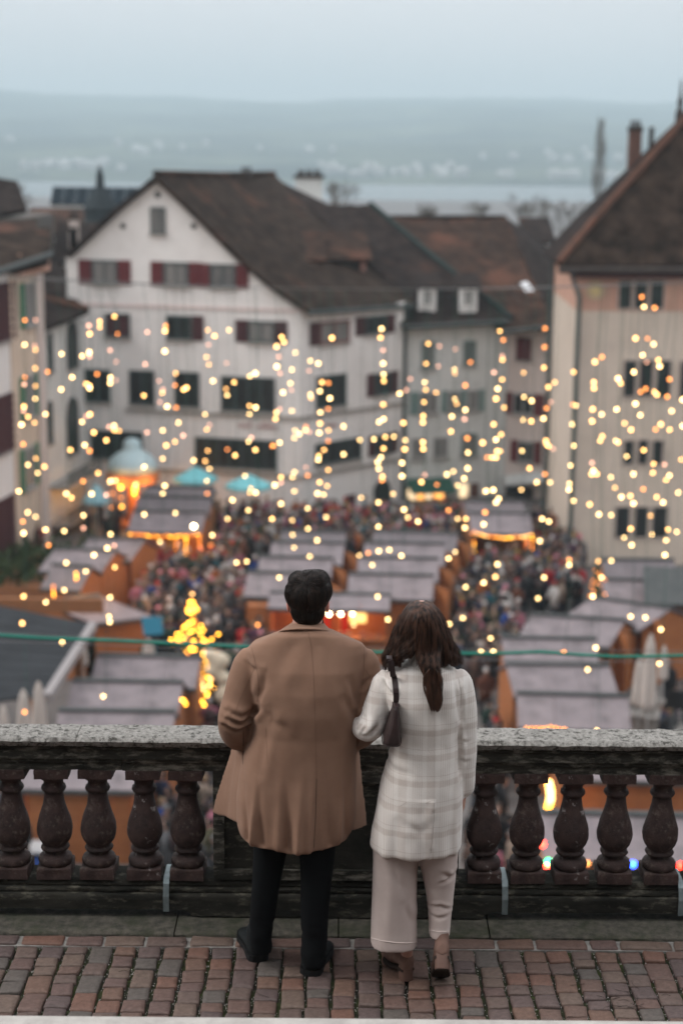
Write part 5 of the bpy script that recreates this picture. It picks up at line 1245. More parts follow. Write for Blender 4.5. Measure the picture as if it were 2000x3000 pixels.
special = [(1692, 1752, 'red', 'a grey beanie', 'beside the frosted tree', 1.05), (1567, 1700, 'blue', 'dark hair', 'in front of the right amber stall', 1.1), (1385, 1880, 'red', 'brown hair', 'in the right aisle', 1.0), (1400, 1905, 'pink', 'a pink hat', 'in the right aisle', 1.0),
           (1440, 1830, 'teal', 'blond hair', 'in the right aisle', 1.05), (1480, 1870, 'black', 'a white bobble hat', 'in the right aisle', 1), (1492, 1905, 'brown', 'a white bobble hat', 'in the right aisle', 1), (700, 1700, 'pink', 'brown hair', 'near the centre stalls', 1),
           (748, 1720, 'blue', 'a white bobble hat', 'near the centre stalls', 1), (540, 1620, 'white', 'dark hair', 'left of the centre', 1), (705, 1590, 'red', 'dark hair', 'in the dense far crowd', 1), (1395, 1740, 'white', 'a white bobble hat', 'in front of the right amber stall', 1.1),
           (500, 1860, 'white', 'a white bobble hat', 'beside the golden tree', 1.05), (600, 1800, 'white', 'brown hair', 'behind the golden tree', 1), (620, 1760, 'orange', 'a white bobble hat', 'behind the golden tree', 1), (672, 1930, 'black', 'a grey beanie', 'left of the man', 1),
           (735, 1560, 'orange', 'a mustard hat', 'in the dense far crowd', 1), (742, 1530, 'grey', 'a mustard hat', 'in the dense far crowd', 1), (1640, 1790, 'beige', 'brown hair', 'right of the right aisle', 1), (1620, 1800, 'white', 'a red hat', 'right of the right aisle', 1)]
for u, v, c_, h_, wh, s in special:
    q = G(u, v + 20, ZP)
    if free(q.x, q.y, .2): add_person(q.x, q.y, wh, CM[c_], HM[h_], s=s)
# person with a red top and white cuffs high on the left of the centre stalls
regions = [(400, 720, 1600, 1960, 150, 'in the left aisle'), (620, 1370, 1556, 1690, 240, 'in the dense far crowd'), (1315, 1700, 1640, 1800, 110, 'below the right amber stall'), (1330, 1520, 1800, 2010, 60, 'in the right aisle'),
           (1375, 1500, 2010, 2680, 26, 'low in the right aisle'), (400, 650, 2060, 2700, 34, 'low in the left aisle'), (620, 800, 1800, 2060, 22, 'just left of the man'), (180, 420, 1720, 1800, 14, 'between the left stalls'),
           (440, 720, 1410, 1480, 14, 'under the turquoise parasols'), (1500, 1620, 1580, 1650, 14, 'beside the right amber stall'), (0, 260, 2200, 2600, 12, 'behind the left balusters'), (1880, 2040, 2040, 2230, 6, 'by the fountain'), (960, 1110, 1870, 1950, 9, 'at the red food stall'), (240, 350, 1530, 1610, 7, 'by the left houses'), (30, 130, 1640, 1740, 7, 'by the left houses')]
cand = []
for u0, u1, v0, v1, n, wh in regions:
    k = 0; tries = 0
    while k < n and tries < n * 30:
        tries += 1
        q = G(cro.uniform(u0, u1), cro.uniform(v0, v1), ZP)
        if free(q.x, q.y, .43): placed.append((q.x, q.y)); cand.append((q.x, q.y, wh)); k += 1
NEAR = 296 - len(special)
cand.sort(key=lambda c: c[1] + (30 if c[2] in ('behind the left balusters', 'low in the left aisle') and c[1] < 43.5 else 0))
for x, y, wh in cand[:NEAR]: add_person(x, y, wh)
mass = dict(v=[], f=[], m=[], i=[])
for x, y, wh in cand[NEAR:]: add_person(x, y, wh, mass=mass)
me = bpy.data.meshes.new('far_crowd'); me.from_pydata(mass['v'], [], mass['f'])
for m_ in mass['m']: me.materials.append(m_)
me.polygons.foreach_set('material_index', mass['i']); me.polygons.foreach_set('use_smooth', [True] * len(mass['f'])); me.update()
o = bpy.data.objects.new('far_crowd', me); C.objects.link(o); tag(o, 'dense far crowd of people in dark winter clothes at the back of the square', 'crowd', kind='stuff')

for (u, v, Y, e_) in ((268, 1700, 58.5, 30), (420, 1660, 62, 45), (330, 1690, 60, 35), (1300, 1730, 58, 30), (450, 1600, 66, 40)):
    lamp(P(u, v, Y), e_, (1, .45, .14))
STR = [
'72,1126,p 71,1191,y 70,1204,p 64,1244,w 69,1301,o 56,1439,w 68,1528,o 70,1562,w 70,1747,y 66,1826,y 73,2086,o',
'74,938,o 73,1010,w 74,1105,o 83,1221,y 83,1362,w 82,1501,w',
'105,938,p 103,1013,p 105,1025,y 104,1079,y 105,1131,y 104,1168,w 102,1238,y 106,1343,y 111,1386,w 105,1514,w',
'140,1089,o 134,1213,w 131,1367,y 134,1552,w 143,1597,o 135,1764,w',
'181,1037,w 180,1141,w 195,1446,w 189,1556,w 195,1649,w 189,1729,w 183,1882,w',
'212,1105,w 207,1318,y 210,1458,y',
'241,1043,w 253,1125,y 253,1219,p 241,1236,w 249,1304,w 244,1410,o 245,1510,w 245,1547,p 252,1674,w',
'261,954,p 263,978,y 262,1032,w 263,1045,p 263,1130,y 263,1137,w 264,1214,y 276,1267,y 263,1321,o 269,1447,w 276,1626,w',
'293,942,y 293,958,y 285,1096,o 288,1386,y',
'320,1250,p 312,1290,y 312,1450,p 315,1606,w 303,2040,w',
'336,927,y 323,1026,p 324,1106,w 323,1122,w 335,1247,w 335,1260,y 325,1409,w 324,1565,w 335,1598,p 337,1662,y 323,1750,w 320,1806,w 322,1822,w',
'345,978,o 341,1060,p 340,1114,p 349,1262,y 338,1407,w',
'432,973,p 426,1067,p 422,1159,y 431,1267,p 423,1368,w 423,1507,w',
'466,1116,p 478,1141,p 476,1151,y 469,1178,p 477,1261,w 477,1344,w 477,1446,w 469,1588,w',
'485,955,o 484,970,y 483,1029,w 490,1191,w 487,1305,y 483,1423,w',
'515,1094,y 513,1129,o 516,1194,o 523,1238,w 513,1294,y 514,1503,w',
'547,1136,y 538,1141,y 537,1276,p',
'568,1349,w 568,1542,W',
'609,967,y 611,1010,p 605,1046,y 612,1068,y 601,1214,w 614,1245,p 606,1258,y 609,1320,y 601,1351,y 614,1373,w 606,1409,w 607,1446,o',
'629,984,y 624,1116,w 622,1568,w',
'671,967,w 664,1064,p 662,1139,y 666,1158,w 666,1317,o 667,1520,w',
'686,1120,y 689,1334,y 681,1465,w 693,1648,w',
'732,1102,w 731,1189,y 731,1213,w 728,1294,w 718,1394,w 735,1431,y 732,1443,y 727,1495,w 723,1645,w',
'748,1094,w 749,1194,w 736,1282,p 748,1318,y 749,1443,w',
'755,1831,o',
'810,1015,y 811,1074,w 809,1209,y 807,1227,y 799,1306,o 805,1421,w 797,1520,y',
'825,987,y 832,1002,y 817,1045,p 820,1094,p 829,1150,w 819,1199,p 819,1297,w 823,1398,y 823,1414,p 823,1476,w 818,1692,w',
'865,1033,w 855,1083,w 851,1123,w 854,1143,p 855,1204,w 864,1261,w 862,1283,w 862,1383,w 857,1398,w 862,1439,w 856,1524,w 857,1567,w 861,1604,w',
'876,1271,w',
'909,1057,w 905,1086,p 909,1156,w 911,1165,y 896,1250,o 895,1260,w 907,1266,p 896,1369,p 901,1393,o 901,1489,w 902,1549,w 907,1630,w',
'932,1065,w 943,1120,y 937,1146,w 938,1208,w 937,1241,y 935,1268,w 934,1336,y 932,1347,w 936,1413,y 930,1446,w 929,1583,w',
'962,1122,o 961,1198,o 962,1261,y 961,1292,o 949,1318,y 961,1377,y 958,1424,y 948,1449,w 955,1515,w',
'972,990,y 966,1167,w',
'1006,1249,w 1006,1331,w',
'1054,1289,w 1057,1458,w 1052,1627,w',
'1095,1287,w 1078,1620,o 1090,1655,w',
'1117,963,w 1114,989,y 1122,1026,p 1122,1065,w 1122,1185,y 1110,1236,w 1115,1340,w 1106,1354,w 1109,1373,w 1120,1396,y 1119,1407,o 1108,1472,w 1108,1543,w 1109,1614,w 1106,1748,w',
'1123,1097,w 1124,1116,y 1123,1228,w 1128,1280,y 1123,1314,y 1140,1611,w 1136,1815,w',
'1153,1279,w 1151,1447,w',
'1170,1153,w 1181,1239,y 1185,1316,y 1177,1356,w 1177,1395,w 1183,1493,w 1175,1628,w',
'1201,1110,p 1190,1143,p 1187,1290,w 1194,1516,w',
'1239,1219,y 1238,1237,y 1238,1296,y 1239,1315,y 1234,1412,y 1224,1528,w',
'1254,1007,y 1247,1065,y 1244,1120,w 1246,1142,y 1242,1178,y 1243,1391,p',
'1286,1014,p 1283,1073,p 1277,1150,y 1279,1420,o',
'1323,1220,w 1320,1264,y 1308,1390,w 1313,1495,o 1313,1636,w 1315,1828,w',
'1333,1023,p 1330,1082,w 1331,1094,y 1331,1169,w 1337,1183,y 1327,1381,w 1339,1422,w 1340,1520,w 1333,1617,w',
'1362,1129,o 1362,1201,w 1360,1228,p 1368,1284,o 1370,1326,w 1369,1372,w 1359,1402,w 1364,1520,y 1361,1546,w 1363,1720,w 1355,1811,w',
'1377,1061,o',
'1413,1297,y 1422,1439,w 1420,1501,o 1416,1536,w 1416,1707,w 1408,1910,w',
'1440,1340,y 1425,1340,o 1436,1870,w',
'1446,1091,p 1457,1139,w 1452,1168,y 1445,1243,y 1452,1288,w 1455,1322,y 1452,1340,y 1444,1436,w 1460,1461,w 1452,1472,w 1456,1653,w 1450,1690,y 1444,1909,w',
'1463,970,y 1473,996,o 1470,1043,p 1471,1054,y 1470,1112,y 1476,1194,y 1467,1273,y 1464,1322,y',
'1533,1092,y 1534,1163,w 1531,1230,w 1528,1321,w 1526,1435,w',
'1556,1174,w 1555,1234,y 1550,1372,y',
'1571,1413,w 1587,1520,w 1580,1585,w 1575,1753,w',
'1596,962,o 1594,1017,o 1592,1077,y 1605,1134,y 1600,1196,o 1591,1226,w 1598,1291,y 1599,1301,y 1606,1307,y 1595,1389,o 1607,1528,w 1593,1692,w',
'1624,1120,y 1613,1178,p 1619,1315,p 1610,1413,w',
'1665,1434,w 1666,1640,o 1666,1655,w 1650,1910,o',
'1679,1090,y 1677,1185,o 1675,1243,w 1679,1306,w 1670,1364,w 1667,1417,w 1679,1467,w',
'1686,1188,w',
'1735,1199,y 1733,1234,y 1733,1356,p 1737,1379,w 1732,1389,y 1726,1478,y 1735,1747,w 1720,1962,w',
'1741,1060,y 1738,1120,y 1739,1137,y 1747,1389,y 1753,1507,w 1744,1898,w 1747,2141,w',
'1762,1046,o 1761,1214,w 1763,1278,y 1757,1291,y 1761,1692,w',
'1802,1291,w 1788,1398,w 1800,1429,y 1789,1509,w 1789,1643,w',
'1809,1109,w 1817,1123,y 1805,1199,w 1809,1296,y 1819,1456,w',
'1828,1240,y 1834,1337,w 1827,1575,w',
'1860,991,y 1855,1090,w 1860,1183,w 1847,1259,y 1854,1389,w 1845,1453,y 1854,1475,w 1846,1549,y 1849,1597,w 1846,1806,w',
'1878,870,o 1885,899,w 1881,1040,w 1890,1139,o 1875,1148,o 1874,1216,w 1884,1319,y 1883,1433,o 1889,1809,w',
'1895,992,o 1893,1061,p 1904,1511,y 1908,1566,w',
'1916,902,o 1913,1008,w 1927,1055,y 1915,1148,y 1923,1156,y 1919,1258,o 1913,1359,y 1911,1385,y 1922,1456,y',
'1931,1073,w 1934,1243,y 1945,1361,p 1941,1472,w 1946,1626,w 1934,1844,w 1930,1944,w',
'1960,1111,o 1953,1162,o 1966,1204,w 1960,1259,y 1959,1393,w 1950,1406,y 1955,1551,y 1950,1583,w',
'1994,1346,y 1985,1443,w 1981,1558,w',
'1998,1171,w 1998,1248,w',
]
# ------------------------------------------------------------ light curtain: strings hanging from cables over the square
# each entry lists the bulbs of one hanging string (surveyed from the photograph), each string hangs from one of the span cables
SPANS = [34.0, 38.5, 43.0, 48.0, 53.5]
ST_MEDZ = {}
def cable_z(Y, x): return P(1000, 1500 - 0, Y).z * 0 + (CAMH - Y * math.tan(math.atan((835 - 460) / F))) + .00055 * x * x * 6
M_cord = pm('green_cord', (.015, .07, .05), (.02, .09, .065), 5, rough=.6)
M_steel = pm('steel_cable', (.16, .16, .16), rough=.7)
M_cable = pm('teal_cable', (.01, .16, .115), (.014, .21, .15), 6, rough=.5)
lr = random.Random(21)
HUE = {'w': 'warm white', 'y': 'yellow', 'o': 'orange', 'p': 'dim pinkish', 'W': 'bright white'}
def area(u):
    for lim, nm in ((135, 'before the left houses'), (300, 'beside the left houses'), (700, 'before the white gable'), (900, 'at the white gable corner'), (1180, 'before the white side wing'), (1470, 'before the shop house'), (1615, 'before the pink house'), (1700, 'at the corner of the beige building')):
        if u < lim: return nm
    return 'before the beige building'
ordn = {}
for si, s in enumerate(STR):
    bl = [q.split(',') for q in s.split()]; bl = [(float(a), float(b), k) for a, b, k in bl]
    Y = SPANS[(si * 2 + (si // 5)) % 5]
    if any(b > 1660 for _, b, _k in bl): Y = min(Y, 38.5)
    if any(b > 1900 for _, b, _k in bl): Y = SPANS[0]
    um = sum(q[0] for q in bl) / len(bl); ps = [P(a, b, Y + lr.uniform(-.12, .12)) for a, b, k in bl]
    xm = sum(p.x for p in ps) / len(ps); zt = cable_z(Y, xm)
    top = Vector((xm, Y, zt))
    n_ = len(bl); ks = [k for _, _, k in bl]; main = HUE[max(set(ks), key=ks.count)]; where = area(um); ordn[where] = ordn.get(where, 0) + 1
    nth = ['first', 'second', 'third', 'fourth', 'fifth', 'sixth', 'seventh', 'eighth', 'ninth', 'tenth', 'eleventh', 'twelfth', 'thirteenth', 'fourteenth', 'fifteenth'][ordn[where] - 1]
    lb = f"{main} light string, {nth} from the left {where}"
    t = thing('hanging_light_string', lb, 'string lights', tuple(top), 0, 'strings of bulbs hanging over the square')
    g = MB(); g.tube([top] + [p + Vector((.045, 0, .045)) for p in ps], .005, 4, caps=False); obj('cord', g, M_cord, t)
    for (a, b, k), p in zip(bl, ps): bulb({'W': 's'}.get(k, k), p, t, lr.uniform(.92, 1.08))
for i, Y in enumerate(SPANS):
    x0, x1 = -24, 24
    g = MB(); g.tube([(x0 + (x1 - x0) * k / 24, Y, cable_z(Y, x0 + (x1 - x0) * k / 24)) for k in range(25)], .0045, 5)
    tag(obj('span_cable', g, M_steel), ['nearest thin cable spanning the square, carrying light strings', 'second thin cable spanning the square above the stalls', 'middle thin cable spanning the square with light strings', 'fourth thin cable spanning the square toward the white house', 'farthest thin cable spanning the square before the white house'][i], 'cable', 'span cables over the square')
# the near teal cable crossing the picture with its two thin wires
def curve_pts(px, Y, n=40):
    o_ = []
    for i in range(len(px) - 1):
        for k in range(8):
            f = k / 8; a, b = px[i], px[i + 1]; o_.append(P(a[0] + (b[0] - a[0]) * f, a[1] + (b[1] - a[1]) * f, Y))
    o_.append(P(px[-1][0], px[-1][1], Y)); return o_
g = MB(); g.tube(curve_pts([(-4200, 1700), (-120, 1855), (0, 1861), (120, 1869), (330, 1877), (520, 1886), (700, 1894), (900, 1905), (1100, 1911), (1300, 1914), (1440, 1915), (1580, 1910), (1680, 1917), (1800, 1924), (1900, 1923), (2120, 1917), (6200, 1750)], 15.5), .017, 8)
tag(obj('near_cable', g, M_cable), 'teal green cable crossing the whole picture behind the couple', 'cable')
g = MB(); g.tube(curve_pts([(-4200, 1690), (-120, 1848), (300, 1868), (800, 1893), (1300, 1902), (2120, 1909), (6200, 1740)], 15.8), .0035, 5)
tag(obj('near_wire', g, M_steel), 'thin pale wire just above the teal cable', 'wire')
g = MB(); g.tube(curve_pts([(-4200, 1715), (-120, 1875), (300, 1890), (800, 1913), (1300, 1932), (2120, 1940), (6200, 1770)], 15.2), .0035, 5)
tag(obj('near_wire', g, M_steel), 'thin pale wire just below the teal cable', 'wire')
# ------------------------------------------------------------ the couple at the balustrade
def ring(v, uL, uR, yc, hd, n=56, e=2.4, yshift=0, z=None):
    """superelliptic cross-section whose sides reach the given pixels at depth yc"""
    a, b = P(uL, v, yc), P(uR, v, yc); zc = (a.z + b.z) / 2 if z is None else z
    xc, ra = (a.x + b.x) / 2, (b.x - a.x) / 2; o_ = []
    for j in range(n):
        t = 2 * math.pi * j / n; c_, s_ = math.cos(t), math.sin(t)
        o_.append(Vector((xc + ra * math.copysign(abs(c_) ** (2 / e), c_), yc + yshift + hd * math.copysign(abs(s_) ** (2 / e), s_), zc)))
    return o_
def limb(px, n=20):
    """px: list of (u, v, Y, radius)"""
    m = MB(); pts = [P(u, v, Y) for u, v, Y, r in px]; rs = [q[3] for q in px]
    # Catmull-Rom smoothing
    P2, R2_ = [], []
    for i in range(len(pts) - 1):
        p0, p1, p2, p3 = pts[max(i - 1, 0)], pts[i], pts[i + 1], pts[min(i + 2, len(pts) - 1)]
        for k in range(5):
            t = k / 5; P2.append(.5 * ((2 * p1) + (p2 - p0) * t + (2 * p0 - 5 * p1 + 4 * p2 - p3) * t * t + (3 * p1 - p0 - 3 * p2 + p3) * t ** 3)); R2_.append(rs[i] + (rs[i + 1] - rs[i]) * t)
    P2.append(pts[-1]); R2_.append(rs[-1]); return m.tube(P2, R2_, n)
def merge(*ms):
    g = MB()
    for m in ms: g.add(m.v, m.f)
    return g
def crease(V, N, path, wd, dp, ridge=.6, yb=None, front=False):
    pl = np.array([[p.x, p.z] for p in path]); q = V[:, [0, 2]]; best = np.full(len(V), 1e9); sgn = np.zeros(len(V)); tt = np.zeros(len(V))
    tot = 0; segs = []
    for i in range(len(pl) - 1): segs.append(np.linalg.norm(pl[i + 1] - pl[i]))
    L_ = sum(segs)
    for i in range(len(pl) - 1):
        a, b = pl[i], pl[i + 1]; d = b - a; t = np.clip(((q - a) @ d) / (d @ d), 0, 1); c_ = a + t[:, None] * d; dist = np.linalg.norm(q - c_, axis=1); m = dist < best
        best[m] = dist[m]; sgn[m] = np.sign((d[0] * (q[:, 1] - a[1]) - d[1] * (q[:, 0] - a[0])))[m]; tt[m] = ((tot + t * segs[i]) / L_)[m]; tot += segs[i]
    fade = np.sin(np.pi * np.clip(tt, .04, .96)) ** .5; k = (N[:, 1] < .25) if not front else np.ones(len(V), bool)
    sd = best * sgn
    h = (-dp * np.exp(-(best / wd) ** 2) + dp * ridge * np.exp(-((sd - 1.8 * wd) / (1.1 * wd)) ** 2)) * fade * k
    V += N * h[:, None]
def px(lst, Y): return [P(u, v, Y) for u, v in lst]
def noisedisp(V, N, f):
    for i in range(len(V)):
        h = f(V[i]); V[i] += N[i] * h
def project(bvh, pts, off=.0012):
    o_ = []
    for u, v in pts:
        d = ray(u, v).normalized(); h = bvh.ray_cast(CAMP, d)
        if h[0] is not None: o_.append(h[0] + h[1] * off)
    return o_
def dens(pts, n=6):
    o_ = []
    for i in range(len(pts) - 1):
        for k in range(n): t = k / n; o_.append((pts[i][0] + (pts[i + 1][0] - pts[i][0]) * t, pts[i][1] + (pts[i + 1][1] - pts[i][1]) * t))
    return o_ + [pts[-1]]
def seam(bvh, pts, r, mat, parent, name='seam', off=.0006):
    q = project(bvh, dens(pts), off)
    if len(q) < 3: return
    g = MB(); g.tube(q, r, 5); return obj(name, g, mat, parent)
def cloth(name, c, c2, weave=700, bump=.0006, sheen=.25, rough=.95):
    return pm(name, c, c2, 8, rough=rough, bump=bump, bscale=weave, detail=3, sheen=sheen, spec=.15)
M_camel = cloth('camel_wool', (.245, .143, .098), (.268, .160, .111), 420, .0010, .06)
M_camels = pm('camel_seam', (.15, .082, .055)); M_slit = pm('painted_slit_shade', (.03, .018, .014))  # near-black colour paints the shade in the pocket slit and vent
M_skinp = pm('skin', (.46, .26, .20), (.52, .31, .25), 12, rough=.5, bump=.0004, bscale=200)
M_ear = pm('ear_skin', (.50, .19, .15), (.56, .24, .20), 12, rough=.5)
M_blackt = cloth('black_trousers', (.0035, .004, .005), (.005, .006, .007), 300, .0006, 0, .9)
M_bshoe = pm('black_suede', (.005, .007, .008), (.009, .012, .013), 60, rough=.8, bump=.001, bscale=300)
M_bsole = pm('black_rubber', (.008, .009, .010), rough=.6)
def hand_mb(wrist, dirv, palm_n, s=1.0, curl=.5, thumb=1):
    """palm, four bent fingers of different length and a thumb"""
    d = dirv.normalized(); n = palm_n.normalized(); sd = d.cross(n).normalized(); g = MB(); pc = wrist + d * .045 * s
    rings = []
    for t, wd, th in ((0, .026, .020), (.03, .034, .017), (.06, .041, .015), (.085, .040, .013), (.095, .036, .011)):
        rings.append([wrist + d * t * s + (sd * math.cos(a) * wd + n * math.sin(a) * th) * s for a in [2 * math.pi * j / 12 for j in range(12)]])
    g.loft(rings)
    for k, (o_, ln) in enumerate(((-.030, .062), (-.010, .072), (.010, .068), (.029, .054))):
        p = wrist + (d * .088 + sd * o_) * s; dd = d.copy(); pts = [p - d * .02 * s, p]
        for q, fr in enumerate((.45, .32, .23)):
            dd = (dd + n * math.tan(curl * (.5 + .35 * q))).normalized(); pts.append(pts[-1] + dd * ln * fr * s)
        g.tube(pts, [.0085 * s, .0088 * s, .0082 * s, .0075 * s, .006 * s], 8)
    p = wrist + (d * .02 - sd * thumb * .022) * s; dd = (d * .8 - sd * thumb * .75 + n * .2).normalized(); g.tube([p, p + dd * .035 * s, p + (dd * .035 + (dd + d * .6).normalized() * .028) * s, p + (dd * .035 + (dd + d * .6).normalized() * .028 + d * .02) * s], [.013 * s, .011 * s, .009 * s, .007 * s], 8)
    return g
def head_mb(c, s=1.0, wf=1.0):
    """c: centre of the skull; the face looks away from the viewer (+y)"""
    g = MB(); c = Vector(c)
    g.ball(c, (.073 * s * wf, .092 * s, .098 * s), 24, 16); g.ball(c + Vector((0, .030, -.055)) * s, (.058 * s * wf, .062 * s, .070 * s), 20, 14)
    g.ball(c + Vector((0, .062, -.105)) * s, (.030 * s, .028 * s, .022 * s), 14, 10)       # chin
    g.loft([[c + Vector((x * s, y * s, z * s)) for x, y, z in tri] for tri in (((-.009, .085, -.005), (.009, .085, -.005), (.009, .098, -.005), (-.009, .098, -.005)), ((-.016, .085, -.045), (.016, .085, -.045), (.011, .116, -.042), (-.011, .116, -.042)), ((-.014, .08, -.052), (.014, .08, -.052), (.008, .10, -.052), (-.008, .10, -.052)))])
    g.ball(c + Vector((-.028, .078, .012)) * s, (.018 * s, .012 * s, .006 * s), 10, 6); g.ball(c + Vector((.028, .078, .012)) * s, (.018 * s, .012 * s, .006 * s), 10, 6)
    g.ball(c + Vector((0, .088, -.075)) * s, (.022 * s, .010 * s, .006 * s), 10, 6); g.ball(c + Vector((0, .086, -.085)) * s, (.020 * s, .011 * s, .006 * s), 10, 6)
    for sx in (-1, 1): g.ball(c + Vector((sx * .076 * wf, .004, -.028)) * s, (.012 * s, .020 * s, .032 * s), 12, 10)
    return g
def face_parts(c, s, parent):
    M_eye = pm('eye_white', (.6, .58, .55), rough=.3); M_iris = pm('brown_iris', (.03, .015, .01), rough=.2); M_lip = pm('lips', (.42, .15, .13), rough=.5)
    for sx in (-1, 1):
        g = MB(); g.ball(c + Vector((sx * .028, .083, -.004)) * s, .0105 * s, 12, 8); e_ = obj('eye', g, M_eye, parent, smooth=True)
        g = MB(); g.ball(c + Vector((sx * .028, .0915, -.004)) * s, .0048 * s, 10, 6); obj('iris', g, M_iris, e_, smooth=True)
    g = MB(); g.ball(c + Vector((0, .0975, -.080)) * s, (.019 * s, .004 * s, .008 * s), 12, 6); obj('mouth', g, M_lip, parent, smooth=True)
def hairmat(name, col, rough=.35):
    m = bpy.data.materials.new(name); m.use_nodes = True; n = m.node_tree.nodes; b = n['Principled BSDF']; b.inputs['Roughness'].default_value = rough; b.inputs['Specular IOR Level'].default_value = .35
    g_ = n.new('ShaderNodeNewGeometry'); mp_ = n.new('ShaderNodeMapping'); mp_.inputs['Scale'].default_value = (1, 1, .10); tx = n.new('ShaderNodeTexNoise'); tx.inputs['Scale'].default_value = 75; tx.inputs['Detail'].default_value = 4
    r = n.new('ShaderNodeValToRGB'); r.color_ramp.elements[0].color = lin(tuple(c * .35 for c in col)); r.color_ramp.elements[1].color = lin(tuple(c * 3.4 for c in col)); r.color_ramp.elements[1].position = .72; r.color_ramp.elements[0].position = .38
    l = m.node_tree.links.new; l(g_.outputs['Position'], mp_.inputs[0]); l(mp_.outputs[0], tx.inputs['Vector']); l(tx.outputs[0], r.inputs[0]); l(r.outputs[0], b.inputs['Base Color']); return m
def hair_curves(name, strands, radius, mat, parent):
    cu = bpy.data.hair_curves.new(name); cu.add_curves([len(s) for s in strands]); po = world_loc(parent)
    arr = np.array([tuple(Vector(p) - po) for s in strands for p in s], dtype=np.float32)
    cu.attributes['position'].data.foreach_set('vector', arr.ravel())
    ra = cu.attributes.get('radius') or cu.attributes.new('radius', 'FLOAT', 'POINT'); rr = []
    for s in strands: n = len(s); rr += [radius * (1 - .75 * (k / (n - 1)) ** 2) for k in range(n)]
    ra.data.foreach_set('value', rr); cu.materials.append(mat)
    o = bpy.data.objects.new(name, cu); C.objects.link(o); o.parent = parent; return o

# ======== the man
YM = 6.60
man = thing('person', 'man with short dark hair in a long camel overcoat and black trousers, seen from behind', 'person', (P(860, 2830, 6.6).x, 6.6, 0), 0, 'couple at the balustrade')
hc = P(902, 1752, 6.62)
bd = merge(head_mb(hc, 1.0, 1.04), limb([(902, 1790, 6.61, .062), (900, 1850, 6.60, .064), (900, 1880, 6.60, .09)]),
           MB().loft([ring(1885, 790, 1010, YM, .09), ring(1950, 775, 1030, YM, .12), ring(2100, 790, 1015, YM, .13), ring(2300, 785, 1010, YM, .13), ring(2400, 780, 1005, YM, .12)]),
           limb([(760, 1930, 6.6, .055), (703, 2050, 6.58, .05), (684, 2105, 6.56, .045), (705, 2155, 6.74, .038), (735, 2175, 6.80, .03)]), limb([(1040, 1930, 6.6, .055), (1072, 2050, 6.58, .05), (1078, 2105, 6.57, .045), (1062, 2160, 6.74, .038), (1035, 2180, 6.80, .03)]),
           hand_mb(P(735, 2178, 6.80), Vector((.5, .25, -.6)), Vector((.4, -.3, .2)), 1.0, .35), hand_mb(P(1035, 2185, 6.80), Vector((-.5, .25, -.6)), Vector((-.4, -.3, .2)), 1.0, .35, -1),
           limb([(800, 2380, 6.6, .08), (785, 2550, 6.61, .06), (765, 2720, 6.62, .045), (762, 2770, 6.63, .035)]), limb([(930, 2380, 6.58, .08), (925, 2550, 6.56, .06), (920, 2740, 6.55, .045), (918, 2800, 6.55, .035)]))
V, N, Fs = fuse(bd, .0065, 3); obj_body = from_arrays('body', [tuple(x) for x in V], Fs, M_skinp, man)
face_parts(hc, 1.0, man)
for sx in (-1, 1):
    g = MB(); g.ball(hc + Vector((sx * .0815, .004, -.030)), (.0085, .020, .034), 12, 10); obj('ear', g, M_ear, man, smooth=True)
# overcoat
def hemz(rg, f): 
    xs_ = [p.x for p in rg]; x0, x1 = min(xs_), max(xs_)
    return [Vector((p.x, p.y, p.z + f((p.x - x0) / (x1 - x0)))) for p in rg]
YB = 6.42
secs = [(1846, 852, 952, .075, 0), (1853, 822, 982, .095, 0), (1866, 782, 1020, .115, -.005), (1884, 738, 1064, .12, -.01), (1902, 722, 1076, .13, -.015), (1940, 728, 1070, .155, -.02), (2000, 738, 1060, .175, -.02), (2060, 748, 1051, .185, -.015), (2130, 741, 1046, .19, 0),
        (2190, 720, 1043, .195, 0), (2260, 700, 1044, .20, 0), (2340, 692, 1045, .205, 0), (2390, 692, 1040, .205, 0), (2415, 696, 1034, .205, 0)]
def arch(rg, k, hd=.11): return [Vector((p.x, p.y, p.z + k * max(0, 6.60 - p.y) / hd)) for p in rg]
rs = [arch(ring(v, a, b, YM, d, 56, 2.5, ys), k) for (v, a, b, d, ys), k in zip(secs, [.050, .046, .034, .020, .008] + [0] * 20)]
hf = lambda t: .016 * abs(2 * t - 1) ** 3 + .005 * math.sin(t * 8.0 + .2) * (1 - abs(2 * t - 1)) - .010 * max(0, min(1, (t - .42) * 25)) * max(0, min(1, (.70 - t) * 10))
rs.append(hemz(ring(2430, 700, 1028, YM, .205, 56, 2.5), lambda t: hf(t) * .6)); rs.append(hemz(ring(2441, 704, 1024, YM, .203, 56, 2.5), hf))
torso = MB().loft(rs)
slL = limb([(748, 1916, 6.60, .054), (731, 1946, 6.59, .071), (713, 2000, 6.58, .069), (700, 2050, 6.57, .069), (687, 2098, 6.555, .072), (688, 2135, 6.60, .070), (700, 2158, 6.70, .060), (722, 2170, 6.80, .052)], 28)
slR = limb([(1048, 1916, 6.60, .054), (1060, 1946, 6.59, .071), (1070, 2000, 6.58, .068), (1078, 2050, 6.57, .067), (1080, 2098, 6.56, .068), (1072, 2132, 6.62, .064), (1058, 2150, 6.72, .058), (1040, 2165, 6.80, .052)], 28)
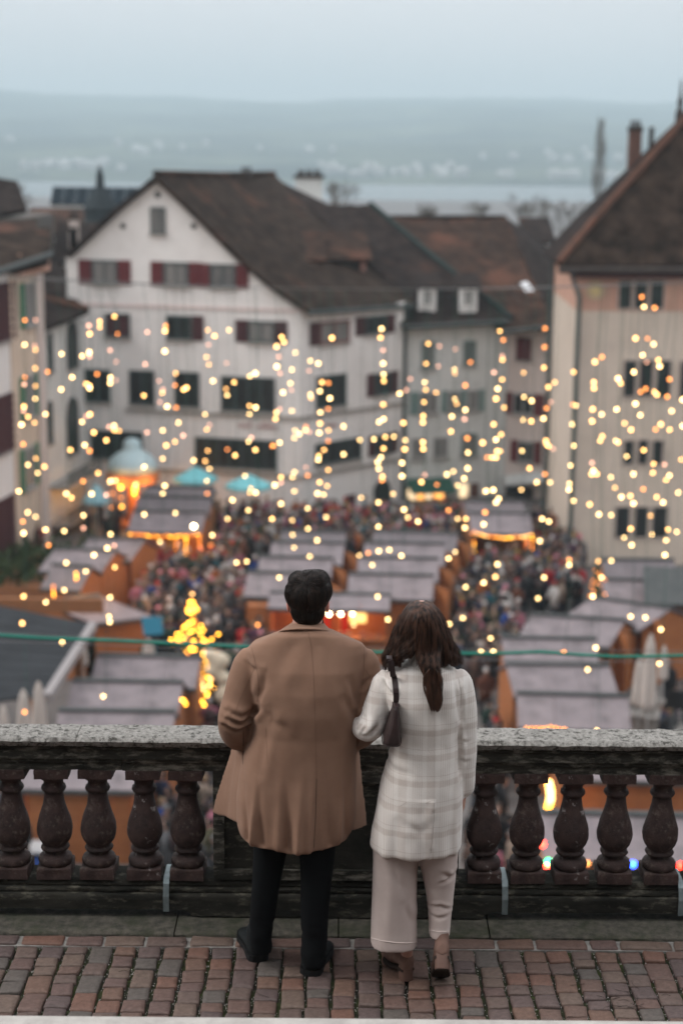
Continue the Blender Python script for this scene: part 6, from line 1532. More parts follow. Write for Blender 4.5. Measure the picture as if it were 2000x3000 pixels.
def sheet(quad, th, nu=14, nv=26, wav=.008, seed=0):
    a, b, c_, d = quad; g = MB(); g0 = []
    for j in range(nv + 1):
        for i in range(nu + 1):
            u, v = i / nu, j / nv; g0.append((a.lerp(b, u)).lerp(d.lerp(c_, u), v) + Vector((0, wav * math.sin(u * 7 + v * 2.5 + seed) * v, 0)))
    n1 = (b - a).cross(d - a).normalized(); N_ = len(g0); vs = g0 + [p + n1 * th for p in g0]; fs = []
    for j in range(nv):
        for i in range(nu):
            q = (j * (nu + 1) + i, j * (nu + 1) + i + 1, (j + 1) * (nu + 1) + i + 1, (j + 1) * (nu + 1) + i); fs.append(q); fs.append(tuple(x + N_ for x in reversed(q)))
    e = [j * (nu + 1) for j in range(nv + 1)]; f_ = [j * (nu + 1) + nu for j in range(nv + 1)]; tp = list(range(nu + 1)); bt = [nv * (nu + 1) + i for i in range(nu + 1)]
    for L_, rv in ((e, 0), (f_, 1), (tp, 1), (bt, 0)):
        for k in range(len(L_) - 1):
            q = (L_[k], L_[k + 1], L_[k + 1] + N_, L_[k] + N_); fs.append(q if rv else q[::-1])
    return g.add(vs, fs)
flL = sheet([P(735, 2150, 6.66), P(694, 2172, 6.84), P(630, 2380, 6.96), P(716, 2412, 6.68)], .020, seed=1)
flR = sheet([P(1034, 2150, 6.66), P(1052, 2165, 6.80), P(1077, 2420, 6.88), P(1008, 2446, 6.66)], .020, seed=4)
V, N, Fs = fuse(merge(torso, slL, slR, flL, flR), .0072, 5, .5)
# skirt folds that deepen towards the hem
zt, zb = P(900, 2230, YB).z, P(900, 2470, YB).z
def skirt(V, N):
    k = np.clip((zt - V[:, 2]) / (zt - zb), 0, 1) ** 1.2
    x = V[:, 0]; f = np.zeros(len(V))
    for u, amp, wd in ((740, .011, .014), (765, -.008, .016), (722, -.007, .012), (872, .013, .020), (846, -.011, .020), (905, .006, .018), (990, .009, .016), (968, -.007, .018), (1018, -.006, .010), (815, .005, .02)):
        xx = P(u, 2400, YB).x; f += amp * np.exp(-((x - xx - .02 * (1 - k) * np.sign(amp)) / wd) ** 2)
    return f * k * (N[:, 1] < .3)
V += N * (skirt(V, N) * 2.3 * np.clip(1 - 1.6 * np.abs(N[:, 2]), 0, 1))[:, None]
xs_v = P(922, 2400, YB).x; zv = P(925, 2285, YB).z
m = (V[:, 2] < zv) & (N[:, 1] < -.2) & (V[:, 1] < 6.5); st = np.clip((zv - V[:, 2]) / .06, 0, 1)
xline = xs_v - .012 * np.clip((zv - V[:, 2]) / .3, 0, 1)
V[:, 1] += np.where(m & (V[:, 0] < xline), -.007 * np.exp(-(xline - V[:, 0]) / .09), 0) * st + np.where(m & (V[:, 0] >= xline), .004 * np.exp(-(V[:, 0] - xline) / .05), 0) * st
for pth, wd, dp in (([(668, 2118), (700, 2132), (728, 2128)], .010, .012), ([(655, 2140), (690, 2156), (722, 2150)], .011, .013), ([(668, 2095), (705, 2112), (735, 2105)], .012, .007), ([(720, 1958), (738, 1972), (752, 1966)], .010, .005),
                    ([(752, 2062), (768, 2020), (776, 1975)], .014, .007), ([(757, 2075), (745, 2100), (728, 2125)], .012, .010), ([(1046, 2068), (1036, 2030), (1026, 1990)], .013, .006), ([(1040, 2120), (1030, 2080), (1012, 2040)], .018, .005), ([(790, 2075), (800, 2110), (830, 2128)], .02, .005),
                    ([(783, 2130), (770, 2200), (762, 2260)], .02, .004), ([(880, 1880), (840, 1920), (800, 1990)], .03, .003), ([(1092, 2000), (1075, 2010), (1060, 2030)], .01, .006), ([(1098, 2080), (1080, 2090), (1064, 2088)], .01, .008)):
    crease(V, N, px(pth, 6.45), wd, dp * 1.9)
noisedisp(V, N, lambda p: .006 * nz((p[0], p[1], p[2] * .35), 8, 3) + .0032 * nz((p[0], p[1], p[2] * .5), 19, 5))
Vc = [tuple(x) for x in V]
coat = from_arrays('overcoat', Vc, Fs, M_camel, man); bvh = BVHTree.FromPolygons(Vc, Fs)
for pts, r in (([(737, 1897), (746, 1930), (756, 1980), (758, 2025), (754, 2056)], .0007), ([(744, 1962), (722, 2010), (703, 2050), (688, 2090)], .0005), ([(1066, 1897), (1066, 1950), (1061, 2005), (1051, 2062)], .0007), ([(1068, 1960), (1085, 1985), (1094, 2000)], .0005),
               ([(903, 1852), (911, 1890), (918, 1970), (922, 2070), (924, 2150), (927, 2280)], .0005), ([(779, 2130), (781, 2180), (784, 2240)], .0004)):
    seam(bvh, pts, r, M_camels, coat)
seam(bvh, [(927, 2282), (926, 2340), (924, 2400), (919, 2484)], .0011, M_slit, coat, 'vent_shade_line', .0)  # dark tube drawn as the shadow beside the overlapping vent flap
seam(bvh, [(713, 2142), (713, 2180), (712, 2238)], .0016, M_slit, coat, 'pocket_shade_line', 0)
# collar: stand and turned-down leaf
cr0 = [ring(1858, 816, 976, 6.60, .108, 56, 2.2), ring(1855, 815, 977, 6.60, .111, 56, 2.2), ring(1846, 828, 966, 6.60, .100, 56, 2.2), ring(1834, 846, 954, 6.605, .086, 56, 2.1), ring(1822, 860, 944, 6.61, .076, 56, 2.1), ring(1819, 866, 938, 6.61, .069, 56, 2.1)]
def arch(rg, k): return [Vector((p.x, p.y, p.z + k * max(0, 6.60 - p.y) / .11)) for p in rg]
cr0 = [arch(rg, k) for rg, k in zip(cr0, (.052, .052, .044, .030, .018, .016))]
V, N, Fs = fuse(MB().loft(cr0), .005, 3)
noisedisp(V, N, lambda p: .0015 * nz(p, 14, 9)); obj_collar = from_arrays('collar', [tuple(x) for x in V], Fs, M_camel, man)
g = MB(); rg = arch(ring(1857, 815, 977, 6.60, .1115, 56, 2.2), .052); g.tube([p for p in rg if p.y < 6.61], .0009, 5); obj('collar_edge', g, M_camels, obj_collar)
g = MB(); r1 = ring(1822, 856, 948, 6.615, .072, 40, 2.0, 0); r2_ = ring(1808, 860, 944, 6.62, .068, 40, 2.0, 0); g.loft([r1, r2_]); obj('shirt_collar', g, M_blackt, man, smooth=True)
# trousers
lg = merge(MB().loft([ring(2380, 735, 860, 6.62, .10, 32), ring(2500, 743, 842, 6.615, .085, 32), ring(2600, 738, 820, 6.615, .072, 32), ring(2680, 732, 806, 6.62, .065, 32), ring(2730, 730, 797, 6.625, .064, 32), ring(2765, 733, 797, 6.63, .064, 32), ring(2785, 736, 796, 6.63, .062, 32)]),
           MB().loft([ring(2380, 860, 990, 6.58, .10, 32), ring(2500, 877, 980, 6.57, .085, 32), ring(2600, 880, 970, 6.56, .074, 32), ring(2690, 880, 962, 6.55, .066, 32), ring(2750, 882, 958, 6.545, .064, 32), ring(2800, 883, 955, 6.545, .064, 32), ring(2822, 886, 952, 6.545, .062, 32)]),
           MB().loft([ring(2250, 770, 1000, YM, .13, 32), ring(2380, 740, 985, YM, .125, 32)]))
V, N, Fs = fuse(lg, .0075, 4)
noisedisp(V, N, lambda p: .005 * nz((p[0], p[1], p[2] * .6), 9, 1) + (.006 * nz((p[0], p[1], p[2] * 2.5), 10, 8) if p[2] < .25 else 0)); from_arrays('trousers', [tuple(x) for x in V], Fs, M_blackt, man)
def shoe(heel, toe_dir, L_, w_, parent, up_m, sole_m, lift=0, hgt=.075):
    d = Vector((toe_dir[0], toe_dir[1], 0)).normalized(); s = Vector((-d.y, d.x, 0)); h0 = Vector((heel[0], heel[1], 0)); up = Vector((0, 0, 1))
    def rg(t, w, z0, z1, n=16): return [h0 + d * (t * L_) + s * (w * math.cos(2 * math.pi * j / n)) + up * ((z0 + z1) / 2 + (z1 - z0) / 2 * math.sin(2 * math.pi * j / n)) for j in range(n)]
    u_ = MB(); u_.loft([rg(.02, w_ * .55, .02, hgt), rg(.08, w_ * .85, .018, hgt * 1.15), rg(.22, w_ * .92, .018, hgt * 1.25), rg(.40, w_ * .95, .018, hgt * 1.0), rg(.58, w_ * 1.08, .018, .068), rg(.75, w_ * 1.15, .018, .058), rg(.90, w_ * .95, .018, .048), rg(.985, w_ * .5, .018, .036)])
    u_.tube([h0 + d * (.19 * L_) + up * .05, h0 + d * (.19 * L_) + up * (.15)], [w_ * .98, w_ * .92], 16)
    V, N, Fs = fuse(u_, .006, 4); so_ = from_arrays('shoe', [tuple(x) for x in V], Fs, up_m, parent)
    k = MB(); out_ = []
    for t, w in ((0, .0), (.015, .55), (.06, .85), (.2, .95), (.4, .93), (.58, 1.08), (.76, 1.17), (.9, 1.0), (.98, .6), (1.0, .0)): out_.append((t, w * w_ * 1.05))
    poly = [h0 + d * (t * L_ * 1.02) + s * w for t, w in out_] + [h0 + d * (t * L_ * 1.02) - s * w for t, w in out_[::-1][1:-1]]
    k.slab([p + up * .030 for p in poly], .030, up=(0, 0, 1)); obj('sole', k, sole_m, so_); return so_
hl = G(770, 2824, 0); hr = G(905, 2866, 0)
shoe((hl.x - .015, hl.y + .012), (-.24, .97), .29, .050, man, M_bshoe, M_bsole); shoe((hr.x, hr.y + .012), (.20, .98), .29, .050, man, M_bshoe, M_bsole)
# hair: thick dark mass with strands swept from a cowlick
M_hb = pm('dark_hair_mass', (.005, .0035, .003), (.009, .006, .005), 60, rough=.7, spec=.15); M_hs = hairmat('dark_brown_hair', (.012, .0065, .0045), .42)
c_ = P(902, 1742, 6.605)
hm_ = MB(); hm_.ball(c_, (.084, .104, .098), 28, 18); hm_.ball(P(902, 1790, 6.575), (.070, .062, .066), 22, 14); hm_.ball(P(880, 1702, 6.61), (.046, .07, .036), 18, 12); hm_.ball(P(925, 1700, 6.61), (.052, .08, .040), 18, 12); hm_.ball(P(948, 1735, 6.60), (.030, .06, .05), 16, 12); hm_.ball(P(858, 1740, 6.60), (.030, .06, .055), 16, 12)
V, N, Fs = fuse(hm_, .0055, 3)
noisedisp(V, N, lambda p: (.0035 * nz(p, 20, 4) + .0015 * nz(p, 55, 6)))
keep = lambda p: not (p[1] > 6.665 and p[2] < c_.z + .045)
V[:, 1] = np.where((V[:, 1] > 6.66) & (V[:, 2] < c_.z + .04), 6.66, V[:, 1])
Vh = [tuple(x) for x in V]; hb = from_arrays('hair', Vh, Fs, M_hb, man); bv = BVHTree.FromPolygons(Vh, Fs)
hrn = random.Random(4); crown = P(899, 1700, 6.53); strands = []; nV = len(V)
locks = {}
for i in range(15000):
    k = hrn.randrange(nV); p = Vector(V[k]); nrm = Vector(N[k])
    if p.y > 6.66 and p.z < c_.z + .06: continue
    up_ = (p.z - c_.z) / .1
    away = (p - crown); away = away - nrm * away.dot(nrm); dcr = away.length
    if dcr < 1e-4: continue
    away.normalize(); sw = nrm.cross(away); down = Vector((0, -.1, -1)); down = (down - nrm * down.dot(nrm)).normalized()
    side = 1 if p.x > crown.x else -1
    cell = (int(p.x * 55 + 100), int(p.y * 45), int(p.z * 40)); rr_ = locks.setdefault(cell, (hrn.gauss(0, .45), hrn.uniform(.0, 1)))
    wtop = max(0, min(1, .5 + up_ * 1.3))
    d = (away * (.9 * wtop + .25) + sw * side * (.75 * wtop * math.exp(-dcr / .12) + rr_[0] * (.6 * wtop + .12)) + down * (1.0 - .55 * wtop)).normalized()
    ln = (.020 + .055 * wtop) * hrn.uniform(.75, 1.15); lift = (.0012 + .007 * wtop * rr_[1]); s = []; q = p.copy(); nn = nrm.copy()
    for t in range(7):
        f = t / 6; s.append(q + nn * (lift * math.sin(math.pi * min(1, f * .9 + .05)) + .0006))
        q2 = q + d * (ln / 6); h = bv.find_nearest(q2)
        if h[0] is not None: q2 = h[0]; nn = h[1]
        d = (q2 - q).normalized() if (q2 - q).length > 1e-6 else d; d = (d + (nn.cross(d)) * rr_[0] * .16 * wtop - nn * d.dot(nn)).normalized(); q = q2
    strands.append(s)
hair_curves('hair_strands', strands, .00055, M_hs, hb)

# ======== the woman
YW = 6.50
wom = thing('person', 'woman with long brown hair in a pale checked coat and cream trousers holding his arm', 'person', (P(1215, 2850, 6.5).x, 6.5, 0), 0, 'couple at the balustrade')
hw_ = P(1234, 1826, 6.52)
bd = merge(head_mb(hw_, .97, .98), limb([(1235, 1880, 6.51, .05), (1238, 1945, 6.5, .052), (1240, 1975, 6.5, .08)]),
           MB().loft([ring(1975, 1150, 1325, YW, .07), ring(2080, 1170, 1330, YW, .10), ring(2250, 1165, 1325, YW, .10), ring(2450, 1120, 1330, YW, .11)]),
           limb([(1345, 1985, 6.5, .045), (1362, 2100, 6.5, .04), (1364, 2220, 6.5, .035), (1357, 2310, 6.52, .026), (1356, 2330, 6.52, .024)]), hand_mb(P(1356, 2318, 6.52), Vector((-.03, .05, -1)), Vector((-1, .2, 0)), .86, .22, 1),
           limb([(1130, 1985, 6.5, .045), (1105, 2080, 6.48, .04), (1085, 2135, 6.47, .036), (1056, 2118, 6.53, .026), (1050, 2096, 6.56, .023)]), hand_mb(P(1051, 2102, 6.56), Vector((-.14, .30, .80)), Vector((-.4, .8, -.2)), .86, .55, -1),
           limb([(1155, 2450, 6.5, .07), (1160, 2620, 6.5, .05), (1188, 2770, 6.49, .028), (1190, 2800, 6.50, .026)]), limb([(1290, 2450, 6.5, .07), (1292, 2600, 6.5, .048), (1290, 2710, 6.48, .028), (1292, 2745, 6.46, .026)]))
V, N, Fs = fuse(bd, .0058, 2); from_arrays('body', [tuple(x) for x in V], Fs, M_skinp, wom); face_parts(hw_, .97, wom)
# checked coat material
def plaid():
    m = bpy.data.materials.new('pale_checked_wool'); m.use_nodes = True; t = m.node_tree; n = t.nodes; l = t.links.new; b = n['Principled BSDF']; b.inputs['Roughness'].default_value = .95; b.inputs['Specular IOR Level'].default_value = .1
    b.inputs['Sheen Weight'].default_value = .35
    tcn = n.new('ShaderNodeNewGeometry'); sp = n.new('ShaderNodeSeparateXYZ')
    ns = n.new('ShaderNodeTexNoise'); ns.inputs['Scale'].default_value = 9; sub = n.new('ShaderNodeVectorMath'); sub.operation = 'SUBTRACT'; sub.inputs[1].default_value = (.5, .5, .5)
    scl = n.new('ShaderNodeVectorMath'); scl.operation = 'SCALE'; scl.inputs['Scale'].default_value = .012; ad = n.new('ShaderNodeVectorMath'); ad.operation = 'ADD'
    l(tcn.outputs['Position'], ns.inputs['Vector']); l(ns.outputs['Color'], sub.inputs[0]); l(sub.outputs[0], scl.inputs[0]); l(scl.outputs[0], ad.inputs[0]); l(tcn.outputs['Position'], ad.inputs[1]); l(ad.outputs[0], sp.inputs[0])
    def M1(op, a, b_=None, c=None):
        q = n.new('ShaderNodeMath'); q.operation = op
        for i, x in enumerate((a, b_, c)):
            if x is None: continue
            if isinstance(x, (int, float)): q.inputs[i].default_value = x
            else: l(x, q.inputs[i])
        return q.outputs[0]
    def band(sock, period, phase, half, soft):
        """1 inside a soft band centred on phase, repeating"""
        f = M1('FRACT', M1('ADD', M1('DIVIDE', M1('SUBTRACT', sock, phase), period), .5)); d = M1('MULTIPLY', M1('ABSOLUTE', M1('SUBTRACT', f, .5)), period)
        q = n.new('ShaderNodeMapRange'); q.interpolation_type = 'SMOOTHSTEP'; l(d, q.inputs[0]); q.inputs[1].default_value = half + soft; q.inputs[2].default_value = half - soft; q.inputs[3].default_value = 0; q.inputs[4].default_value = 1; return q.outputs[0]
    z0 = P(1240, 2069, 6.37).z; pz = abs(P(1240, 2144, 6.37).z - z0); x0 = P(1223, 2150, 6.37).x; pxx = P(1305, 2150, 6.37).x - x0; xw = P(1263, 2150, 6.37).x
    X, Z = sp.outputs['X'], sp.outputs['Z']
    hw2 = band(Z, pz, z0, .013, .004); hl2 = band(Z, pz, z0 + .034, .0016, .001); vw = band(X, pxx, xw, .017, .003); vg = band(X, pxx, x0, .021, .002)
    fine = band(X, .0088, x0, .0019, .0012); hg = band(Z, pz, z0 - .045, .018, .002); finez = band(Z, .0088, z0, .0018, .0012)
    a = M1('MULTIPLY', vg, fine); a2 = M1('MULTIPLY', M1('MULTIPLY', hg, finez), .0)
    tot = M1('ADD', M1('ADD', M1('MULTIPLY', hw2, .34), M1('MULTIPLY', hl2, .30)), M1('ADD', M1('MULTIPLY', vw, .24), M1('ADD', M1('MULTIPLY', a, .30), a2)))
    tw = n.new('ShaderNodeTexNoise'); tw.inputs['Scale'].default_value = 260; tw.inputs['Detail'].default_value = 3; l(tcn.outputs['Position'], tw.inputs['Vector'])
    tot = M1('ADD', tot, M1('MULTIPLY', M1('SUBTRACT', tw.outputs[0], .5), .35))
    mx = n.new('ShaderNodeMix'); mx.data_type = 'RGBA'; mx.clamp_factor = True; l(tot, mx.inputs[0]); mx.inputs[6].default_value = (.74, .70, .66, 1); mx.inputs[7].default_value = (.42, .34, .295, 1); l(mx.outputs[2], b.inputs['Base Color'])
    bu = n.new('ShaderNodeBump'); bu.inputs['Distance'].default_value = .0012; l(tw.outputs[0], bu.inputs['Height']); l(bu.outputs[0], b.inputs['Normal']); return m
M_plaid = plaid(); M_pls = pm('coat_seam', (.40, .35, .32))
secs = [(1925, 1205, 1275, .055, 0), (1938, 1180, 1298, .075, 0), (1952, 1150, 1325, .095, -.005), (1970, 1128, 1346, .105, -.01), (1995, 1120, 1356, .12, -.015), (2040, 1128, 1354, .135, -.015), (2100, 1146, 1350, .14, -.01), (2160, 1152, 1349, .14, 0), (2230, 1134, 1351, .15, 0), (2300, 1116, 1354, .16, 0), (2370, 1100, 1355, .165, 0), (2430, 1087, 1352, .165, 0), (2460, 1082, 1350, .165, 0), (2472, 1083, 1348, .164, 0), (2477, 1090, 1342, .155, 0)]
rs = [ring(v, a, b, YW, d, 56, 2.4, ys) for v, a, b, d, ys in secs]
slR = limb([(1330, 1980, 6.50, .048), (1347, 2006, 6.50, .056), (1356, 2060, 6.495, .054), (1359, 2130, 6.49, .052), (1360, 2200, 6.49, .050), (1358, 2270, 6.50, .047), (1356, 2312, 6.51, .044), (1356, 2316, 6.51, .036)], 26)
slL = limb([(1146, 1980, 6.50, .048), (1125, 2006, 6.49, .057), (1111, 2050, 6.48, .057), (1098, 2095, 6.47, .059), (1084, 2126, 6.46, .062), (1066, 2132, 6.49, .055), (1054, 2120, 6.53, .043), (1049, 2104, 6.56, .034)], 26)
V, N, Fs = fuse(merge(MB().loft(rs), slR, slL), .0068, 4, .5)
zt, zb = P(1240, 2200, 6.35).z, P(1240, 2500, 6.35).z; k = np.clip((zt - V[:, 2]) / (zt - zb), 0, 1); f = np.zeros(len(V))
for u, amp, wd in ((1130, .007, .022), (1160, -.006, .02), (1320, -.006, .018), (1338, .006, .012), (1210, .005, .03), (1240, -.004, .02)): f += amp * np.exp(-((V[:, 0] - P(u, 2400, 6.35).x) / wd) ** 2)
V += N * (f * k * (N[:, 1] < .3))[:, None]
xl = P(1271, 2400, 6.34).x; zv = P(1271, 2345, 6.34).z; m = (V[:, 2] < zv) & (N[:, 1] < -.2); xline = xl - .010 * np.clip((zv - V[:, 2]) / .25, 0, 1)
V[:, 1] += np.where(m & (V[:, 0] < xline), -.008 * np.exp(-(xline - V[:, 0]) / .07), 0)
for pth, wd, dp in (([(1126, 2012), (1140, 2030), (1152, 2052)], .008, .014), ([(1108, 2000), (1122, 2020), (1145, 2040)], .012, .007), ([(1330, 2000), (1342, 2060), (1350, 2130)], .012, .010), ([(1340, 1990), (1352, 2030), (1350, 2080)], .009, .008), ([(1345, 2140), (1352, 2200), (1350, 2290)], .008, .010),
                    ([(1050, 2150), (1060, 2128), (1064, 2105)], .006, .006), ([(1058, 2160), (1070, 2138), (1070, 2110)], .006, .006), ([(1042, 2140), (1052, 2118), (1056, 2100)], .005, .005), ([(1075, 2166), (1098, 2140), (1110, 2118)], .012, .005), ([(1060, 2165), (1082, 2160), (1110, 2130)], .008, .006),
                    ([(1110, 2240), (1150, 2260), (1200, 2262)], .014, .004), ([(1170, 2400), (1230, 2425), (1260, 2400)], .02, .004), ([(1345, 2180), (1368, 2190), (1378, 2186)], .008, .005), ([(1345, 2235), (1365, 2250), (1376, 2246)], .008, .005), ([(1300, 2010), (1290, 2080), (1300, 2150)], .03, .005)):
    crease(V, N, px(pth, 6.38), wd, dp * 1.35)
noisedisp(V, N, lambda p: .0055 * nz((p[0], p[1], p[2] * .4), 9, 13) + .003 * nz((p[0], p[1], p[2] * .7), 21, 15))
Vc = [tuple(x) for x in V]; coat = from_arrays('checked_coat', Vc, Fs, M_plaid, wom); bvw = BVHTree.FromPolygons(Vc, Fs)
for pts, r in (([(1272, 2040), (1272, 2150), (1272, 2250), (1272, 2342)], .00035), ([(1271, 2344), (1270, 2400), (1266, 2450), (1261, 2500)], .0010), ([(1246, 2354), (1258, 2348), (1271, 2343)], .0006), ([(1170, 2362), (1182, 2356), (1191, 2350)], .0006), ([(1342, 1985), (1350, 2030), (1348, 2075)], .0007)):
    seam(bvw, pts, r, M_pls, coat)
V, N, Fs = fuse(MB().loft([ring(1953, 1172, 1318, 6.50, .100, 48, 2.2), ring(1950, 1172, 1318, 6.50, .102, 48, 2.2), ring(1936, 1190, 1300, 6.5, .088, 48, 2.2), ring(1915, 1198, 1288, 6.505, .070, 48, 2.1), ring(1902, 1202, 1284, 6.51, .064, 48, 2.1)]), .005, 3)
cw = from_arrays('coat_collar', [tuple(x) for x in V], Fs, M_plaid, wom); g = MB(); rg = ring(1951, 1171, 1319, 6.50, .103, 48, 2.2); g.tube([p for p in rg if p.y < 6.52], .0011, 5); obj('collar_edge', g, M_pls, cw)
# trousers, one leg wide and straight, the other bent
M_cream_t = cloth('cream_cotton', (.50, .415, .385), (.56, .475, .44), 500, .0005, .15)
lgs = merge(MB().loft([ring(2440, 1090, 1224, 6.50, .12, 36), ring(2520, 1092, 1221, 6.50, .115, 36), ring(2620, 1090, 1219, 6.495, .105, 36), ring(2700, 1087, 1220, 6.49, .10, 36), ring(2762, 1085, 1221, 6.485, .10, 36)]),
            MB().loft([ring(2440, 1222, 1345, 6.50, .12, 36), ring(2510, 1226, 1338, 6.50, .11, 36), ring(2580, 1240, 1332, 6.50, .088, 36), ring(2640, 1250, 1326, 6.49, .075, 36), ring(2700, 1254, 1319, 6.475, .068, 36), ring(2736, 1255, 1316, 6.465, .068, 36)]),
            MB().loft([ring(2380, 1110, 1330, YW, .13, 36), ring(2450, 1098, 1338, YW, .125, 36)]))
V, N, Fs = fuse(lgs, .007, 4)
for pth, wd, dp in (([(1300, 2560), (1318, 2575), (1334, 2570)], .010, .012), ([(1290, 2590), (1310, 2583), (1332, 2578)], .008, .010), ([(1262, 2665), (1290, 2660), (1318, 2672)], .007, .008), ([(1258, 2690), (1285, 2694), (1316, 2690)], .008, .007), ([(1150, 2540), (1165, 2580), (1178, 2600)], .016, .007), ([(1180, 2650), (1200, 2690), (1215, 2720)], .014, .005), ([(1120, 2560), (1118, 2650), (1112, 2740)], .02, .004), ([(1186, 2520), (1192, 2620), (1196, 2740)], .02, .005)):
    crease(V, N, px(pth, 6.40), wd, dp)
noisedisp(V, N, lambda p: .003 * nz((p[0], p[1], p[2] * .5), 9, 21))
Vt = [tuple(x) for x in V]; tr_ = from_arrays('trousers', Vt, Fs, M_cream_t, wom); bt_ = BVHTree.FromPolygons(Vt, Fs)
M_hem = pm('hem_band', (.66, .57, .53))
seam(bt_, [(1087, 2748), (1120, 2757), (1160, 2762), (1190, 2763), (1219, 2760)], .0022, M_hem, tr_, 'hem'); seam(bt_, [(1257, 2726), (1285, 2730), (1315, 2728)], .002, M_hem, tr_, 'hem')
# boots
M_boot = pm('taupe_suede', (.150, .088, .068), (.185, .112, .088), 30, rough=.85, bump=.0006, bscale=400); M_bheel = pm('taupe_block_heel', (.13, .075, .058), (.16, .095, .075), 20, rough=.6); M_bs = pm('dark_boot_sole', (.022, .014, .011), (.03, .02, .015), 30, rough=.8)
def boot(origin, yaw, pitch, parent, shaft_h=.17):
    """ankle boot in its own frame: heel at the origin, toe along +y, then turned into place"""
    M_ = Matrix.Translation(Vector(origin)) @ Matrix.Rotation(yaw, 4, 'Z') @ Matrix.Rotation(pitch, 4, 'X')
    T = lambda p: M_ @ Vector(p)
    def rg(y, w, z0, z1, n=18): return [T((w * math.cos(2 * math.pi * j / n), y, (z0 + z1) / 2 + (z1 - z0) / 2 * math.sin(2 * math.pi * j / n))) for j in range(n)]
    u_ = MB(); u_.loft([rg(.0, .020, .055, .10), rg(.012, .031, .050, .12), rg(.05, .034, .048, .135), rg(.09, .034, .038, .12), rg(.13, .037, .022, .088), rg(.17, .040, .014, .070), rg(.205, .036, .012, .056), rg(.232, .022, .012, .042)])
    u_.loft([[T((.034 * math.cos(a) * k, .045 + .040 * math.sin(a) * k + dy, z)) for a in [2 * math.pi * j / 18 for j in range(18)]] for z, k, dy in ((.08, .95, 0), (.12, .92, 0), (.16, .90, -.002), (.08 + shaft_h, .98, -.004))])
    V, N, Fs = fuse(u_, .0055, 4); noisedisp(V, N, lambda p: .0015 * nz(p, 35, 2)); b_ = from_arrays('boot', [tuple(x) for x in V], Fs, M_boot, parent)
    g = MB(); n = 14; hl_ = []
    for z, k in ((0, 1.0), (.004, 1.02), (.03, .98), (.055, 1.0), (.068, .98)):
        hl_.append([T((.030 * k * math.copysign(abs(math.cos(a)) ** .7, math.cos(a)), .034 + .031 * k * math.copysign(abs(math.sin(a)) ** .7, math.sin(a)) if math.sin(a) < 0 else .034 + .028 * k * math.sin(a) ** .7 if math.sin(a) > 0 else .034, z)) for a in [2 * math.pi * j / n for j in range(n)]])
    g.loft(hl_); obj('heel', g, M_bheel, b_, auto=40)
    g = MB(); k = [(-.028, .01), (-.033, .04), (-.030, .075), (-.034, .12), (-.041, .17), (-.036, .21), (-.016, .238), (.016, .238), (.036, .21), (.041, .17), (.034, .12), (.030, .075), (.033, .04), (.028, .01)]
    zf = lambda y: .012 if y > .14 else .012 + (.14 - y) * .40 if y > .04 else .054
    top = [T((x, y, zf(y))) for x, y in k]; bot_ = [T((x, y, zf(y) - .011)) for x, y in k]; m_ = len(k)
    g.add(top + bot_, [tuple(range(m_)), tuple(range(2 * m_ - 1, m_ - 1, -1))] + [(i, i + m_, (i + 1) % m_ + m_, (i + 1) % m_) for i in range(m_)]); obj('sole', g, M_bs, b_)
    g = MB(); g.loft([[T((.0295 * math.cos(2 * math.pi * j / 14), .034 + .029 * math.sin(2 * math.pi * j / 14), z)) for j in range(14)] for z in (-.004, .0)]); obj('heel_cap', g, M_bs, b_); return b_
o1_ = G(1197, 2876, 0.004); boot((o1_.x, o1_.y, .004), R(21), 0, wom)
o2_ = P(1306, 2846, 6.40); boot((P(1294, 2830, 6.31).x, 6.31, .150), R(-2), R(-38), wom, .09)
# shoulder bag
M_leather = pm('dark_brown_leather', (.026, .015, .015), (.038, .023, .022), 9, rough=.42, spec=.3, bump=.0008, bscale=160); M_stitch = pm('leather_edge', (.025, .016, .016), rough=.5)
bag = thing('shoulder_bag', 'dark brown leather shoulder bag hanging from her left shoulder', 'bag', tuple(P(1145, 2160, 6.42)))
def bring(v, u0, u1, y0, y1, r=.25, n=24):
    a, b = P(u0, v, 6.40), P(u1, v, 6.40); z = (a.z + b.z) / 2; xc, hx, yc, hy = (a.x + b.x) / 2, (b.x - a.x) / 2, (y0 + y1) / 2, (y1 - y0) / 2; o_ = []
    for j in range(n):
        t = 2 * math.pi * j / n; o_.append(Vector((xc + hx * math.copysign(abs(math.cos(t)) ** .45, math.cos(t)), yc + hy * math.copysign(abs(math.sin(t)) ** .45, math.sin(t)), z)))
    return o_
g = MB().loft([bring(2053, 1150, 1167, 6.33, 6.50), bring(2060, 1149, 1168, 6.32, 6.52), bring(2085, 1143, 1169, 6.31, 6.56), bring(2110, 1136, 1171, 6.30, 6.58), bring(2135, 1128, 1172, 6.295, 6.59), bring(2155, 1121, 1173, 6.295, 6.59), bring(2162, 1119, 1173, 6.30, 6.585)])
V, N, Fs = fuse(g, .005, 2); bb = from_arrays('bag_body', [tuple(x) for x in V], Fs, M_leather, bag)
g = MB(); rg = bring(2160, 1118, 1174, 6.292, 6.592); g.tube(rg + [rg[0]], .0022, 6); obj('bottom_piping', g, M_stitch, bb)
g = MB(); rg = bring(2056, 1149, 1168, 6.325, 6.515); g.tube(rg + [rg[0]], .002, 6); obj('top_piping', g, M_stitch, bb)
sp_ = []
for u, v in dens([(1140, 1931), (1146, 1945), (1151, 1965), (1155, 1990), (1158, 2015), (1160, 2040), (1160, 2058)], 5):
    d = ray(u, v).normalized(); h = bvw.ray_cast(CAMP, d); sp_.append((h[0] + Vector((0, -.007, .002))) if (h[0] is not None and v < 2035 and h[0].y < 6.7) else P(u, v, 6.375))
